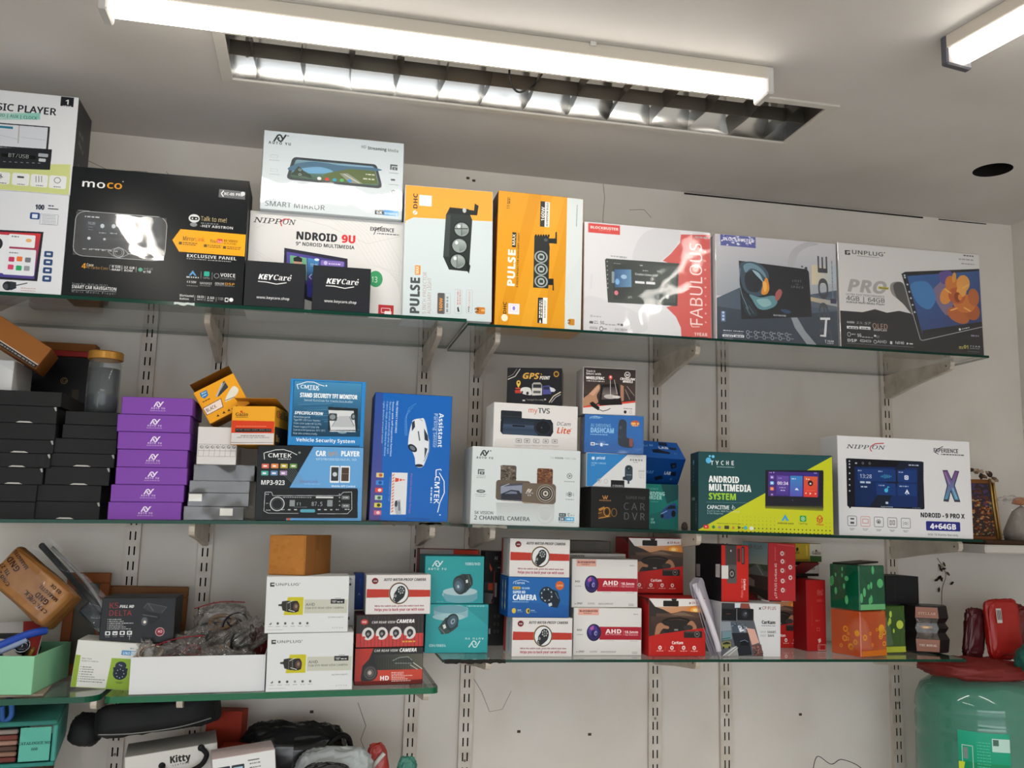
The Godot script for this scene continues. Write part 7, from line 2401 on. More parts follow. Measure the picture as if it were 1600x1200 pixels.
	b = carton("antenna_carton", "brown carton supporting the pile of antenna boxes at the back", "carton", "", Vector3(1.1369, 1.3738, 0.105), Vector3(0, 0, -0.35), 0.0599, 0.1333, 0.09, "3a2a22", 0.5)
	b = carton("fragrance_box", "tall narrow red box left of the green and orange clear boxes", "box", "", Vector3(1.1337, 1.3738, 0.2), Vector3(0, 4.79, -0.35), 0.0517, 0.1587, 0.1, "8c1518", 0.5)
	art(51.7,158.7,"a61d1c")
	T("the2",28.5,31.2,45.7,31.2,10,"c87a6c","ri")
	B(30.3,33.3,44.6,33.3,1.78,"b85a50")
	B(28.1,45.8,47,45.8,5.69,"b03a34")
	B(23.1,91.2,34.6,91.2,3.56,"b85048")
	RR(26.5,106.9,8.5,7.3,0.7,"c06058",1.07)
	RR(28.8,144.4,21.6,13.6,0.7,"c8a098",1.42)
	L([33.6,147.6,33.5,157.3],1.07,"c8a098")
	Q([29.1,133.1,36.3,130.4,37.8,137.6,31.7,142.2],"d8b8ac")
	B(13.8,56.7,13.8,103.7,1.78,"b03a34")
	skin(b,"front",0.4)
	flap(b, 24, 0.9, "7a2a28")
	b = carton("black_carton", "black carton with rounded corner standing behind the light green clear box", "box", "", Vector3(1.3753, 1.3724, 0.17), Vector3(0, 0, -0.76), 0.0889, 0.1695, 0.1, "18191b", 0.5)
	art(88.9,169.5,"1d1e20")
	L([25.3,-0.1,23.6,124.5],1.06,"2e3032")
	B(37,49.9,52.4,49.9,1.06,"34363a")
	L([32.6,105.6,32.1,156.3],0.71,"2a2c2e")
	skin(b,"front",0.35)
	b = carton("rear_camera_box", "white and lime camera box printed with a navy dome camera, beside the white tray", "box", "", Vector3(-0.3588, 1.3175, 0.245), Vector3(0, 0, -4.18), 0.1378, 0.0864, 0.08, "c4c4be", 0.5)
	art(137.8,86.4,"dcdcd6")
	Q([-0.3,26.8,8.8,27.3,9.6,86.8,0.1,87],"8faa36")
	Q([65,28.7,138.6,28.3,139.1,87.2,62.2,88],"8fae38")
	Q([-0.1,85.3,137.7,84.8,137.8,87.3,0.2,88.2],"8faa36")
	R(81.2,13.2,16.7,8.8,"3a86c0")
	T("UNO",83.3,20.9,96.8,20.9,5.6,"f0f4f8","b")
	T("MINDA",98.4,20.8,113.9,20.8,5,"7ab0d8")
	R(97.5,13.2,19.4,1.1,"3a86c0")
	B(95.1,8.7,102.1,8.7,1.96,"8aa0ac")
	T("Rear View",11.6,34.1,29.7,34.1,2.8,"6a6a66")
	T("BUMPER CAMERA",12,38.5,42.4,38.5,2.5,"7a7a76")
	O(12.3,48.1,0.7,0.7,"4a4a46")
	B(15.1,48.3,31.7,48.3,1.68,"8a8a86")
	O(12.2,52.6,0.7,0.7,"4a4a46")
	B(15,52.7,35.9,52.7,1.68,"8a8a86")
	O(12.1,57.1,0.7,0.7,"4a4a46")
	B(14.8,57.2,35.7,57.2,1.68,"8a8a86")
	O(11.9,61.6,0.7,0.7,"4a4a46")
	B(14.7,61.7,33.9,61.7,1.68,"8a8a86")
	O(11.8,66,0.7,0.7,"4a4a46")
	B(14.5,66.1,39.6,66.1,1.68,"8a8a86")
	O(11.6,70.5,0.7,0.7,"4a4a46")
	B(14.4,70.4,58.8,70.4,1.68,"8a8a86")
	O(11.5,74.9,0.7,0.7,"4a4a46")
	B(14.2,74.8,55.9,74.8,1.68,"8a8a86")
	O(84.1,55.9,12.89,12.33,"1d2638")
	Q([70.1,46,75.4,44.5,77.3,53.1,72.3,54.6],"1d2638")
	Q([92.1,45.8,97,46.6,96.3,54.3,92,53],"1d2638")
	O(83.4,42.1,10.09,7.85,"262f40")
	O(84.1,55.9,8.97,9.53,"161d2c")
	O(91.1,56.4,0.84,1.12,"c8d0dc")
	O(89.4,62.1,0.84,1.12,"c8d0dc")
	O(84.6,64.5,0.84,1.12,"c8d0dc")
	O(79.6,62.2,0.84,1.12,"c8d0dc")
	O(77.2,56.6,0.84,1.12,"c8d0dc")
	O(78.9,50.9,0.84,1.12,"c8d0dc")
	O(83.7,48.4,0.84,1.12,"c8d0dc")
	O(88.8,50.7,0.84,1.12,"c8d0dc")
	B(80,40.1,86.6,42.9,1.96,"a8b4c0")
	Q([77.1,71.7,93,71.4,89.2,75.2,81.3,75.3],"748f30")
	skin(b,"front",0.4)
	b = carton("rear_camera_box", "black and red reverse camera box standing on the white and lime camera box", "box", "", Vector3(-0.3183, 1.4012, 0.235), Vector3(0, 0, 0.42), 0.1349, 0.0847, 0.1, "17181a", 0.5)
	art(134.9,84.7,"1f2021")
	T("KS",12,19.4,30.4,19.4,10.8,"9a2c2a")
	T("FULL HD",31.4,18.3,57.8,18.3,5.1,"f0f0f0","bix")
	T("DELTA",12.5,33.6,55,33.6,10.3,"a02e2c")
	O(12.2,40.5,0.71,0.71,"d8d8d8")
	B(14.4,40.5,36.6,40.5,1.43,"d0d0d0")
	O(12.4,44.2,0.71,0.71,"d8d8d8")
	B(14.6,44.1,41.1,44.1,1.43,"d0d0d0")
	O(12.5,47.8,0.71,0.71,"d8d8d8")
	B(14.7,47.7,59.2,47.7,1.43,"d0d0d0")
	O(12.6,51.5,0.71,0.71,"d8d8d8")
	B(14.9,51.4,41.3,51.4,1.43,"d0d0d0")
	O(12.8,55.1,0.71,0.71,"d8d8d8")
	B(15,55,46.4,55,1.43,"d0d0d0")
	O(12.9,58.7,0.71,0.71,"d8d8d8")
	B(15.1,58.6,55.2,58.6,1.43,"d0d0d0")
	RR(8.9,63,9.7,7.7,1.1,"dcdcdc")
	O(13.8,66.9,2.28,2.28,"1f2021")
	B(10.1,73.4,17.9,73.4,1.14,"a0a0a0")
	RR(22.2,62.8,9.6,7.7,1.1,"dcdcdc")
	O(27,66.7,2.28,2.28,"1f2021")
	B(23.4,73.1,31.1,73.1,1.14,"a0a0a0")
	RR(35.4,62.6,9.6,7.6,1.1,"dcdcdc")
	O(40.2,66.4,2.28,2.28,"1f2021")
	B(36.6,72.9,44.2,72.9,1.14,"a0a0a0")
	RR(48.5,62.4,9.5,7.6,1.1,"dcdcdc")
	O(53.3,66.2,2.28,2.28,"1f2021")
	B(49.7,72.6,57.3,72.6,1.14,"a0a0a0")
	O(27,65.5,1.71,2,"dcdcdc")
	L([53.6,60.5,54.2,79],0.86,"c8c8c8")
	Q([74.7,18.8,81.8,9.1,119.4,17.1,109.8,29.4,88.9,26.2],"2f3234")
	L([75.3,18.8,82.6,9.7,118.6,17.1,109.8,28.8],0.86,"5a5e60")
	L([84.5,11.2,94.3,24.7],0.86,"6a6e70")
	Q([72.9,30.9,82.2,26.3,105.1,30.6,107.4,39.5,97.5,48.6,78.8,50.3,71.8,42.9],"141718")
	O(79.1,43.4,8.55,11.97,"24282a")
	O(79.2,44.6,5.7,7.98,"5a5e60")
	O(79.7,45.8,2.57,2.85,"f0e8d8")
	L([74.2,31.5,102.5,36.6],1.14,"6a6e70")
	O(108.9,64.7,8.55,8.55,"c8a8a8")
	O(108.9,64.7,7.13,7.13,"8a1c30")
	T("HD",104.8,66.7,113.7,66.7,5.1,"f0d8d8","b")
	skin(b,"front",0.2)

func loose_things() -> void:
	# things that are not cartons
	jar(Vector3(-0.427, 1.8396, 0.195))
	left_clutter(Vector3(-0.60, 1.8733, 0.2), 1.6316)
	knob(Vector3(0.778, 1.6385, 0.29))
	green_tray(1.3175)
	white_tray(1.3206, 0.87)
	back_frames(1.3178, 1.3189)
	papers(1.376)
	scents(1.3738)
	right_corner(1.6337)
	bottom_things()

# ---------------------------------------------------------------- fittings
func glass_shelf(label: String, x0: float, x1: float, y0: float, y1: float, depth: float, thick: float, edge: String, rl := 0.002, rr := 0.002) -> Node3D:
	var w := x1 - x0
	var o := thing("glass_shelf", label, "shelf", Vector3(x0, y0, 0.012), Vector3(0, 0, rad_to_deg(atan2(y1 - y0, w))))
	var d := depth - 0.012
	var poly := PackedVector2Array([Vector2(0, 0), Vector2(w, 0)])
	for i in 7: poly.append(Vector2(w - rr + rr * cos(PI / 12 * i), d - rr + rr * sin(PI / 12 * i)))
	for i in 7: poly.append(Vector2(rl - rl * sin(PI / 12 * i), d - rl + rl * cos(PI / 12 * i)))
	var st := surf()
	var se := surf()
	var idx := Geometry2D.triangulate_polygon(poly)
	for i in range(0, idx.size(), 3):
		var a := poly[idx[i]]
		var b := poly[idx[i + 1]]
		var c := poly[idx[i + 2]]
		if (b - a).cross(c - a) < 0.0:
			var t := b
			b = c
			c = t
		tri(st, Vector3(a.x, 0, a.y), Vector3(b.x, 0, b.y), Vector3(c.x, 0, c.y))
		tri(st, Vector3(a.x, -thick, a.y), Vector3(c.x, -thick, c.y), Vector3(b.x, -thick, b.y))
	for i in poly.size():
		var a := poly[i]
		var b := poly[(i + 1) % poly.size()]
		quad(se, Vector3(b.x, 0, b.y), Vector3(a.x, 0, a.y), Vector3(a.x, -thick, a.y), Vector3(b.x, -thick, b.y))
	obj("pane", made(st), glass_mat, o)
	obj("polished_edge", made(se), paint(edge, 0.12), o)
	return o

# torn tape or label left along a shelf's front edge, x from the shelf's left end
func edge_strip(o: Node3D, called: String, x0: float, x1: float, y0: float, y1: float, c: String, sd: int) -> void:
	rng.seed = sd
	var p := PackedVector2Array()
	var n := maxi(4, int((x1 - x0) / 0.006))
	for i in n + 1: p.append(Vector2(lerpf(x0, x1, float(i) / n), y1 + rng.randf_range(-0.0008, 0.0008)))
	for i in n + 1: p.append(Vector2(lerpf(x1, x0, float(i) / n), y0 + rng.randf_range(-0.0018, 0.0014)))
	var st := surf()
	add_prism(st, p, Vector3(0, 0, 0.3101), Vector3.RIGHT, Vector3.UP, Vector3(0, 0, 0.0005))
	obj(called, made(st), paint(c, 0.7), o)

func upright(label: String, x: float, phase: float, y0: float, y1: float, screws: Array) -> void:
	var o := thing("slotted_upright", label, "upright", Vector3(x, 0, 0), Vector3.ZERO, "slotted shelf uprights on the wall")
	var st := surf()
	var w := 0.0155
	var z := 0.011
	var y: float = phase + 0.032 * floorf((y0 - phase) / 0.032)
	var n := int((y1 - y) / 0.032)
	for i in n:
		var a: float = y + 0.032 * i
		for r in [[-w, w, a + 0.0185, a + 0.032], [-w, -0.0068, a, a + 0.0185], [0.0068, w, a, a + 0.0185], [-0.0037, 0.0037, a, a + 0.0185]]:
			quad(st, Vector3(r[0], r[3], z), Vector3(r[1], r[3], z), Vector3(r[1], r[2], z), Vector3(r[0], r[2], z))
	var top: float = y + 0.032 * n
	for s in [-1.0, 1.0]:
		var p := [Vector3(s * w, top, z), Vector3(s * w, top, 0.0004), Vector3(s * w, y, 0.0004), Vector3(s * w, y, z)]
		if s > 0: quad(st, p[0], p[1], p[2], p[3])
		else: quad(st, p[1], p[0], p[3], p[2])
	quad(st, Vector3(-w, top, 0.0004), Vector3(w, top, 0.0004), Vector3(w, top, z), Vector3(-w, top, z))
	obj("channel", made(st), upright_mat, o)
	var sb := surf()
	quad(sb, Vector3(-w + 0.001, top, 0.001), Vector3(w - 0.001, top, 0.001), Vector3(w - 0.001, y, 0.001), Vector3(-w + 0.001, y, 0.001))
	obj("channel_back", made(sb), paint("15120f", 0.9), o)
	for s in screws:
		var sc := surf(true)
		add_lathe(sc, [Vector2(0, 0.0016), Vector2(0.0024, 0.0012), Vector2(0.0032, 0)], 14)
		obj("screw", made(sc), paint("8f877c", 0.4, 0.6), o, Vector3(0, s, z), Vector3(90, 0, 0))

func bracket(label: String, x: float, y: float, h: float, length: float, group: String) -> void:
	var o := thing("shelf_bracket", label, "bracket", Vector3(x, y, 0.011), Vector3.ZERO, group)
	var poly := PackedVector2Array([Vector2(0.0, 0.0), Vector2(length - 0.004, 0.0), Vector2(length, -0.005), Vector2(length, -0.015), Vector2(length - 0.004, -0.021), Vector2(length - 0.012, -0.024), Vector2(length * 0.5, -0.024 - (h - 0.024) * 0.42), Vector2(0.012, -h), Vector2(0.004, -h + 0.001), Vector2(0.0, -h + 0.008)])
	var st := surf()
	add_prism(st, poly, Vector3(-0.0055, 0, 0), Vector3(0, 0, 1), Vector3(0, 1, 0), Vector3(0.011, 0, 0))
	obj("arm", made(st), bracket_mat, o)
	var sc := surf(true)
	add_lathe(sc, [Vector2(0, 0.001), Vector2(0.0018, 0.0008), Vector2(0.0022, 0)], 10)
	obj("rivet", made(sc), paint("3a342c", 0.6), o, Vector3(-0.0055, -0.012, length - 0.016), Vector3(0, 0, 90))

func batten(label: String, where: Vector3, turn: float, length: float, energy: float) -> Node3D:   # hangs under the ceiling along its own x
	var o := thing("tube_light", label, "lamp", where, Vector3(0, turn, 0), "tube lights on the ceiling")
	var w := 0.056
	var st := surf()
	add_box(st, Vector3(-length / 2, -0.026, -w / 2), Vector3(length / 2, 0, w / 2), 0.002)
	obj("housing", made(st), batten_mat, o)
	var sd := surf(true)
	var pr := []
	for i in 11:
		var a := PI * i / 10.0
		pr.append(Vector2(-cos(a) * (w / 2 - 0.002), -0.0255 - sin(a) * 0.026))
	for i in 10:
		quad(sd, Vector3(-length / 2 + 0.01, pr[i].y, pr[i].x), Vector3(length / 2 - 0.01, pr[i].y, pr[i].x), Vector3(length / 2 - 0.01, pr[i + 1].y, pr[i + 1].x), Vector3(-length / 2 + 0.01, pr[i + 1].y, pr[i + 1].x))
	obj("glowing_diffuser", made(sd), glow_mat, o)
	for s in [-1.0, 1.0]:
		var se := surf()
		add_box(se, Vector3(s * length / 2 - 0.012, -0.054, -w / 2 - 0.001), Vector3(s * length / 2 + 0.004, 0, w / 2 + 0.001), 0.003)
		obj("end_cap", made(se), paint("c9c6c0" if turn == 0.0 else "5a5a60", 0.4), o)
	for s in [-0.32, 0.2]:
		var sc := surf()
		add_box(sc, Vector3(length * s - 0.006, -0.008, w / 2), Vector3(length * s + 0.006, 0.0, w / 2 + 0.006), 0.001)
		obj("clip", made(sc), paint("d8d5ce", 0.5), o)
	var l := AreaLight3D.new()
	l.name = "tube_glow_light"
	l.area_size = Vector2(length - 0.04, 0.045)
	l.light_energy = energy
	l.light_color = hex("fff6ea")
	l.set("area_range", 12.0)
	l.shadow_enabled = true
	o.add_child(l)
	l.position = Vector3(0, -0.0555, 0)
	l.rotation_degrees = Vector3(-90, 0, 0)
	return o

func carton_tab(o: Node3D, x: float, w: float) -> void:   # the pale cut edge of a tuck flap
	var st := surf()
	var h: float = o.get_meta("h")
	var p := PackedVector2Array([Vector2(-w / 2, 0.0), Vector2(w / 2, 0.0), Vector2(w * 0.3, 0.0028), Vector2(-w * 0.3, 0.0028)])
	add_prism(st, p, Vector3(x, 0.0006, 0.0001), Vector3.RIGHT, Vector3.UP, Vector3(0, 0, 0.0007))
	var t := obj("tuck_flap_edge", made(st), paint("b9b7b3", 0.6), o)
	t.set_meta("label", "pale cut edge of the tuck flap")
	var sc := surf()
	add_prism(sc, PackedVector2Array([Vector2(0, 0), Vector2(0.004, 0.001), Vector2(0.0055, -0.006), Vector2(0.0035, -0.007)]), Vector3(o.get_meta("w") / 2 - 0.006, h - 0.0012, 0.0001), Vector3.RIGHT, Vector3.UP, Vector3(0, 0, 0.0006))
	obj("flap_corner", made(sc), paint("aaa8a4", 0.6), o)

func coil(parent: Node, called: String, at: Vector3, r: float, t: float, c: String, sd: int, turns := 3) -> void:
	rng.seed = sd
	var p := []
	var ax := Vector3(rng.randf_range(-1, 1), rng.randf_range(-1, 1), rng.randf_range(0.3, 1)).normalized()
	var u := ax.cross(Vector3.UP).normalized()
	var v := ax.cross(u)
	for i in turns * 12 + 1:
		var a := TAU * i / 12.0
		var k := r * (1.0 + 0.25 * sin(a * 0.37 + sd))
		p.append(at + u * cos(a) * k + v * sin(a) * k * 0.7 + ax * (0.012 * sin(a * 0.8 + sd)))
	var st := surf(true)
	add_tube(st, curve(p, 3), t, 6)
	obj(called, made(st), paint(c, 0.45), parent)

func bag(called: String, label: String, cat: String, where: Vector3, turn: Vector3, size: Vector3, film: Material, sd: int, wrinkle := 0.012, group := "", square := 0.6) -> Node3D:
	var o := thing(called, label, cat, where, turn, group)
	obj("film", bag_mesh(size, wrinkle, sd, square), film, o)
	return o

# an open tray: four thin walls and a floor; the origin is the middle of its front's lower edge
func tray(called: String, label: String, where: Vector3, turn: Vector3, w: float, h: float, d: float, out: String, inner: String) -> Node3D:
	var o := thing(called, label, "tray", where, turn)
	var t := 0.0025
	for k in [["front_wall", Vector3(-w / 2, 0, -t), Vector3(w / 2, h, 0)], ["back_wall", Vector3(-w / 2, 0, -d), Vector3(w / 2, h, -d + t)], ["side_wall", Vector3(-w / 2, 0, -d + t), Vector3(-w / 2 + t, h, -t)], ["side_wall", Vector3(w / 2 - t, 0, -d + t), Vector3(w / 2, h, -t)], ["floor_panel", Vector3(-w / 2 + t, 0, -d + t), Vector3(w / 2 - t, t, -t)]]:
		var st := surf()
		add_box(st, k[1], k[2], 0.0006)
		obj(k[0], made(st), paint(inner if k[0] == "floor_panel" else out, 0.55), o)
	return o

# a see-through tinted box with a base band; the origin is the middle of its base
func tinted_box(label: String, where: Vector3, yaw: float, s: Vector3, tint: String, alpha: float, band: String, spot: String, inner: String, rings: bool, sd: int) -> Node3D:
	var o := thing("fragrance_box", label, "box", where, Vector3(0, yaw, 0), "tinted clear fragrance boxes")
	var st := surf()
	add_box(st, Vector3(-s.x / 2, 0, -s.z / 2), Vector3(s.x / 2, s.y, s.z / 2), 0.002)
	obj("clear_case", made(st), clear(tint, alpha, 0.08), o)
	var sb := surf()
	add_box(sb, Vector3(-s.x / 2 + 0.002, 0.002, s.z / 2 + 0.0002), Vector3(s.x / 2 - 0.002, s.y * 0.14, s.z / 2 + 0.0008), 0.0002)
	obj("base_band", made(sb), paint(band, 0.4), o)
	var sd2 := surf(true)
	add_lathe(sd2, [Vector2(0, s.y * 0.13), Vector2(s.x * 0.36, s.y * 0.14), Vector2(s.x * 0.37, s.y * 0.2), Vector2(s.x * 0.33, s.y * 0.3), Vector2(s.x * 0.31, s.y * 0.5), Vector2(s.x * 0.22, s.y * 0.72), Vector2(s.x * 0.1, s.y * 0.84), Vector2(0, s.y * 0.86)], 28)
	obj("scent_bottle", made(sd2), paint(inner, 0.25), o)
	for f in 2:   # printed spots on the front and the left side
		rng.seed = sd + f
		for i in 9:
			var r := s.x * rng.randf_range(0.035, 0.085)
			var c := Vector2(rng.randf_range(-0.4, 0.4) * s.x, s.y * rng.randf_range(0.2, 0.6)) if rings else Vector2(rng.randf_range(-0.45, 0.1) * s.x, s.y * rng.randf_range(0.2, 0.9))
			if i == 0 and f == 0:
				r = s.x * 0.12
				c = Vector2(s.x * 0.3, s.y * 0.6)
			var sp := surf()
			var rim := PackedVector2Array()
			for k in 20: rim.append(c + Vector2(cos(TAU * k / 20) * r * (1.0 if rings or i == 0 else 0.7), sin(TAU * k / 20) * r * (1.0 if rings or i == 0 else 1.5)))
			if rings and i > 0:
				for k in 20:
					var a := rim[k]
					var b := rim[(k + 1) % 20]
					quad(sp, Vector3(a.x, a.y, 0), Vector3(b.x, b.y, 0), Vector3(lerpf(c.x, b.x, 0.6), lerpf(c.y, b.y, 0.6), 0), Vector3(lerpf(c.x, a.x, 0.6), lerpf(c.y, a.y, 0.6), 0))
			else:
				for k in 20: tri(sp, Vector3(c.x, c.y, 0), Vector3(rim[(k + 1) % 20].x, rim[(k + 1) % 20].y, 0), Vector3(rim[k].x, rim[k].y, 0))
			var e := obj("printed_spot", made(sp), paint(spot, 0.4), o)
			e.position = Vector3(0, 0, s.z / 2 + 0.0004) if f == 0 else Vector3(-s.x / 2 - 0.0004, 0, 0)
			if f == 1: e.rotation_degrees.y = -90
	return o

func wall_text(parent: Node, called: String, s: String, size: float, m: Material, where: Vector3, turn := Vector3.ZERO, serif := false, bold := true) -> void:
	var t := TextMesh.new()
	var f := SystemFont.new()
	f.font_names = PackedStringArray(["Droid Serif" if serif else "Droid Sans"])
	f.font_weight = 700 if bold else 400
	t.font = f
	t.text = s
	t.font_size = 64
	t.pixel_size = size / 46.0
	t.depth = 0.0004
	t.curve_step = 2.0
	obj(called, t, m, parent, where, turn)

func jar(where: Vector3) -> void:
	var o := thing("storage_jar", "clear plastic jar with a gold screw lid, standing on the right black stack", "jar", where)
	var st := surf(true)
	add_lathe(st, [Vector2(0, 0.001), Vector2(0.027, 0.001), Vector2(0.0315, 0.006), Vector2(0.0315, 0.055), Vector2(0.031, 0.1), Vector2(0.029, 0.108), Vector2(0.029, 0.112)], 36)
	obj("jar_body", made(st), clear("9aa4a8", 0.16, 0.06), o)
	var si := surf(true)
	add_lathe(si, [Vector2(0, 0.004), Vector2(0.026, 0.004), Vector2(0.029, 0.009), Vector2(0.029, 0.093), Vector2(0, 0.094)], 30)
	obj("dark_contents", made(si), paint("2a2d30", 0.5), o)
	var sl := surf()
	add_lathe(sl, [Vector2(0.0322, 0.111), Vector2(0.0335, 0.112), Vector2(0.0335, 0.125), Vector2(0.032, 0.1275), Vector2(0, 0.1275)], 40)
	obj("lid", made(sl), mat("c08a3a", 0.3, 0.45), o)

func left_clutter(where: Vector3, y2: float) -> void:
	var b := carton("carton", "grey white carton under the tilted brown box on the left black stack", "carton", "", where + Vector3(-0.05, 0, 0.03), Vector3(0, 0, 0), 0.13, 0.062, 0.12, "b9babb", 0.5)
	art(130, 62, "c2c4c6")
	G([90, 0, 130, 20, 130, 62, 60, 62], "b2b5b8", "d2d4d6", 0)
	skin(b, "front")
	b = carton("carton", "brown cardboard box tipped on its side above the black stacks, with a dark printed underside", "carton", "", where + Vector3(-0.02, 0.092, 0.035), Vector3(0, 8, -31), 0.17, 0.05, 0.12, "9a5f28", 0.7)
	art(170, 50, "9c6028")
	R(0, 40, 170, 10, "cfc9c4")
	R(0, 42, 170, 8, "2a2624")
	B(4, 46, 166, 46, 3, "8a8480")
	skin(b, "front", 0.5)
	b = carton("gift_box", "black box with a small gold letter, standing behind the gold lidded jar", "box", "", Vector3(-0.545, y2, 0.05), Vector3.ZERO, 0.15, 0.345, 0.035, "17171a", 0.35)
	art(150, 345, "1a1a1e")
	RO(82, 52, 7, 7, 1.2, "a07a4a")
	R(85, 51.5, 5, 1.3, "a07a4a")
	T("G", 78, 56, 86, 56, 8, "a07a4a", "r")
	R(100, 70, 14, 22, "3a3024")
	T("RY", 96, 128, 112, 128, 8, "b03040", "bi")
	skin(b, "front", 0.25)
	var st := surf()
	add_box(st, Vector3(-0.075, 0, -0.02), Vector3(0.075, 0.012, 0.02), 0.001)
	var r := obj("flat_box", made(st), paint("a02c2a", 0.5), self, Vector3(-0.545, y2 + 0.3455, 0.033))
	tag(r, "flat red box lying on top of the tall black box", "box")
	st = surf()
	add_box(st, Vector3(-0.072, 0, -0.02), Vector3(0.07, 0.017, 0.018), 0.001)
	r = obj("flat_box", made(st), paint("8a5528", 0.6), self, Vector3(-0.55, y2 + 0.358, 0.033))
	tag(r, "flat brown box lying on the flat red box behind the jar", "box")

func knob(where: Vector3) -> void:
	var st := surf(true)
	add_lathe(st, [Vector2(0, 0), Vector2(0.006, 0.0), Vector2(0.0072, 0.006), Vector2(0.006, 0.013), Vector2(0.003, 0.017), Vector2(0, 0.0175)], 20)
	tag(obj("rubber_plug", made(st), paint("2c2220", 0.5), self, where), "small dark rubber plug standing left of the green and lime box", "plug")

func green_tray(y: float) -> void:
	var st := surf()
	add_box(st, Vector3(-0.35, 0, -0.26), Vector3(0.055, 0.004, 0.0), 0.001)
	tag(obj("cardboard_sheet", made(st), paint("8f8272", 0.8), self, Vector3(-0.512, y, 0.312), Vector3(0, 6, 0)), "torn grey brown cardboard sheet lying under the mint tray", "cardboard")
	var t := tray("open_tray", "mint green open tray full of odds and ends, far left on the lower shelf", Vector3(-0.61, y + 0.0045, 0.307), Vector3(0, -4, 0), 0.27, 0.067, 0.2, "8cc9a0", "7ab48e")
	# in the tray
	var b := carton("flat_carton", "white and red printed flat pack lying aslant in the mint tray", "carton", "", Vector3(-0.562, y + 0.045, 0.25), Vector3(-55, 2, 4), 0.14, 0.12, 0.006, "c9c6c4", 0.4)
	art(140, 120, "c4c2c0")
	Q([100, 0, 140, 0, 140, 120, 118, 120], "a03a38")
	Q([0, 0, 60, 0, 40, 120, 0, 120], "b4b8ba")
	skin(b, "front", 0.4)
	st = surf()
	add_box(st, Vector3(-0.004, 0, -0.16), Vector3(0.004, 0.058, 0.0), 0.001)
	tag(obj("dark_folder", made(st), paint("2c2a26", 0.5), self, Vector3(-0.518, y + 0.008, 0.285), Vector3(0, 4, -12)), "dark flat folder leaning against the right wall of the mint tray", "folder")
	st = surf()
	add_box(st, Vector3(-0.003, 0, -0.1), Vector3(0.003, 0.03, 0.0), 0.001)
	tag(obj("card", made(st), paint("a8803a", 0.5), self, Vector3(-0.508, y + 0.045, 0.25), Vector3(0, 10, -20)), "ochre card tucked beside the dark folder in the mint tray", "card")
	var h := thing("head_lamp_band", "blue plastic bracket with two dark round lenses, lying across the mint tray", "lamp bracket", Vector3(-0.535, y + 0.082, 0.262), Vector3(0, 12, 12))
	st = surf(true)
	add_tube(st, curve([Vector3(-0.10, -0.025, 0.0), Vector3(-0.06, -0.005, 0.01), Vector3(-0.02, 0.004, 0.012), Vector3(0.03, 0.013, 0.0), Vector3(0.062, 0.012, -0.02)], 8), 0.0075, 10)
	obj("band", made(st), paint("2a4aa8", 0.3), h)
	st = surf(true)
	add_tube(st, curve([Vector3(-0.105, -0.034, 0.006), Vector3(-0.06, -0.016, 0.018), Vector3(-0.02, -0.006, 0.02), Vector3(0.03, 0.004, 0.006)], 8), 0.005, 10)
	obj("band_lining", made(st), paint("8a98b4", 0.4), h)
	for p in [Vector3(-0.022, -0.016, 0.02), Vector3(0.022, -0.004, 0.008)]:
		st = surf(true)
		add_lathe(st, [Vector2(0, 0.006), Vector2(0.008, 0.0055), Vector2(0.0125, 0.003), Vector2(0.014, -0.002), Vector2(0.0125, -0.014), Vector2(0, -0.016)], 24)
		var ln := obj("lens", made(st), mat("1c222a", 0.1, 0.4), h, p, Vector3(58, 0, 0))
		st = surf(true)
		var ring := []
		for i in 25: ring.append(Vector3(cos(TAU * i / 24) * 0.0132, 0.0026, sin(TAU * i / 24) * 0.0132))
		add_tube(st, ring, 0.0012, 6)
		obj("bezel", made(st), paint("8a8f98", 0.2, 0.8), ln)
	carton("dark_carton", "dark grey carton standing in the mint tray under the taped brown parcel", "carton", "", Vector3(-0.585, y + 0.0075, 0.19), Vector3(0, -4, 0), 0.13, 0.088, 0.06, "26282b", 0.5)
	# the taped parcel
	var o := thing("taped_parcel", "brown parcel in clear tape with dark printed capitals, leaning above the mint tray", "parcel", Vector3(-0.543, y + 0.150, 0.205), Vector3(-14, -4, -38))
	obj("wrapping", bag_mesh(Vector3(0.155, 0.084, 0.085), 0.0025, 11, 0.16, 0.6), parcel_mat, o)
	var dk := paint("3a1c12", 0.5)
	for w in [["GND", 0.011, -0.048, 0.052], ["MAREGTEL", 0.0065, -0.044, 0.066], ["TIL 27", 0.007, -0.052, 0.036], ["C/NO 21C", 0.007, -0.046, 0.024], ["C.K.", 0.008, 0.016, 0.03], ["GND", 0.010, 0.04, 0.04], ["MAREGTEL", 0.0065, 0.042, 0.054], ["C.T.N. C/BC", 0.0065, 0.042, 0.027], ["03 OK", 0.0065, 0.046, 0.068]]:
		wall_text(o, "stencilled_lettering", w[0], w[1], dk, Vector3(w[2], w[3], 0.0428), Vector3(0, 0, 180 if w[2] > 0 else 168))
	st = surf(true)
	add_sheet(st, 30, 8, func(u: float, v: float) -> Vector3: return Vector3((u - 0.5) * 0.14, 0.02 + v * 0.045, 0.0445 + 0.0008 * sin(u * 31.0 + v * 9.0) - 0.02 * pow(absf(u - 0.5) * 2.0, 6.0)))
	obj("clear_tape", made(st), film_mat, o)
	# the plastic sleeve with a wiper
	o = thing("wiper_sleeve", "wiper blade in a clear plastic sleeve leaning behind the taped parcel", "wiper", Vector3(-0.462, y + 0.165, 0.13), Vector3(0, 0, -46))
	st = surf(true)
	add_sheet(st, 26, 10, func(u: float, v: float) -> Vector3: return Vector3((u - 0.5) * 0.25, (v - 0.2) * 0.055, 0.012 + 0.004 * sin(u * 17.0) * cos(v * 7.0)))
	obj("sleeve", made(st), film_mat, o)
	st = surf()
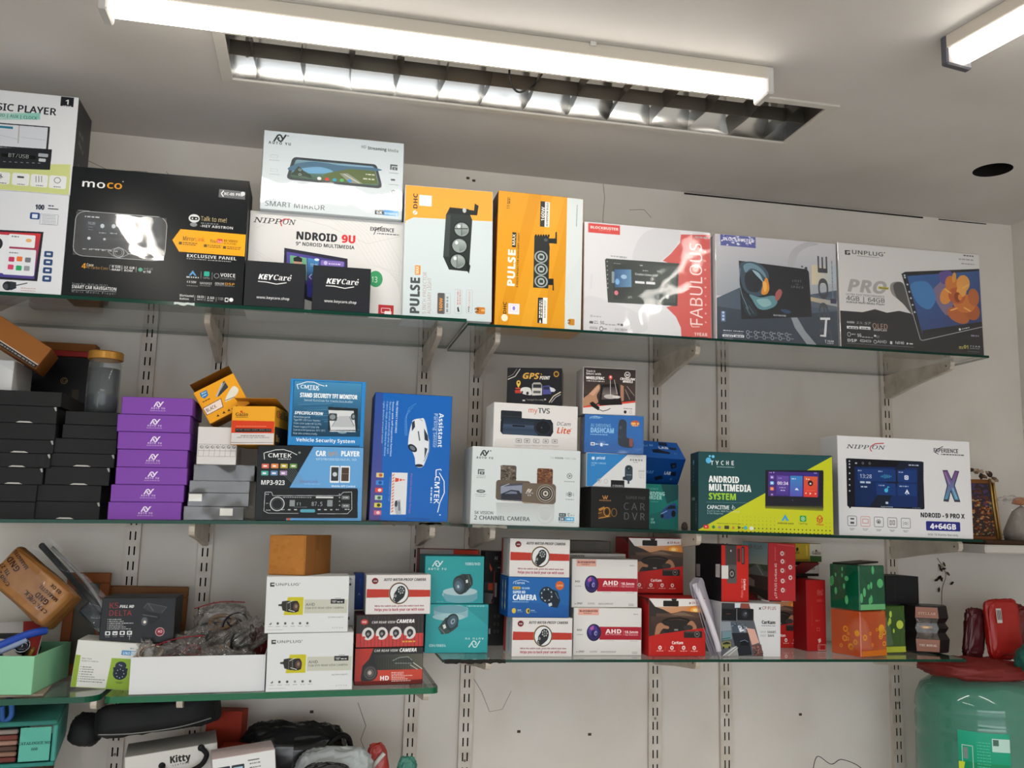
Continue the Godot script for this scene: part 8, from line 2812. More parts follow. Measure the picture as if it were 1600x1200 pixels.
	add_box(st, Vector3(-0.12, 0.012, -0.002), Vector3(0.085, 0.024, 0.006), 0.003)
	obj("wiper_arm", made(st), paint("1c1e20", 0.35), o)
	st = surf(true)
	add_tube(st, curve([Vector3(-0.1, 0.03, 0.004), Vector3(0.0, 0.034, 0.008), Vector3(0.08, 0.02, 0.008), Vector3(0.125, -0.006, 0.008)], 8), 0.0035, 8)
	obj("rubber_lip", made(st), paint("9a9a98", 0.4), o)
	st = surf()
	add_box(st, Vector3(0.03, -0.014, -0.004), Vector3(0.12, 0.016, 0.004), 0.004)
	obj("black_insert", made(st), paint("15181a", 0.3), o)

func white_tray(y: float, roll: float) -> void:
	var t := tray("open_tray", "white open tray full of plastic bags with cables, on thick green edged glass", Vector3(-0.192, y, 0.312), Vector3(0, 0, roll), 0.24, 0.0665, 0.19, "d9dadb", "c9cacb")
	var k := 0
	for a in [[Vector3(-0.225, 0.03, 0.255), Vector3(0, 0, 12), Vector3(0.1, 0.06, 0.06), "3a1c22", "clear bag with dark red cables at the left in the white tray"], [Vector3(-0.215, 0.05, 0.2), Vector3(0, 10, 24), Vector3(0.13, 0.05, 0.045), "2a2c30", "long clear bag with a black cable lying across the white tray"], [Vector3(-0.145, 0.02, 0.27), Vector3(0, 0, -6), Vector3(0.12, 0.055, 0.05), "1c2632", "crumpled clear bag with a navy plug at the front of the white tray"], [Vector3(-0.118, 0.055, 0.215), Vector3(0, -8, 28), Vector3(0.125, 0.06, 0.045), "17181a", "clear bag with black wire leaning at the right in the white tray"], [Vector3(-0.165, 0.062, 0.155), Vector3(0, 0, 8), Vector3(0.11, 0.085, 0.04), "8a6a4a", "clear zip bag with a bronze coil standing at the back of the white tray"], [Vector3(-0.282, 0.03, 0.25), Vector3(0, 0, 20), Vector3(0.03, 0.06, 0.03), "b0a090", "small twisted clear bag at the left corner of the white tray"]]:
		k += 1
		var o := bag("cable_bag", a[4], "bag", Vector3(0, y, 0) + a[0], a[1], a[2], bag_mat, 20 + k, 0.008, "plastic bags in the white tray", 0.7)
		coil(o, "cable", Vector3(0, a[2].y * 0.5, 0), minf(a[2].y * 0.36, 0.024), 0.002 if k != 5 else 0.0035, a[3], k, 5)
		if a[2].x > 0.09:
			coil(o, "cable", Vector3(a[2].x * 0.24, a[2].y * 0.5, 0.004), a[2].y * 0.28, 0.0018, ["23252a", "6a2428", "2a2c30", "15171a", "3a2a20"][k % 5], k + 9, 3)
			var st := surf()
			add_box(st, Vector3(-a[2].x * 0.36, a[2].y * 0.3, -0.008), Vector3(-a[2].x * 0.08, a[2].y * 0.62, 0.01), 0.004)
			obj("plug", made(st), paint(["202226", "58222a", "1a2a3a", "141518", "7a5a3a"][k % 5], 0.35), o)
		if k in [1, 5]:
			var sz := surf(true)
			add_tube(sz, curve([Vector3(-a[2].x * 0.45, a[2].y * 0.98, 0), Vector3(0, a[2].y * 1.06, 0.004), Vector3(a[2].x * 0.45, a[2].y * 0.97, 0)], 6), 0.0011, 6)
			obj("zip_strip", made(sz), paint("8a1f2c", 0.4), o)
	var o2 := bag("cable_bag", "dark red plastic packet half hidden at the right end of the white tray", "bag", Vector3(-0.088, y + 0.03, 0.17), Vector3.ZERO, Vector3(0.05, 0.07, 0.05), mat("6a1a1a", 0.25), 41, 0.008, "", 0.5)

func back_frames(y1: float, y2: float) -> void:
	for a in [["wooden picture frame standing behind the taped parcel, its right edge dark", Vector3(-0.452, y1, 0.075), Vector3(-6, 0, 0), 0.085, 0.205, "8a4a1e", "55524a"], ["wide brown wooden frame standing behind the black and red camera box", Vector3(-0.338, y2, 0.05), Vector3(-5, 0, -0.5), 0.165, 0.175, "7a4a1c", "6a3f18"]]:
		var o := thing("picture_frame", a[0], "frame", a[1], a[2], "brown frames at the back of the lower shelf")
		var w: float = a[3]
		var h: float = a[4]
		for k in [["frame_rail", Vector3(-w / 2, h - 0.022, -0.012), Vector3(w / 2, h, 0)], ["frame_rail", Vector3(-w / 2, 0, -0.012), Vector3(w / 2, 0.022, 0)], ["frame_stile", Vector3(-w / 2, 0.022, -0.012), Vector3(-w / 2 + 0.02, h - 0.022, 0)], ["frame_stile", Vector3(w / 2 - 0.02, 0.022, -0.012), Vector3(w / 2, h - 0.022, 0)]]:
			var st := surf()
			add_box(st, k[1], k[2], 0.0015)
			obj(k[0], made(st), paint(a[5], 0.45), o)
		var sb := surf()
		add_box(sb, Vector3(-w / 2 + 0.01, 0.01, -0.011), Vector3(w / 2 - 0.01, h - 0.01, -0.004), 0.0005)
		obj("frame_panel", made(sb), paint(a[6], 0.6), o)

func papers(y: float) -> void:
	var o := thing("folded_papers", "folded pale papers standing between the red sunset box and the white street picture box", "papers", Vector3(0.838, y, 0.258), Vector3(0, -8, 0))
	for k in 4:
		var st := surf(true)
		var s := k * 0.0045
		add_sheet(st, 10, 16, func(u: float, v: float) -> Vector3:
			var x := -0.04 + s + 0.046 * pow(v, 1.3) + u * (0.042 - 0.004 * k)
			return Vector3(x + 0.006 * sin(v * 3.1) * u, 0.15 - 0.15 * v + 0.012 * sin(u * 3.0) * (1.0 - v), 0.022 - u * 0.055 + s + 0.003 * sin(v * 5.0 + k)))
		obj("sheet", made(st), paint(["c9c4cc", "c2bcc8", "cdc9cf", "bdb8c4"][k], 0.7), o)
	var sr := surf(true)
	add_tube(sr, curve([Vector3(-0.03, 0.15, 0.024), Vector3(-0.01, 0.1, 0.032), Vector3(0.012, 0.04, 0.034), Vector3(0.02, 0.012, 0.03)], 8), 0.006, 10)
	obj("rolled_edge", made(sr), paint("d2cdd4", 0.7), o)

func scents(y: float) -> void:
	tinted_box("orange tinted clear fragrance box printed with rings, under the green one", Vector3(1.207, y, 0.252), 17.0, Vector3(0.083, 0.098, 0.083), "d4520f", 0.6, "d0701f", "e09a2e", "c0a898", true, 5)
	tinted_box("dark green tinted clear fragrance box, stacked on the orange one", Vector3(1.207, y + 0.099, 0.252), 17.0, Vector3(0.083, 0.098, 0.083), "06583a", 0.8, "6ab078", "5ab070", "3a6a5a", false, 9)
	tinted_box("light green tinted clear fragrance box on the glass, right of the orange one", Vector3(1.293, y, 0.2), 6.0, Vector3(0.08, 0.105, 0.08), "3c6a1c", 0.5, "b0b83c", "b8c84c", "8a9498", false, 13)
	var st := surf()
	add_box(st, Vector3(-0.04, 0, -0.03), Vector3(0.04, 0.004, 0.03), 0.001)
	tag(obj("dark_leaflet", made(st), paint("2a2220", 0.4), self, Vector3(1.215, y + 0.1985, 0.235), Vector3(0, 10, 4)), "dark leaflet lying on the green fragrance box", "leaflet")
	# the waisted carton: eight-sided outline that narrows to its middle
	var o := thing("perfume_carton", "black waisted perfume carton with copper bands, at the lower shelf's right end", "box", Vector3(1.408, y, 0.205), Vector3(0, -27, 0))
	var prof := [[0.0, 0.046, 0.036], [0.003, 0.048, 0.037], [0.03, 0.051, 0.037], [0.044, 0.043, 0.032], [0.055, 0.05, 0.032], [0.066, 0.043, 0.032], [0.078, 0.05, 0.037], [0.102, 0.047, 0.037], [0.105, 0.046, 0.036]]
	st = surf()
	var sw := surf()
	var sc := surf()
	var sc2 := surf()
	for i in prof.size() - 1:
		var lv := []
		for q in [prof[i], prof[i + 1]]:
			var a: float = q[1]
			var b: float = q[2]
			lv.append([Vector3(-a * 0.5, q[0], b), Vector3(a * 0.5, q[0], b), Vector3(a, q[0], b * 0.3), Vector3(a, q[0], -b * 0.6), Vector3(a * 0.5, q[0], -b), Vector3(-a * 0.5, q[0], -b), Vector3(-a, q[0], -b * 0.6), Vector3(-a, q[0], b * 0.3)])
		for k in 8:
			var n := (k + 1) % 8
			var into := st
			if k == 0 and i in [2, 3, 4, 5]: into = sw
			if k == 0 and i == 1: into = sc
			if k == 0 and i == 6: into = sc2
			quad(into, lv[1][k], lv[1][n], lv[0][n], lv[0][k])
		if i == prof.size() - 2:
			for k in range(1, 7): tri(st, lv[1][0], lv[1][k + 1], lv[1][k])
	obj("carton_shell", made(st), paint("1b1817", 0.35), o)
	obj("window", made(sw), clear("cfc4b8", 0.1, 0.05), o)
	obj("copper_band", made(sc), paint("7a4a36", 0.35, 0.3), o)
	obj("copper_band", made(sc2), paint("7a4a36", 0.35, 0.3), o)
	var sb := surf(true)
	add_lathe(sb, [Vector2(0, 0.03), Vector2(0.018, 0.03), Vector2(0.02, 0.04), Vector2(0.017, 0.052), Vector2(0.012, 0.056), Vector2(0.015, 0.06), Vector2(0.018, 0.07), Vector2(0.012, 0.08), Vector2(0, 0.083)], 24)
	obj("scent_bottle", made(sb), mat("3a2c2a", 0.15, 0.4), o, Vector3(0, 0, 0.004))
	sb = surf(true)
	add_lathe(sb, [Vector2(0.0185, 0.052), Vector2(0.0195, 0.054), Vector2(0.0195, 0.057), Vector2(0.0185, 0.059)], 24)
	obj("gold_collar", made(sb), mat("d09a4a", 0.2, 0.7), o, Vector3(0, 0, 0.004))
	wall_text(o, "lettering", "STELLAR", 0.0058, paint("c9a890", 0.4), Vector3(0, 0.088, 0.0385), Vector3(0, 0, 0), true)
	wall_text(o, "lettering", "THE ROYAL", 0.0045, paint("e0d0c4", 0.4), Vector3(0, 0.017, 0.0385), Vector3(0, 0, 0), true)

func right_corner(y: float) -> void:
	# ledge along the right wall
	var st := surf()
	add_box(st, Vector3(1.505, -0.02, 0.002), Vector3(1.881, 0.0, 0.3), 0.003)
	tag(obj("stone_ledge", made(st), paint("b9b5ae", 0.5), self, Vector3(0, y - 0.012, 0)), "white stone ledge in the corner, right of the glass shelves", "ledge")
	st = surf()
	add_box(st, Vector3(1.515, 0, 0.05), Vector3(1.86, 0.01, 0.29), 0.002)
	tag(obj("wooden_board", made(st), paint("3a2618", 0.6), self, Vector3(0, y - 0.0118, 0)), "dark brown board lying on the white stone ledge", "board")
	var top := y - 0.0013
	var o := thing("shrine_picture", "framed dark picture with gold edge and dried garland, right of the white stereo box", "picture", Vector3(1.582, top, 0.19), Vector3(-9, -14, 0))
	st = surf()
	add_box(st, Vector3(-0.062, 0, -0.012), Vector3(0.05, 0.148, 0.0), 0.001)
	obj("frame_board", made(st), paint("7a4a24", 0.5), o)
	st = surf()
	add_box(st, Vector3(-0.056, 0.008, 0.0002), Vector3(0.036, 0.138, 0.002), 0.0005)
	obj("picture_print", made(st), picture_mat, o)
	for x in [0.04, 0.0475]:
		st = surf(true)
		add_tube(st, [Vector3(x, 0.002, 0.002), Vector3(x - 0.002, 0.15, 0.002)], 0.0032, 8)
		obj("gold_rod", made(st), paint("b08a4a", 0.3, 0.5), o)
	rng.seed = 5
	for i in 22:
		var u := i / 21.0
		st = surf(true)
		var r := rng.randf_range(0.005, 0.009)
		add_lathe(st, [Vector2(0, -r * 0.6), Vector2(r, 0), Vector2(r * 0.7, r * 0.5), Vector2(0, r * 0.6)], 8)
		obj("dried_flower", made(st), paint(["6a5442", "8f7a62", "3a2c24", "a8927a"][i % 4], 0.8), o, Vector3(-0.06 + 0.11 * u, 0.142 + 0.022 * sin(u * PI) + rng.randf_range(-0.008, 0.008), 0.006 + rng.randf_range(0, 0.006)), Vector3(rng.randf() * 90, rng.randf() * 90, 0))
	var s := bag("wrapped_idol", "small ornament in clear plastic at the right edge, on the brown board", "ornament", Vector3(1.69, top, 0.2), Vector3.ZERO, Vector3(0.14, 0.105, 0.1), film_mat, 77, 0.008, "", 0.45)
	st = surf(true)
	add_lathe(st, [Vector2(0, 0.0), Vector2(0.04, 0.0), Vector2(0.042, 0.02), Vector2(0.03, 0.05), Vector2(0.02, 0.07), Vector2(0, 0.085)], 18)
	obj("pale_figure", made(st), paint("8f867c", 0.5), s)
	st = surf(true)
	add_lathe(st, [Vector2(0, 0.0), Vector2(0.02, 0.004), Vector2(0.016, 0.016), Vector2(0, 0.02)], 14)
	obj("orange_crown", made(st), paint("a8622c", 0.5), s, Vector3(0.0, 0.084, 0.0))
	# red packets, cloths and the water bottle
	o = thing("water_bottle", "large green translucent water bottle at the right, under the lower glass shelf", "bottle", Vector3(1.52, 0.86, 0.235))
	st = surf(true)
	add_lathe(st, [Vector2(0, 0), Vector2(0.12, 0.0), Vector2(0.138, 0.02), Vector2(0.138, 0.10), Vector2(0.134, 0.108), Vector2(0.138, 0.116), Vector2(0.138, 0.21), Vector2(0.134, 0.219), Vector2(0.138, 0.228), Vector2(0.138, 0.325), Vector2(0.133, 0.334), Vector2(0.138, 0.343), Vector2(0.138, 0.372), Vector2(0.134, 0.382), Vector2(0.138, 0.392), Vector2(0.135, 0.415), Vector2(0.124, 0.44), Vector2(0.1, 0.457), Vector2(0.06, 0.464), Vector2(0.035, 0.466)], 48)
	obj("bottle_body", made(st), clear("2c8a74", 0.6, 0.07), o)
	st = surf(true)
	add_sheet(st, 14, 4, func(u: float, v: float) -> Vector3:
		var a := -1.0 + u * 0.74
		return Vector3(sin(a) * 0.1392, 0.362 - v * 0.2, cos(a) * 0.1392))
	art(110, 190, "0f7a58")
	G([0, 0, 110, 0, 110, 60, 0, 60], "2aa482", "159a74", 90)
	G([0, 60, 110, 60, 110, 190, 0, 190], "168a5c", "0c6a44", 90)
	RR(72, 10, 88, 26, 1, "b8d8cc")
	R(74, 12, 12, 12, "4a6a60")
	RR(8, 28, 24, 62, 1, "b8ccc4", 1.5)
	R(11, 33, 10, 22, "7a8a86")
	for i in 9: B(40, 20 + i * 6, 68, 20 + i * 6, 2.2, "4ab894")
	Q([0, 62, 14, 62, 10, 80, 0, 80], "c8d83a")
	obj("paper_label", made(st), printed(0.35), o)
	o = bag("red_cloth", "crumpled red cloth lying on the shoulder of the water bottle", "cloth", Vector3(1.50, 1.318, 0.245), Vector3(0, 0, -2), Vector3(0.24, 0.045, 0.2), mat("6f150e", 0.6), 31, 0.006, "", 0.6)
	o = bag("red_packet", "red printed packet with a barcode standing above the water bottle", "packet", Vector3(1.598, 1.356, 0.235), Vector3(-4, 0, 1), Vector3(0.09, 0.14, 0.03), mat("9c1712", 0.4), 51, 0.003, "", 0.35)
	st = surf()
	add_box(st, Vector3(-0.026, 0.085, 0.0155), Vector3(-0.012, 0.118, 0.0165), 0.0003)
	obj("barcode_label", made(st), paint("c9c0bc", 0.5), o)
	for i in 5:
		st = surf()
		add_box(st, Vector3(-0.0245 + i * 0.0024, 0.092, 0.0164), Vector3(-0.0232 + i * 0.0024, 0.114, 0.0168), 0.0001)
		obj("barcode_stripe", made(st), paint("3a2c2a", 0.5), o)
	o = bag("red_packet", "maroon clear packet leaning left of the red packet with a barcode", "packet", Vector3(1.535, 1.352, 0.2), Vector3(0, 0, -8), Vector3(0.05, 0.12, 0.03), mat("4f1a20", 0.35), 52, 0.004, "", 0.4)
	o = bag("red_packet", "dark red packet at the very right edge behind the teal cloth", "packet", Vector3(1.70, 1.345, 0.16), Vector3(0, 0, -8), Vector3(0.1, 0.13, 0.05), mat("6a1812", 0.5), 53, 0.006, "", 0.5)
	o = bag("teal_cloth", "teal green cloth bundle at the right edge, on the water bottle", "cloth", Vector3(1.635, 1.322, 0.325), Vector3(0, 0, 8), Vector3(0.15, 0.09, 0.1), mat("1c5a50", 0.5), 61, 0.004, "", 0.8)
	st = surf(true)
	add_tube(st, curve([Vector3(-0.04, 0.05, 0.053), Vector3(-0.052, 0.03, 0.056), Vector3(-0.04, 0.012, 0.056), Vector3(-0.02, 0.006, 0.054)], 6), 0.0012, 6)
	obj("white_string", made(st), paint("b8c8c4", 0.5), o)
	# withered vine on the wall
	o = thing("dried_vine", "withered brown vine stuck to the wall under the stone ledge", "vine", Vector3(1.60, 1.45, 0.002))
	st = surf(true)
	add_tube(st, curve([Vector3(-0.002, 0.13, 0.002), Vector3(0.02, 0.09, 0.003), Vector3(0.008, 0.05, 0.002), Vector3(0.004, 0.0, 0.002), Vector3(0.0, -0.05, 0.002)], 8), 0.0007, 5)
	obj("stem", made(st), paint("4a3a2c", 0.8), o)
	rng.seed = 17
	for i in 16:
		st = surf()
		add_prism(st, PackedVector2Array([Vector2(0, 0), Vector2(0.0035, 0.006), Vector2(0.002, 0.014), Vector2(-0.0015, 0.013), Vector2(-0.003, 0.006)]), Vector3.ZERO, Vector3.RIGHT, Vector3.UP, Vector3(0, 0, 0.0006))
		var yy := rng.randf_range(-0.05, 0.13) if i > 8 else rng.randf_range(0.06, 0.13)
		obj("withered_leaf", made(st), paint(["3a2c22", "55432f", "2a2019"][i % 3], 0.8), o, Vector3(0.01 + rng.randf_range(-0.018, 0.024), yy, 0.002), Vector3(0, 0, rng.randf() * 360))

func bottom_things() -> void:
	var y := 1.06
	glass_shelf("glass shelf at the bottom left, below the picture's edge, carrying bags and boxes", -1.1, 0.32, y, y, 0.335, 0.01, "0f4a32")
	# catalogue binder
	var o := thing("sample_binder", "teal fabric sample binder with a printed number label, at the bottom left", "binder", Vector3(-0.515, y + 0.0005, 0.31), Vector3(0, 9, 0))
	for k in [["cover", Vector3(-0.25, 0.205, -0.24), Vector3(0.085, 0.213, 0.0), "2f7268"], ["cover", Vector3(-0.25, 0.135, -0.24), Vector3(0.085, 0.142, 0.002), "2f7a70"], ["spine", Vector3(0.078, 0.142, -0.24), Vector3(0.086, 0.205, 0.0), "47968a"]]:
		var st := surf()
		add_box(st, k[1], k[2], 0.002)
		obj(k[0], made(st), paint(k[3], 0.6), o)
	var sx := surf()
	add_box(sx, Vector3(-0.25, 0.0, -0.22), Vector3(0.07, 0.134, -0.004), 0.003)
	obj("sample_pile", made(sx), paint("5a3a2c", 0.8), o)
	for i in 6:
		var st := surf()
		add_box(st, Vector3(-0.24, 0.144 + i * 0.0095, -0.22), Vector3(0.022, 0.152 + i * 0.0095, -0.004 - 0.002 * (i % 2)), 0.002)
		obj("fabric_sample", made(st), paint(["6a3a34", "8a6a58", "54403a", "9a7868", "6f3f38", "8a8078"][i], 0.9), o)
	var sl := surf()
	add_box(sl, Vector3(0.026, 0.145, -0.002), Vector3(0.076, 0.203, 0.001), 0.0005)
	obj("number_plate", made(sl), paint("58aa98", 0.55), o)
	wall_text(o, "label_lettering", "CATALOGUE NO.", 0.0032, paint("1c3a34", 0.6), Vector3(0.051, 0.176, 0.0012), Vector3.ZERO, true)
	wall_text(o, "label_lettering", "660", 0.0042, paint("1c3a34", 0.6), Vector3(0.051, 0.166, 0.0012), Vector3.ZERO, true)
	var sc := surf(true)
	add_tube(sc, curve([Vector3(-0.09, 0.26, -0.02), Vector3(-0.075, 0.25, 0.0), Vector3(-0.07, 0.225, 0.006), Vector3(-0.082, 0.216, 0.006), Vector3(-0.088, 0.24, 0.0)], 6), 0.005, 8)
	tag(obj("blue_clip", made(sc), paint("2f5a9a", 0.4), self, Vector3(-0.44, y - 0.002, 0.29)), "blue plastic loop standing on the teal sample binder", "clip")
	# black bag on the carry box
	o = bag("laptop_bag", "black cloth bag with a pale piped edge, lying on the white carry box", "bag", Vector3(-0.275, y + 0.160, 0.155), Vector3(-10, 4, 6), Vector3(0.235, 0.064, 0.2), mat("131416", 0.8), 91, 0.0035, "", 0.4)
	sc = surf(true)
	add_tube(sc, curve([Vector3(-0.1, 0.012, 0.094), Vector3(-0.04, 0.006, 0.1), Vector3(0.04, 0.006, 0.1), Vector3(0.1, 0.014, 0.094)], 8), 0.0012, 6)
	obj("piping", made(sc), paint("7a7a78", 0.5), o)
	o = bag("strap_bundle", "black strap bundle beside the black cloth bag, over the binder's corner", "strap", Vector3(-0.415, y + 0.14, 0.15), Vector3(0, 0, -10), Vector3(0.06, 0.055, 0.12), mat("17191a", 0.8), 92, 0.0015, "", 0.6)
	# white carry box with a handle
	var b := carton("carry_box", "white carry box with a black rope handle, under the black cloth bag", "box", "", Vector3(-0.223, y + 0.0105, 0.243), Vector3(0, 7, 6.5), 0.165, 0.136, 0.11, "c2bfb8", 0.5)
	art(165, 146, "d2cfc8")
	T("Kitty", 78, 25, 116, 25, 13, "2a2826", "bx")
	T("·LEATHER·", 80, 32, 116, 32, 4, "3a3836", "w")
	skin(b, "front")
	sc = surf(true)
	add_tube(sc, curve([Vector3(-0.018, 0.108, 0.001), Vector3(-0.012, 0.1, 0.012), Vector3(0.018, 0.094, 0.018), Vector3(0.05, 0.102, 0.014), Vector3(0.062, 0.118, 0.008), Vector3(0.054, 0.13, 0.001)], 8), 0.0048, 10)
	obj("rope_handle", made(sc), paint("17181a", 0.6), b)
	for p in [Vector3(-0.018, 0.11, 0.001), Vector3(0.053, 0.131, 0.001)]:
		sc = surf(true)
		add_lathe(sc, [Vector2(0, 0.003), Vector2(0.005, 0.0025), Vector2(0.0065, 0)], 14)
		obj("eyelet", made(sc), paint("1a1a1c", 0.4), b, p, Vector3(90, 0, 0))
	b = carton("red_carton", "orange red open carton standing behind the white carry box", "carton", "", Vector3(-0.158, y + 0.0006, 0.095), Vector3(0, -14, 0), 0.075, 0.185, 0.04, "a03420", 0.6)
	b = carton("red_carton", "orange red carton half hidden behind the white meter box", "carton", "", Vector3(-0.125, y + 0.0006, 0.2), Vector3(0, -4, 0), 0.06, 0.135, 0.05, "a8361e", 0.6)
	# box of meters
	b = carton("meter_box", "white box printed with two digital meters, at the bottom edge", "box", "", Vector3(-0.086, y + 0.0075, 0.322), Vector3(0, 8, 6), 0.112, 0.146, 0.075, "c4b4b2", 0.4)
	art(118, 142, "dcdcda")
	for i in 2:
		RR(8 + i * 27, 15, 24, 40, 2, "27343a")
		RR(11 + i * 27, 19, 18, 16, 1, "a8c4d4")
	T("000", 13, 32, 28, 32, 9, "3a5a6a", "m")
	T("EF", 42, 32, 52, 32, 8, "3a5a6a", "m")
	R(66, 10, 22, 2, "6a6a68")
	for i in 5: B(69, 17 + i * 7, 90, 17 + i * 7, 2, "6a6a68")
	skin(b, "front")
	art(75, 142, "c9b8b6")
	R(6, 12, 10, 14, "8a7070")
	T("SIASO7", 32, 32, 64, 32, 6, "a04a5a", "b")
	skin(b, "right")
	# black plastic bag with a hose
	o = bag("refuse_bag", "shiny black plastic bag with a ribbed hose, behind the white meter box", "bag", Vector3(-0.02, y + 0.006, 0.13), Vector3(0, 0, -3), Vector3(0.22, 0.162, 0.12), mat("1d1d1e", 0.2), 95, 0.006, "", 0.5)
	sc = surf(true)
	add_tube(sc, curve([Vector3(0.06, 0.115, 0.05), Vector3(0.085, 0.145, 0.04), Vector3(0.11, 0.135, 0.02), Vector3(0.122, 0.08, 0.02)], 8), 0.006, 10)
	obj("hose", made(sc), paint("1a1a1b", 0.4), o)
	o = bag("courier_bag", "grey plastic courier bag holding a black object, at the bottom edge", "bag", Vector3(0.072, y + 0.0006, 0.245), Vector3(0, 0, 3), Vector3(0.15, 0.142, 0.08), mat("a8aeae", 0.35), 97, 0.006, "", 0.45)
	b = bag("black_purse", "black object sticking out of the grey courier bag", "bag", Vector3(0.05, y + 0.0006, 0.302), Vector3(0, 0, 0), Vector3(0.1, 0.128, 0.036), mat("121316", 0.4), 98, 0.003, "", 0.5)
	o = bag("candy_packet", "red and white packet beside the grey courier bag", "packet", Vector3(0.172, y + 0.0006, 0.2), Vector3(0, 0, 10), Vector3(0.04, 0.14, 0.03), mat("b04038", 0.35), 99, 0.003, "", 0.5)
	sc = surf(true)
	add_tube(sc, [Vector3(-0.012, 0.1, 0.017), Vector3(0.014, 0.122, 0.02)], 0.0045, 8)
	obj("white_stick", made(sc), paint("d0ccc4", 0.5), o)
	o = bag("green_packet", "green and blue packet at the bottom edge, right of the red and white packet", "packet", Vector3(0.2, y + 0.0006, 0.23), Vector3(0, 0, -6), Vector3(0.04, 0.118, 0.03), mat("3a7a6a", 0.35), 101, 0.003, "", 0.5)
	sc = surf(true)
	add_tube(sc, curve([Vector3(1.17, 1.07, 0.1), Vector3(1.185, 1.12, 0.1), Vector3(1.215, 1.105, 0.11), Vector3(1.25, 1.112, 0.1), Vector3(1.3, 1.09, 0.1), Vector3(1.31, 1.05, 0.1)], 8), 0.0009, 6)
	tag(obj("wire_scrap", made(sc), paint("1c1a18", 0.5), self), "thin black wire curling up at the bottom edge in front of the wall", "wire")

# ---------------------------------------------------------------- things, parts, meshes
var taken := {}
var rng := RandomNumberGenerator.new()

func numbered(called: String) -> String:
	var n: int = taken.get(called, 0)
	taken[called] = n + 1
	return called if n == 0 else "%s_%03d" % [called, n]

func tag(o: Node, label: String, category: String, group := "", kind := "") -> void:
	if label: o.set_meta("label", label)
	if category: o.set_meta("category", category)
	if group: o.set_meta("group", group)
	if kind: o.set_meta("kind", kind)

func thing(called: String, label: String, category: String, where := Vector3.ZERO, turn := Vector3.ZERO, group := "") -> Node3D:
	var o := Node3D.new()
	o.name = numbered(called)
	add_child(o)
	o.position = where
	o.rotation_degrees = turn
	tag(o, label, category, group)
	return o

func obj(called: String, m: Mesh, mat: Material, parent: Node = self, where := Vector3.ZERO, turn := Vector3.ZERO) -> MeshInstance3D:
	var o := MeshInstance3D.new()
	o.name = numbered(called) if parent == self else called
	o.mesh = m
	if mat: o.material_override = mat
	parent.add_child(o, true)
	o.position = where
	o.rotation_degrees = turn
	return o

func struct(called: String, m: Mesh, mat: Material, where := Vector3.ZERO) -> MeshInstance3D:
	var o := obj(called, m, mat, self, where)
	o.set_meta("kind", "structure")
	return o

func dup(o: Node3D, label: String, where: Vector3, turn := Vector3.ZERO) -> Node3D:
	var c: Node3D = o.duplicate()
	c.name = numbered(str(o.name).rstrip("_0123456789"))
	add_child(c)
	c.position = where
	c.rotation_degrees = turn
	c.set_meta("label", label)
	return c

func surf(smooth := false) -> SurfaceTool:
	var st := SurfaceTool.new()
	st.begin(Mesh.PRIMITIVE_TRIANGLES)
	st.set_smooth_group(0 if smooth else 0xFFFFFFFF)
	return st

func made(st: SurfaceTool) -> ArrayMesh:
	st.generate_normals()
	return st.commit()

func quad(st: SurfaceTool, a: Vector3, b: Vector3, c: Vector3, d: Vector3) -> void:   # clockwise as seen from its front, from the top left
	var p := [a, b, c, a, c, d]
	var t := [Vector2(0, 0), Vector2(1, 0), Vector2(1, 1), Vector2(0, 0), Vector2(1, 1), Vector2(0, 1)]
	for i in 6:
		st.set_uv(t[i])
		st.add_vertex(p[i])

func tri(st: SurfaceTool, a: Vector3, b: Vector3, c: Vector3) -> void:
	for p in [a, b, c]:
		st.set_uv(Vector2(p.x, p.y))
		st.add_vertex(p)

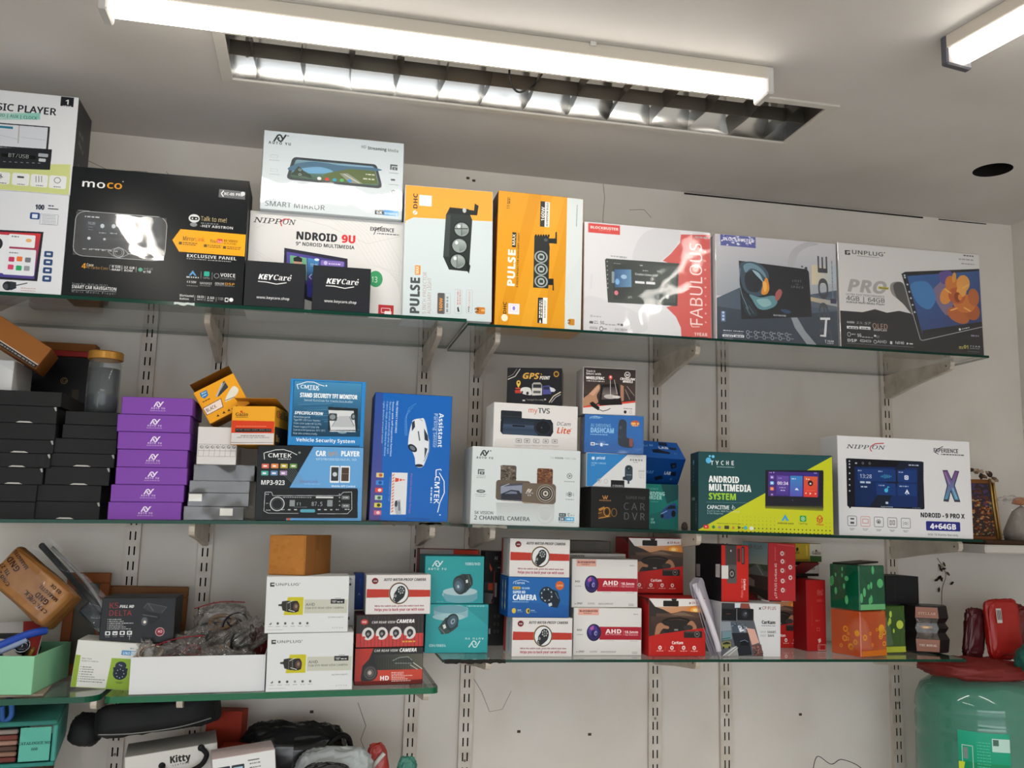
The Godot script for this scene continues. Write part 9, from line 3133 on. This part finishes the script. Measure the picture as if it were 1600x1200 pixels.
# the six faces of a box with chamfered edges: k = "front", "left", "right", "top", "back", "bottom", "edges"
func box_face(st: SurfaceTool, k: String, lo: Vector3, hi: Vector3, r: float) -> void:
	var a := lo + Vector3.ONE * r
	var b := hi - Vector3.ONE * r
	match k:
		"front": quad(st, Vector3(a.x, b.y, hi.z), Vector3(b.x, b.y, hi.z), Vector3(b.x, a.y, hi.z), Vector3(a.x, a.y, hi.z))
		"back": quad(st, Vector3(b.x, b.y, lo.z), Vector3(a.x, b.y, lo.z), Vector3(a.x, a.y, lo.z), Vector3(b.x, a.y, lo.z))
		"left": quad(st, Vector3(lo.x, b.y, a.z), Vector3(lo.x, b.y, b.z), Vector3(lo.x, a.y, b.z), Vector3(lo.x, a.y, a.z))
		"right": quad(st, Vector3(hi.x, b.y, b.z), Vector3(hi.x, b.y, a.z), Vector3(hi.x, a.y, a.z), Vector3(hi.x, a.y, b.z))
		"top": quad(st, Vector3(a.x, hi.y, a.z), Vector3(b.x, hi.y, a.z), Vector3(b.x, hi.y, b.z), Vector3(a.x, hi.y, b.z))
		"bottom": quad(st, Vector3(a.x, lo.y, b.z), Vector3(b.x, lo.y, b.z), Vector3(b.x, lo.y, a.z), Vector3(a.x, lo.y, a.z))
		"edges":
			for i in 3:
				var j := (i + 1) % 3
				var l := (i + 2) % 3
				for sj in 2:
					for sl in 2:
						var p := []
						for e in [[0, 0], [1, 0], [1, 1], [0, 1]]:
							var v := Vector3.ZERO
							v[i] = b[i] if e[0] else a[i]
							if e[1]:
								v[j] = hi[j] if sj else lo[j]
								v[l] = b[l] if sl else a[l]
							else:
								v[j] = b[j] if sj else a[j]
								v[l] = hi[l] if sl else lo[l]
							p.append(v)
						if (sj == sl):
							quad(st, p[0], p[1], p[2], p[3])
						else:
							quad(st, p[3], p[2], p[1], p[0])
			for s in 8:
				var sx := s & 1
				var sy := (s >> 1) & 1
				var sz := (s >> 2) & 1
				var q := [Vector3(hi.x if sx else lo.x, b.y if sy else a.y, b.z if sz else a.z), Vector3(b.x if sx else a.x, hi.y if sy else lo.y, b.z if sz else a.z), Vector3(b.x if sx else a.x, b.y if sy else a.y, hi.z if sz else lo.z)]
				if (sx + sy + sz) % 2 == 1:
					tri(st, q[0], q[2], q[1])
				else:
					tri(st, q[0], q[1], q[2])

func add_box(st: SurfaceTool, lo: Vector3, hi: Vector3, r := 0.001) -> void:
	for k in ["front", "back", "left", "right", "top", "bottom", "edges"]:
		box_face(st, k, lo, hi, r)

func block(size: Vector3, r := 0.001, at := Vector3.ZERO) -> ArrayMesh:   # stands on y = 0
	var st := surf()
	add_box(st, at + Vector3(-size.x / 2, 0, -size.z / 2), at + Vector3(size.x / 2, size.y, size.z / 2), r)
	return made(st)

func add_lathe(st: SurfaceTool, prof: Array, seg := 32, at := Vector3.ZERO, squash := 1.0) -> void:
	for i in prof.size() - 1:
		for s in seg:
			var p := []
			for e in [[i + 1, s], [i + 1, s + 1], [i, s + 1], [i, s]]:
				var an: float = TAU * e[1] / seg
				p.append(at + Vector3(prof[e[0]].x * sin(an), prof[e[0]].y, prof[e[0]].x * cos(an) * squash))
			quad(st, p[0], p[1], p[2], p[3])

func add_tube(st: SurfaceTool, pts: Array, r: float, seg := 8, closed := false) -> void:
	var rings := []
	var up := Vector3(0.31, 0.87, 0.38).normalized()
	for i in pts.size():
		var d: Vector3 = (pts[min(i + 1, pts.size() - 1)] - pts[max(i - 1, 0)]).normalized()
		var u := up.cross(d).normalized()
		if u.length() < 0.1: u = Vector3.RIGHT
		var v := d.cross(u)
		up = v if absf(v.dot(up)) > 0.2 else up
		var ring := []
		for s in seg:
			ring.append(pts[i] + (u * cos(TAU * s / seg) + v * sin(TAU * s / seg)) * r)
		rings.append(ring)
	for i in pts.size() - 1:
		for s in seg:
			quad(st, rings[i][s], rings[i][(s + 1) % seg], rings[i + 1][(s + 1) % seg], rings[i + 1][s])
	if not closed:
		for s in range(1, seg - 1):
			tri(st, rings[0][0], rings[0][s + 1], rings[0][s])
			tri(st, rings[-1][0], rings[-1][s], rings[-1][s + 1])

func curve(pts: Array, n := 8) -> Array:   # Catmull-Rom through the points
	var out := []
	for i in pts.size() - 1:
		var a: Vector3 = pts[max(i - 1, 0)]
		var d: Vector3 = pts[min(i + 2, pts.size() - 1)]
		for k in n:
			out.append(pts[i].cubic_interpolate(pts[i + 1], a, d, float(k) / n))
	out.append(pts[-1])
	return out

# a polygon in the plane of u and v, pushed out along w
func add_prism(st: SurfaceTool, poly: PackedVector2Array, o: Vector3, u: Vector3, v: Vector3, w: Vector3) -> void:
	var idx := Geometry2D.triangulate_polygon(poly)
	var n := poly.size()
	var flip := u.cross(v).dot(w) < 0.0
	if Geometry2D.is_polygon_clockwise(poly) : flip = not flip
	for i in range(0, idx.size(), 3):
		var p := []
		for k in 3: p.append(o + u * poly[idx[i + k]].x + v * poly[idx[i + k]].y)
		var s := (p[1] - p[0]).cross(p[2] - p[0]) as Vector3
		if s.dot(w) > 0.0: p = [p[0], p[2], p[1]]
		tri(st, p[0] + w, p[1] + w, p[2] + w)
		tri(st, p[0], p[2], p[1])
	for i in n:
		var a := o + u * poly[i].x + v * poly[i].y
		var b := o + u * poly[(i + 1) % n].x + v * poly[(i + 1) % n].y
		if flip: quad(st, a, b, b + w, a + w)
		else: quad(st, a + w, b + w, b, a)

func add_sheet(st: SurfaceTool, nx: int, ny: int, f: Callable) -> void:   # f(u, v) -> point, u and v from 0 to 1
	var g := []
	for j in ny + 1:
		var row := []
		for i in nx + 1: row.append(f.call(float(i) / nx, float(j) / ny))
		g.append(row)
	for j in ny:
		for i in nx:
			var p := [g[j][i], g[j][i + 1], g[j + 1][i + 1], g[j][i], g[j + 1][i + 1], g[j + 1][i]]
			var t := [Vector2(i, j), Vector2(i + 1, j), Vector2(i + 1, j + 1), Vector2(i, j), Vector2(i + 1, j + 1), Vector2(i, j + 1)]
			for k in 6:
				st.set_uv(t[k] / Vector2(nx, ny))
				st.add_vertex(p[k])

# a crumpled closed bag: a flattened ball, pulled to a squarish outline and wrinkled
func bag_mesh(size: Vector3, wrinkle: float, sd: int, square := 0.6, fine := 1.0) -> ArrayMesh:
	var ns := FastNoiseLite.new()
	ns.seed = sd
	ns.frequency = 1.0
	ns.fractal_octaves = 3
	var st := surf(true)
	add_sheet(st, 56, 32, func(u: float, v: float) -> Vector3:
		var a := TAU * u
		var b := PI * (v - 0.5)
		var p := Vector3(sin(a) * cos(b), sin(b), cos(a) * cos(b))
		var q := Vector3(signf(p.x) * pow(absf(p.x), square), signf(p.y) * pow(absf(p.y), square), p.z)
		var n := ns.get_noise_3d(q.x * 2.4 * fine, q.y * 2.4 * fine, q.z * 2.4 * fine)
		var n2 := absf(ns.get_noise_3d(q.x * 5.0 * fine + 9.0, q.y * 5.0 * fine, q.z * 3.0))
		return q * size * 0.5 + p * wrinkle * (n * 1.6 - n2 * 1.4) + Vector3(0, size.y * 0.5, 0))
	st.index()
	return made(st)

# ---------------------------------------------------------------- materials
func hex(s: String) -> Color:
	return Color.html(s)

func mat(c: String, rough := 0.6, metal := 0.0, spec := 0.5) -> StandardMaterial3D:
	var m := StandardMaterial3D.new()
	m.albedo_color = hex(c)
	m.roughness = rough
	m.metallic = metal
	m.metallic_specular = spec
	return m

var cache := {}
func paint(c: String, rough := 0.6, metal := 0.0) -> StandardMaterial3D:
	var k := "%s %.2f %.2f" % [c, rough, metal]
	if not cache.has(k): cache[k] = mat(c, rough, metal, 0.32 if metal == 0.0 else 0.5)
	return cache[k]

func noise(freq: float, sd := 1, octaves := 4, kind := FastNoiseLite.TYPE_SIMPLEX_SMOOTH) -> FastNoiseLite:
	var n := FastNoiseLite.new()
	n.noise_type = kind
	n.seed = sd
	n.frequency = freq
	n.fractal_octaves = octaves
	return n

func noise_tex(n: FastNoiseLite, size := 512, ramp: Array = [], bump := 0.0) -> NoiseTexture2D:
	var t := NoiseTexture2D.new()
	t.width = size
	t.height = size
	t.seamless = true
	t.noise = n
	t.generate_mipmaps = false
	if ramp:
		var g := Gradient.new()
		g.offsets = PackedFloat32Array(ramp[0])
		var cs := PackedColorArray()
		for c in ramp[1]: cs.append(hex(c))
		g.colors = cs
		t.color_ramp = g
	if bump > 0.0:
		t.as_normal_map = true
		t.bump_strength = bump
	return t

func tri_map(m: StandardMaterial3D, scale: float) -> StandardMaterial3D:
	m.uv1_triplanar = true
	m.uv1_world_triplanar = true
	m.uv1_scale = Vector3.ONE * scale
	return m

func clear(c: String, alpha: float, rough := 0.05) -> StandardMaterial3D:   # a pane or a film
	var m := mat(c, rough)
	m.albedo_color.a = alpha
	m.transparency = BaseMaterial3D.TRANSPARENCY_ALPHA
	m.cull_mode = BaseMaterial3D.CULL_DISABLED
	return m

# ---------------------------------------------------------------- printing: artwork in millimetres from the top left of a face
const DPM := 4.0   # pixels per millimetre while drawing; halved at the end
var im: Image
var fonts := {}

func art(w: float, h: float, c: String) -> void:
	im = Image.create(maxi(8, int(w * DPM / 2.0) * 2), maxi(8, int(h * DPM / 2.0) * 2), false, Image.FORMAT_RGB8)
	im.fill(hex(c))

func fill(rings: Array, c: Color) -> void:
	var lo := 1e9
	var hi := -1e9
	for r: PackedVector2Array in rings:
		for p in r:
			lo = minf(lo, p.y)
			hi = maxf(hi, p.y)
	var y0 := maxi(0, int(ceil(lo - 0.5)))
	var y1 := mini(im.get_height() - 1, int(ceil(hi - 0.5)) - 1)
	if y1 < y0: return
	var rows := []
	for y in y1 - y0 + 1: rows.append(PackedFloat32Array())
	for r: PackedVector2Array in rings:
		var n := r.size()
		for i in n:
			var a := r[i]
			var b := r[(i + 1) % n]
			if a.y > b.y:
				var t := a
				a = b
				b = t
			if b.y - a.y < 0.0001: continue
			var k := (b.x - a.x) / (b.y - a.y)
			for y in range(maxi(y0, int(ceil(a.y - 0.5))), mini(y1, int(ceil(b.y - 0.5)) - 1) + 1):
				rows[y - y0].append(a.x + k * (y + 0.5 - a.y))
	var w := im.get_width()
	for y in rows.size():
		var xs: PackedFloat32Array = rows[y]
		xs.sort()
		for i in range(0, xs.size() - 1, 2):
			var xa := clampi(int(round(xs[i])), 0, w)
			var xb := clampi(int(round(xs[i + 1])), 0, w)
			if xb > xa: im.fill_rect(Rect2i(xa, y + y0, xb - xa, 1), c)

func R(x: float, y: float, w: float, h: float, c: String) -> void:
	im.fill_rect(Rect2i(int(round(x * DPM)), int(round(y * DPM)), maxi(1, int(round(w * DPM))), maxi(1, int(round(h * DPM)))).intersection(Rect2i(Vector2i.ZERO, im.get_size())), hex(c))

func pts(a: Array) -> PackedVector2Array:
	var p := PackedVector2Array()
	for i in range(0, a.size(), 2): p.append(Vector2(a[i], a[i + 1]) * DPM)
	return p

func Q(a: Array, c: String) -> void:
	fill([pts(a)], hex(c))

func K(a: Array, c: String) -> void:   # a rounded outline through the points
	var p := pts(a)
	var n := p.size()
	var q := PackedVector2Array()
	for i in n:
		for k in 5: q.append(p[i].cubic_interpolate(p[(i + 1) % n], p[(i + n - 1) % n], p[(i + 2) % n], k / 5.0))
	fill([q], hex(c))

func oval(x: float, y: float, rx: float, ry: float, turn := 0.0) -> PackedVector2Array:
	var p := PackedVector2Array()
	for i in 32: p.append((Vector2(x, y) + Vector2(rx * cos(TAU * i / 32), ry * sin(TAU * i / 32)).rotated(deg_to_rad(turn))) * DPM)
	return p

func O(x: float, y: float, rx: float, ry: float, c: String, turn := 0.0) -> void:
	fill([oval(x, y, rx, ry, turn)], hex(c))

func RO(x: float, y: float, rx: float, ry: float, t: float, c: String) -> void:   # a ring
	fill([oval(x, y, rx, ry), oval(x, y, rx - t, ry - t)], hex(c))

func round_rect(x: float, y: float, w: float, h: float, r: float) -> PackedVector2Array:
	var p := PackedVector2Array()
	for k in 4:
		var o := Vector2(x + (r if k in [0, 3] else w - r), y + (r if k < 2 else h - r))
		for i in 6:
			var an := PI + PI / 2 * k + PI / 10 * i
			p.append((o + Vector2(cos(an), sin(an)) * r) * DPM)
	return p

func RR(x: float, y: float, w: float, h: float, r: float, c: String, t := 0.0) -> void:   # t > 0: only its outline
	var rings := [round_rect(x, y, w, h, r)]
	if t > 0.0: rings.append(round_rect(x + t, y + t, w - 2 * t, h - 2 * t, maxf(0.1, r - t)))
	fill(rings, hex(c))

func L(a: Array, t: float, c: String) -> void:   # a line of width t
	var p := pts(a)
	for i in p.size() - 1:
		var n := (p[i + 1] - p[i]).normalized().orthogonal() * t * DPM / 2
		fill([PackedVector2Array([p[i] + n, p[i + 1] + n, p[i + 1] - n, p[i] - n])], hex(c))

func G(a: Array, c0: String, c1: String, turn := 90.0, steps := 24) -> void:   # a printed blend across a polygon; turn 0 runs rightwards, 90 downwards
	var p := pts(a)
	var d := Vector2.RIGHT.rotated(deg_to_rad(turn))
	var n := d.orthogonal() * 9000
	var lo := 1e9
	var hi := -1e9
	for q in p:
		lo = minf(lo, q.dot(d))
		hi = maxf(hi, q.dot(d))
	for i in steps:
		var s0 := d * (lo + (hi - lo) * i / steps - 0.6)
		var s1 := d * (lo + (hi - lo) * (i + 1) / steps + 0.6)
		for piece in Geometry2D.intersect_polygons(p, PackedVector2Array([s0 + n, s1 + n, s1 - n, s0 - n])):
			fill([piece], hex(c0).lerp(hex(c1), (i + 0.5) / steps))

func S(x: float, y: float, w: float, h: float, cs: Array, n: int, size: float, sd: int) -> void:   # printed blotches: foliage, rock, a busy picture
	rng.seed = sd
	for i in n:
		var o := Vector2(x + rng.randf() * w, y + rng.randf() * h)
		var s := size * rng.randf_range(0.4, 1.2)
		fill([oval(o.x, o.y, s, s * rng.randf_range(0.3, 0.8), rng.randf_range(-30, 30))], hex(cs[rng.randi() % cs.size()]))

func glyphs(f: String) -> RID:
	if not fonts.has(f):
		var s := SystemFont.new()
		s.font_names = PackedStringArray(["Droid Serif" if "r" in f else "Droid Sans Mono" if "m" in f else "Droid Sans"])
		s.font_weight = 700 if "b" in f else 400
		fonts[f] = s
	return fonts[f].get_rids()[0]

# text whose baseline runs from (x0, y0) to (x1, y1), capitals h tall; f: s sans, b bold, r serif, m mono, i slanted, x extra heavy, w wide-spaced
func T(s: String, x0: float, y0: float, x1: float, y1: float, h: float, c: String, f := "s") -> void:
	var ts := TextServerManager.get_primary_interface()
	var rid := glyphs(f.replace("i", "").replace("x", "").replace("w", ""))
	var ids := []
	var total := 0.0
	var gap := 14.0 if "w" in f else 0.0
	for ch in s:
		var g := ts.font_get_glyph_index(rid, 64, ch.unicode_at(0), 0)
		var adv: float = ts.font_get_glyph_advance(rid, 64, g).x
		ids.append([g, total])
		total += adv + gap
	total -= gap
	var o := Vector2(x0, y0) * DPM
	var e := Vector2(x1 - x0, y1 - y0) * DPM
	var ex := e / total
	var ey := -e.normalized().orthogonal() * h * DPM / 45.7
	if ey.dot(Vector2(-e.y, e.x)) < 0: ey = -ey
	var heavy := [Vector2.ZERO]
	if "x" in f: heavy = [Vector2(-0.035, 0) * h * DPM, Vector2(0.035, 0) * h * DPM, Vector2(0, 0.03) * h * DPM, Vector2(0, -0.03) * h * DPM]
	var slant := 0.22 if "i" in f else 0.0
	for it in ids:
		var con: Dictionary = ts.font_get_glyph_contours(rid, 64, it[0])
		if con.is_empty(): continue
		var rings := []
		var from := 0
		for to in con.contours:
			var ring := PackedVector2Array()
			for i in range(from, to + 1):
				var v: Vector3 = con.points[i]
				ring.append(o + ex * (it[1] + v.x - v.y * slant) + ey * v.y)
			from = to + 1
			rings.append(ring)
		for k in heavy:
			if k == Vector2.ZERO:
				fill(rings, hex(c))
			else:
				var moved := []
				for r: PackedVector2Array in rings: moved.append(Transform2D(0.0, k) * r)
				fill(moved, hex(c))

# print too small to read: a row of short dashes
func B(x0: float, y0: float, x1: float, y1: float, h: float, c: String, sd := 1) -> void:
	rng.seed = sd + int(x0 * 7 + y0 * 13)
	var a := Vector2(x0, y0)
	var d := Vector2(x1, y1) - a
	var n := d.normalized()
	var up := n.orthogonal() * h / 2
	var s := 0.0
	while s < d.length() - h * 0.4:
		var w := minf(h * rng.randf_range(0.7, 3.2), d.length() - s)
		var p := a + n * s
		var q := a + n * (s + w)
		fill([PackedVector2Array([(p + up) * DPM, (q + up) * DPM, (q - up) * DPM, (p - up) * DPM])], hex(c))
		s += w + h * 0.6

func printed(gloss := 0.4) -> StandardMaterial3D:
	im.shrink_x2()
	var m := StandardMaterial3D.new()
	m.albedo_texture = ImageTexture.create_from_image(im)
	m.roughness = gloss
	m.metallic_specular = 0.3
	m.texture_repeat = false
	return m

# ---------------------------------------------------------------- cartons: the origin is the middle of the front's lower edge
const SIDES := ["sides", "front", "left", "right", "top"]

func carton(called: String, label: String, category: String, group: String, where: Vector3, turn: Vector3, w: float, h: float, d: float, c: String, rough := 0.5) -> Node3D:
	var o := thing(called, label, category, where, turn, group)
	var m := ArrayMesh.new()
	var lo := Vector3(-w / 2, 0, -d)
	var hi := Vector3(w / 2, h, 0)
	var r := 0.0009
	for k in SIDES:
		var st := surf()
		if k == "sides":
			for j in ["edges", "back", "bottom"]: box_face(st, j, lo, hi, r)
		else:
			box_face(st, k, lo, hi, r)
		st.generate_normals()
		st.commit(m)
	var body := MeshInstance3D.new()
	body.name = "box_body"
	body.mesh = m
	o.add_child(body)
	for i in SIDES.size(): body.set_surface_override_material(i, paint(c, rough))
	o.set_meta("w", w)
	o.set_meta("h", h)
	o.set_meta("d", d)
	return o

func skin(o: Node3D, side: String, gloss := 0.4) -> void:
	o.get_node("box_body").set_surface_override_material(SIDES.find(side), printed(gloss))

func same_skin(o: Node3D, as_on: Node3D) -> void:
	for i in SIDES.size(): o.get_node("box_body").set_surface_override_material(i, as_on.get_node("box_body").get_surface_override_material(i))

# a thin flat piece stuck on a carton's front: x, y in millimetres from its top left
func stuck(o: Node3D, called: String, x: float, y: float, w: float, h: float, c: String, label := "", thick := 0.0006) -> MeshInstance3D:
	var st := surf()
	var a := Vector3(-o.get_meta("w") / 2 + x / 1000, o.get_meta("h") - (y + h) / 1000, 0.0001)
	add_box(st, a, a + Vector3(w / 1000, h / 1000, thick), 0.0002)
	var s := obj(called, made(st), paint(c, 0.5), o)
	if label: s.set_meta("label", label)
	return s

var wrap_mat: StandardMaterial3D
# clear shrink film round a carton, wrinkled
func wrapped(o: Node3D, bump := 1.0) -> void:
	var st := surf()
	var w: float = o.get_meta("w") / 2 + 0.0012
	add_box(st, Vector3(-w, -0.0001, -o.get_meta("d") - 0.0012), Vector3(w, o.get_meta("h") + 0.0012, 0.0014), 0.001)
	obj("shrink_wrap", made(st), wrap_mat, o)

# a glossy varnished patch on a carton's front, in millimetres from its top left
func varnished(o: Node3D, x: float, y: float, w: float, h: float) -> void:
	var st := surf()
	var a := Vector3(-o.get_meta("w") / 2 + x / 1000, o.get_meta("h") - (y + h) / 1000, 0.0002)
	add_box(st, a, a + Vector3(w / 1000, h / 1000, 0.0004), 0.0001)
	obj("varnish_patch", made(st), wrap_mat, o)

# a top flap left standing open, hinged along the back edge of a carton's top
func flap(o: Node3D, lift: float, share: float, c: String) -> void:
	var st := surf()
	var w: float = o.get_meta("w")
	var d: float = o.get_meta("d")
	add_box(st, Vector3(-w / 2 + 0.001, 0, 0), Vector3(w / 2 - 0.001, 0.0007, d * share), 0.0002)
	obj("lid_flap", made(st), paint(c, 0.6), o, Vector3(0, o.get_meta("h") + 0.0003, -d), Vector3(-lift, 0, 0))
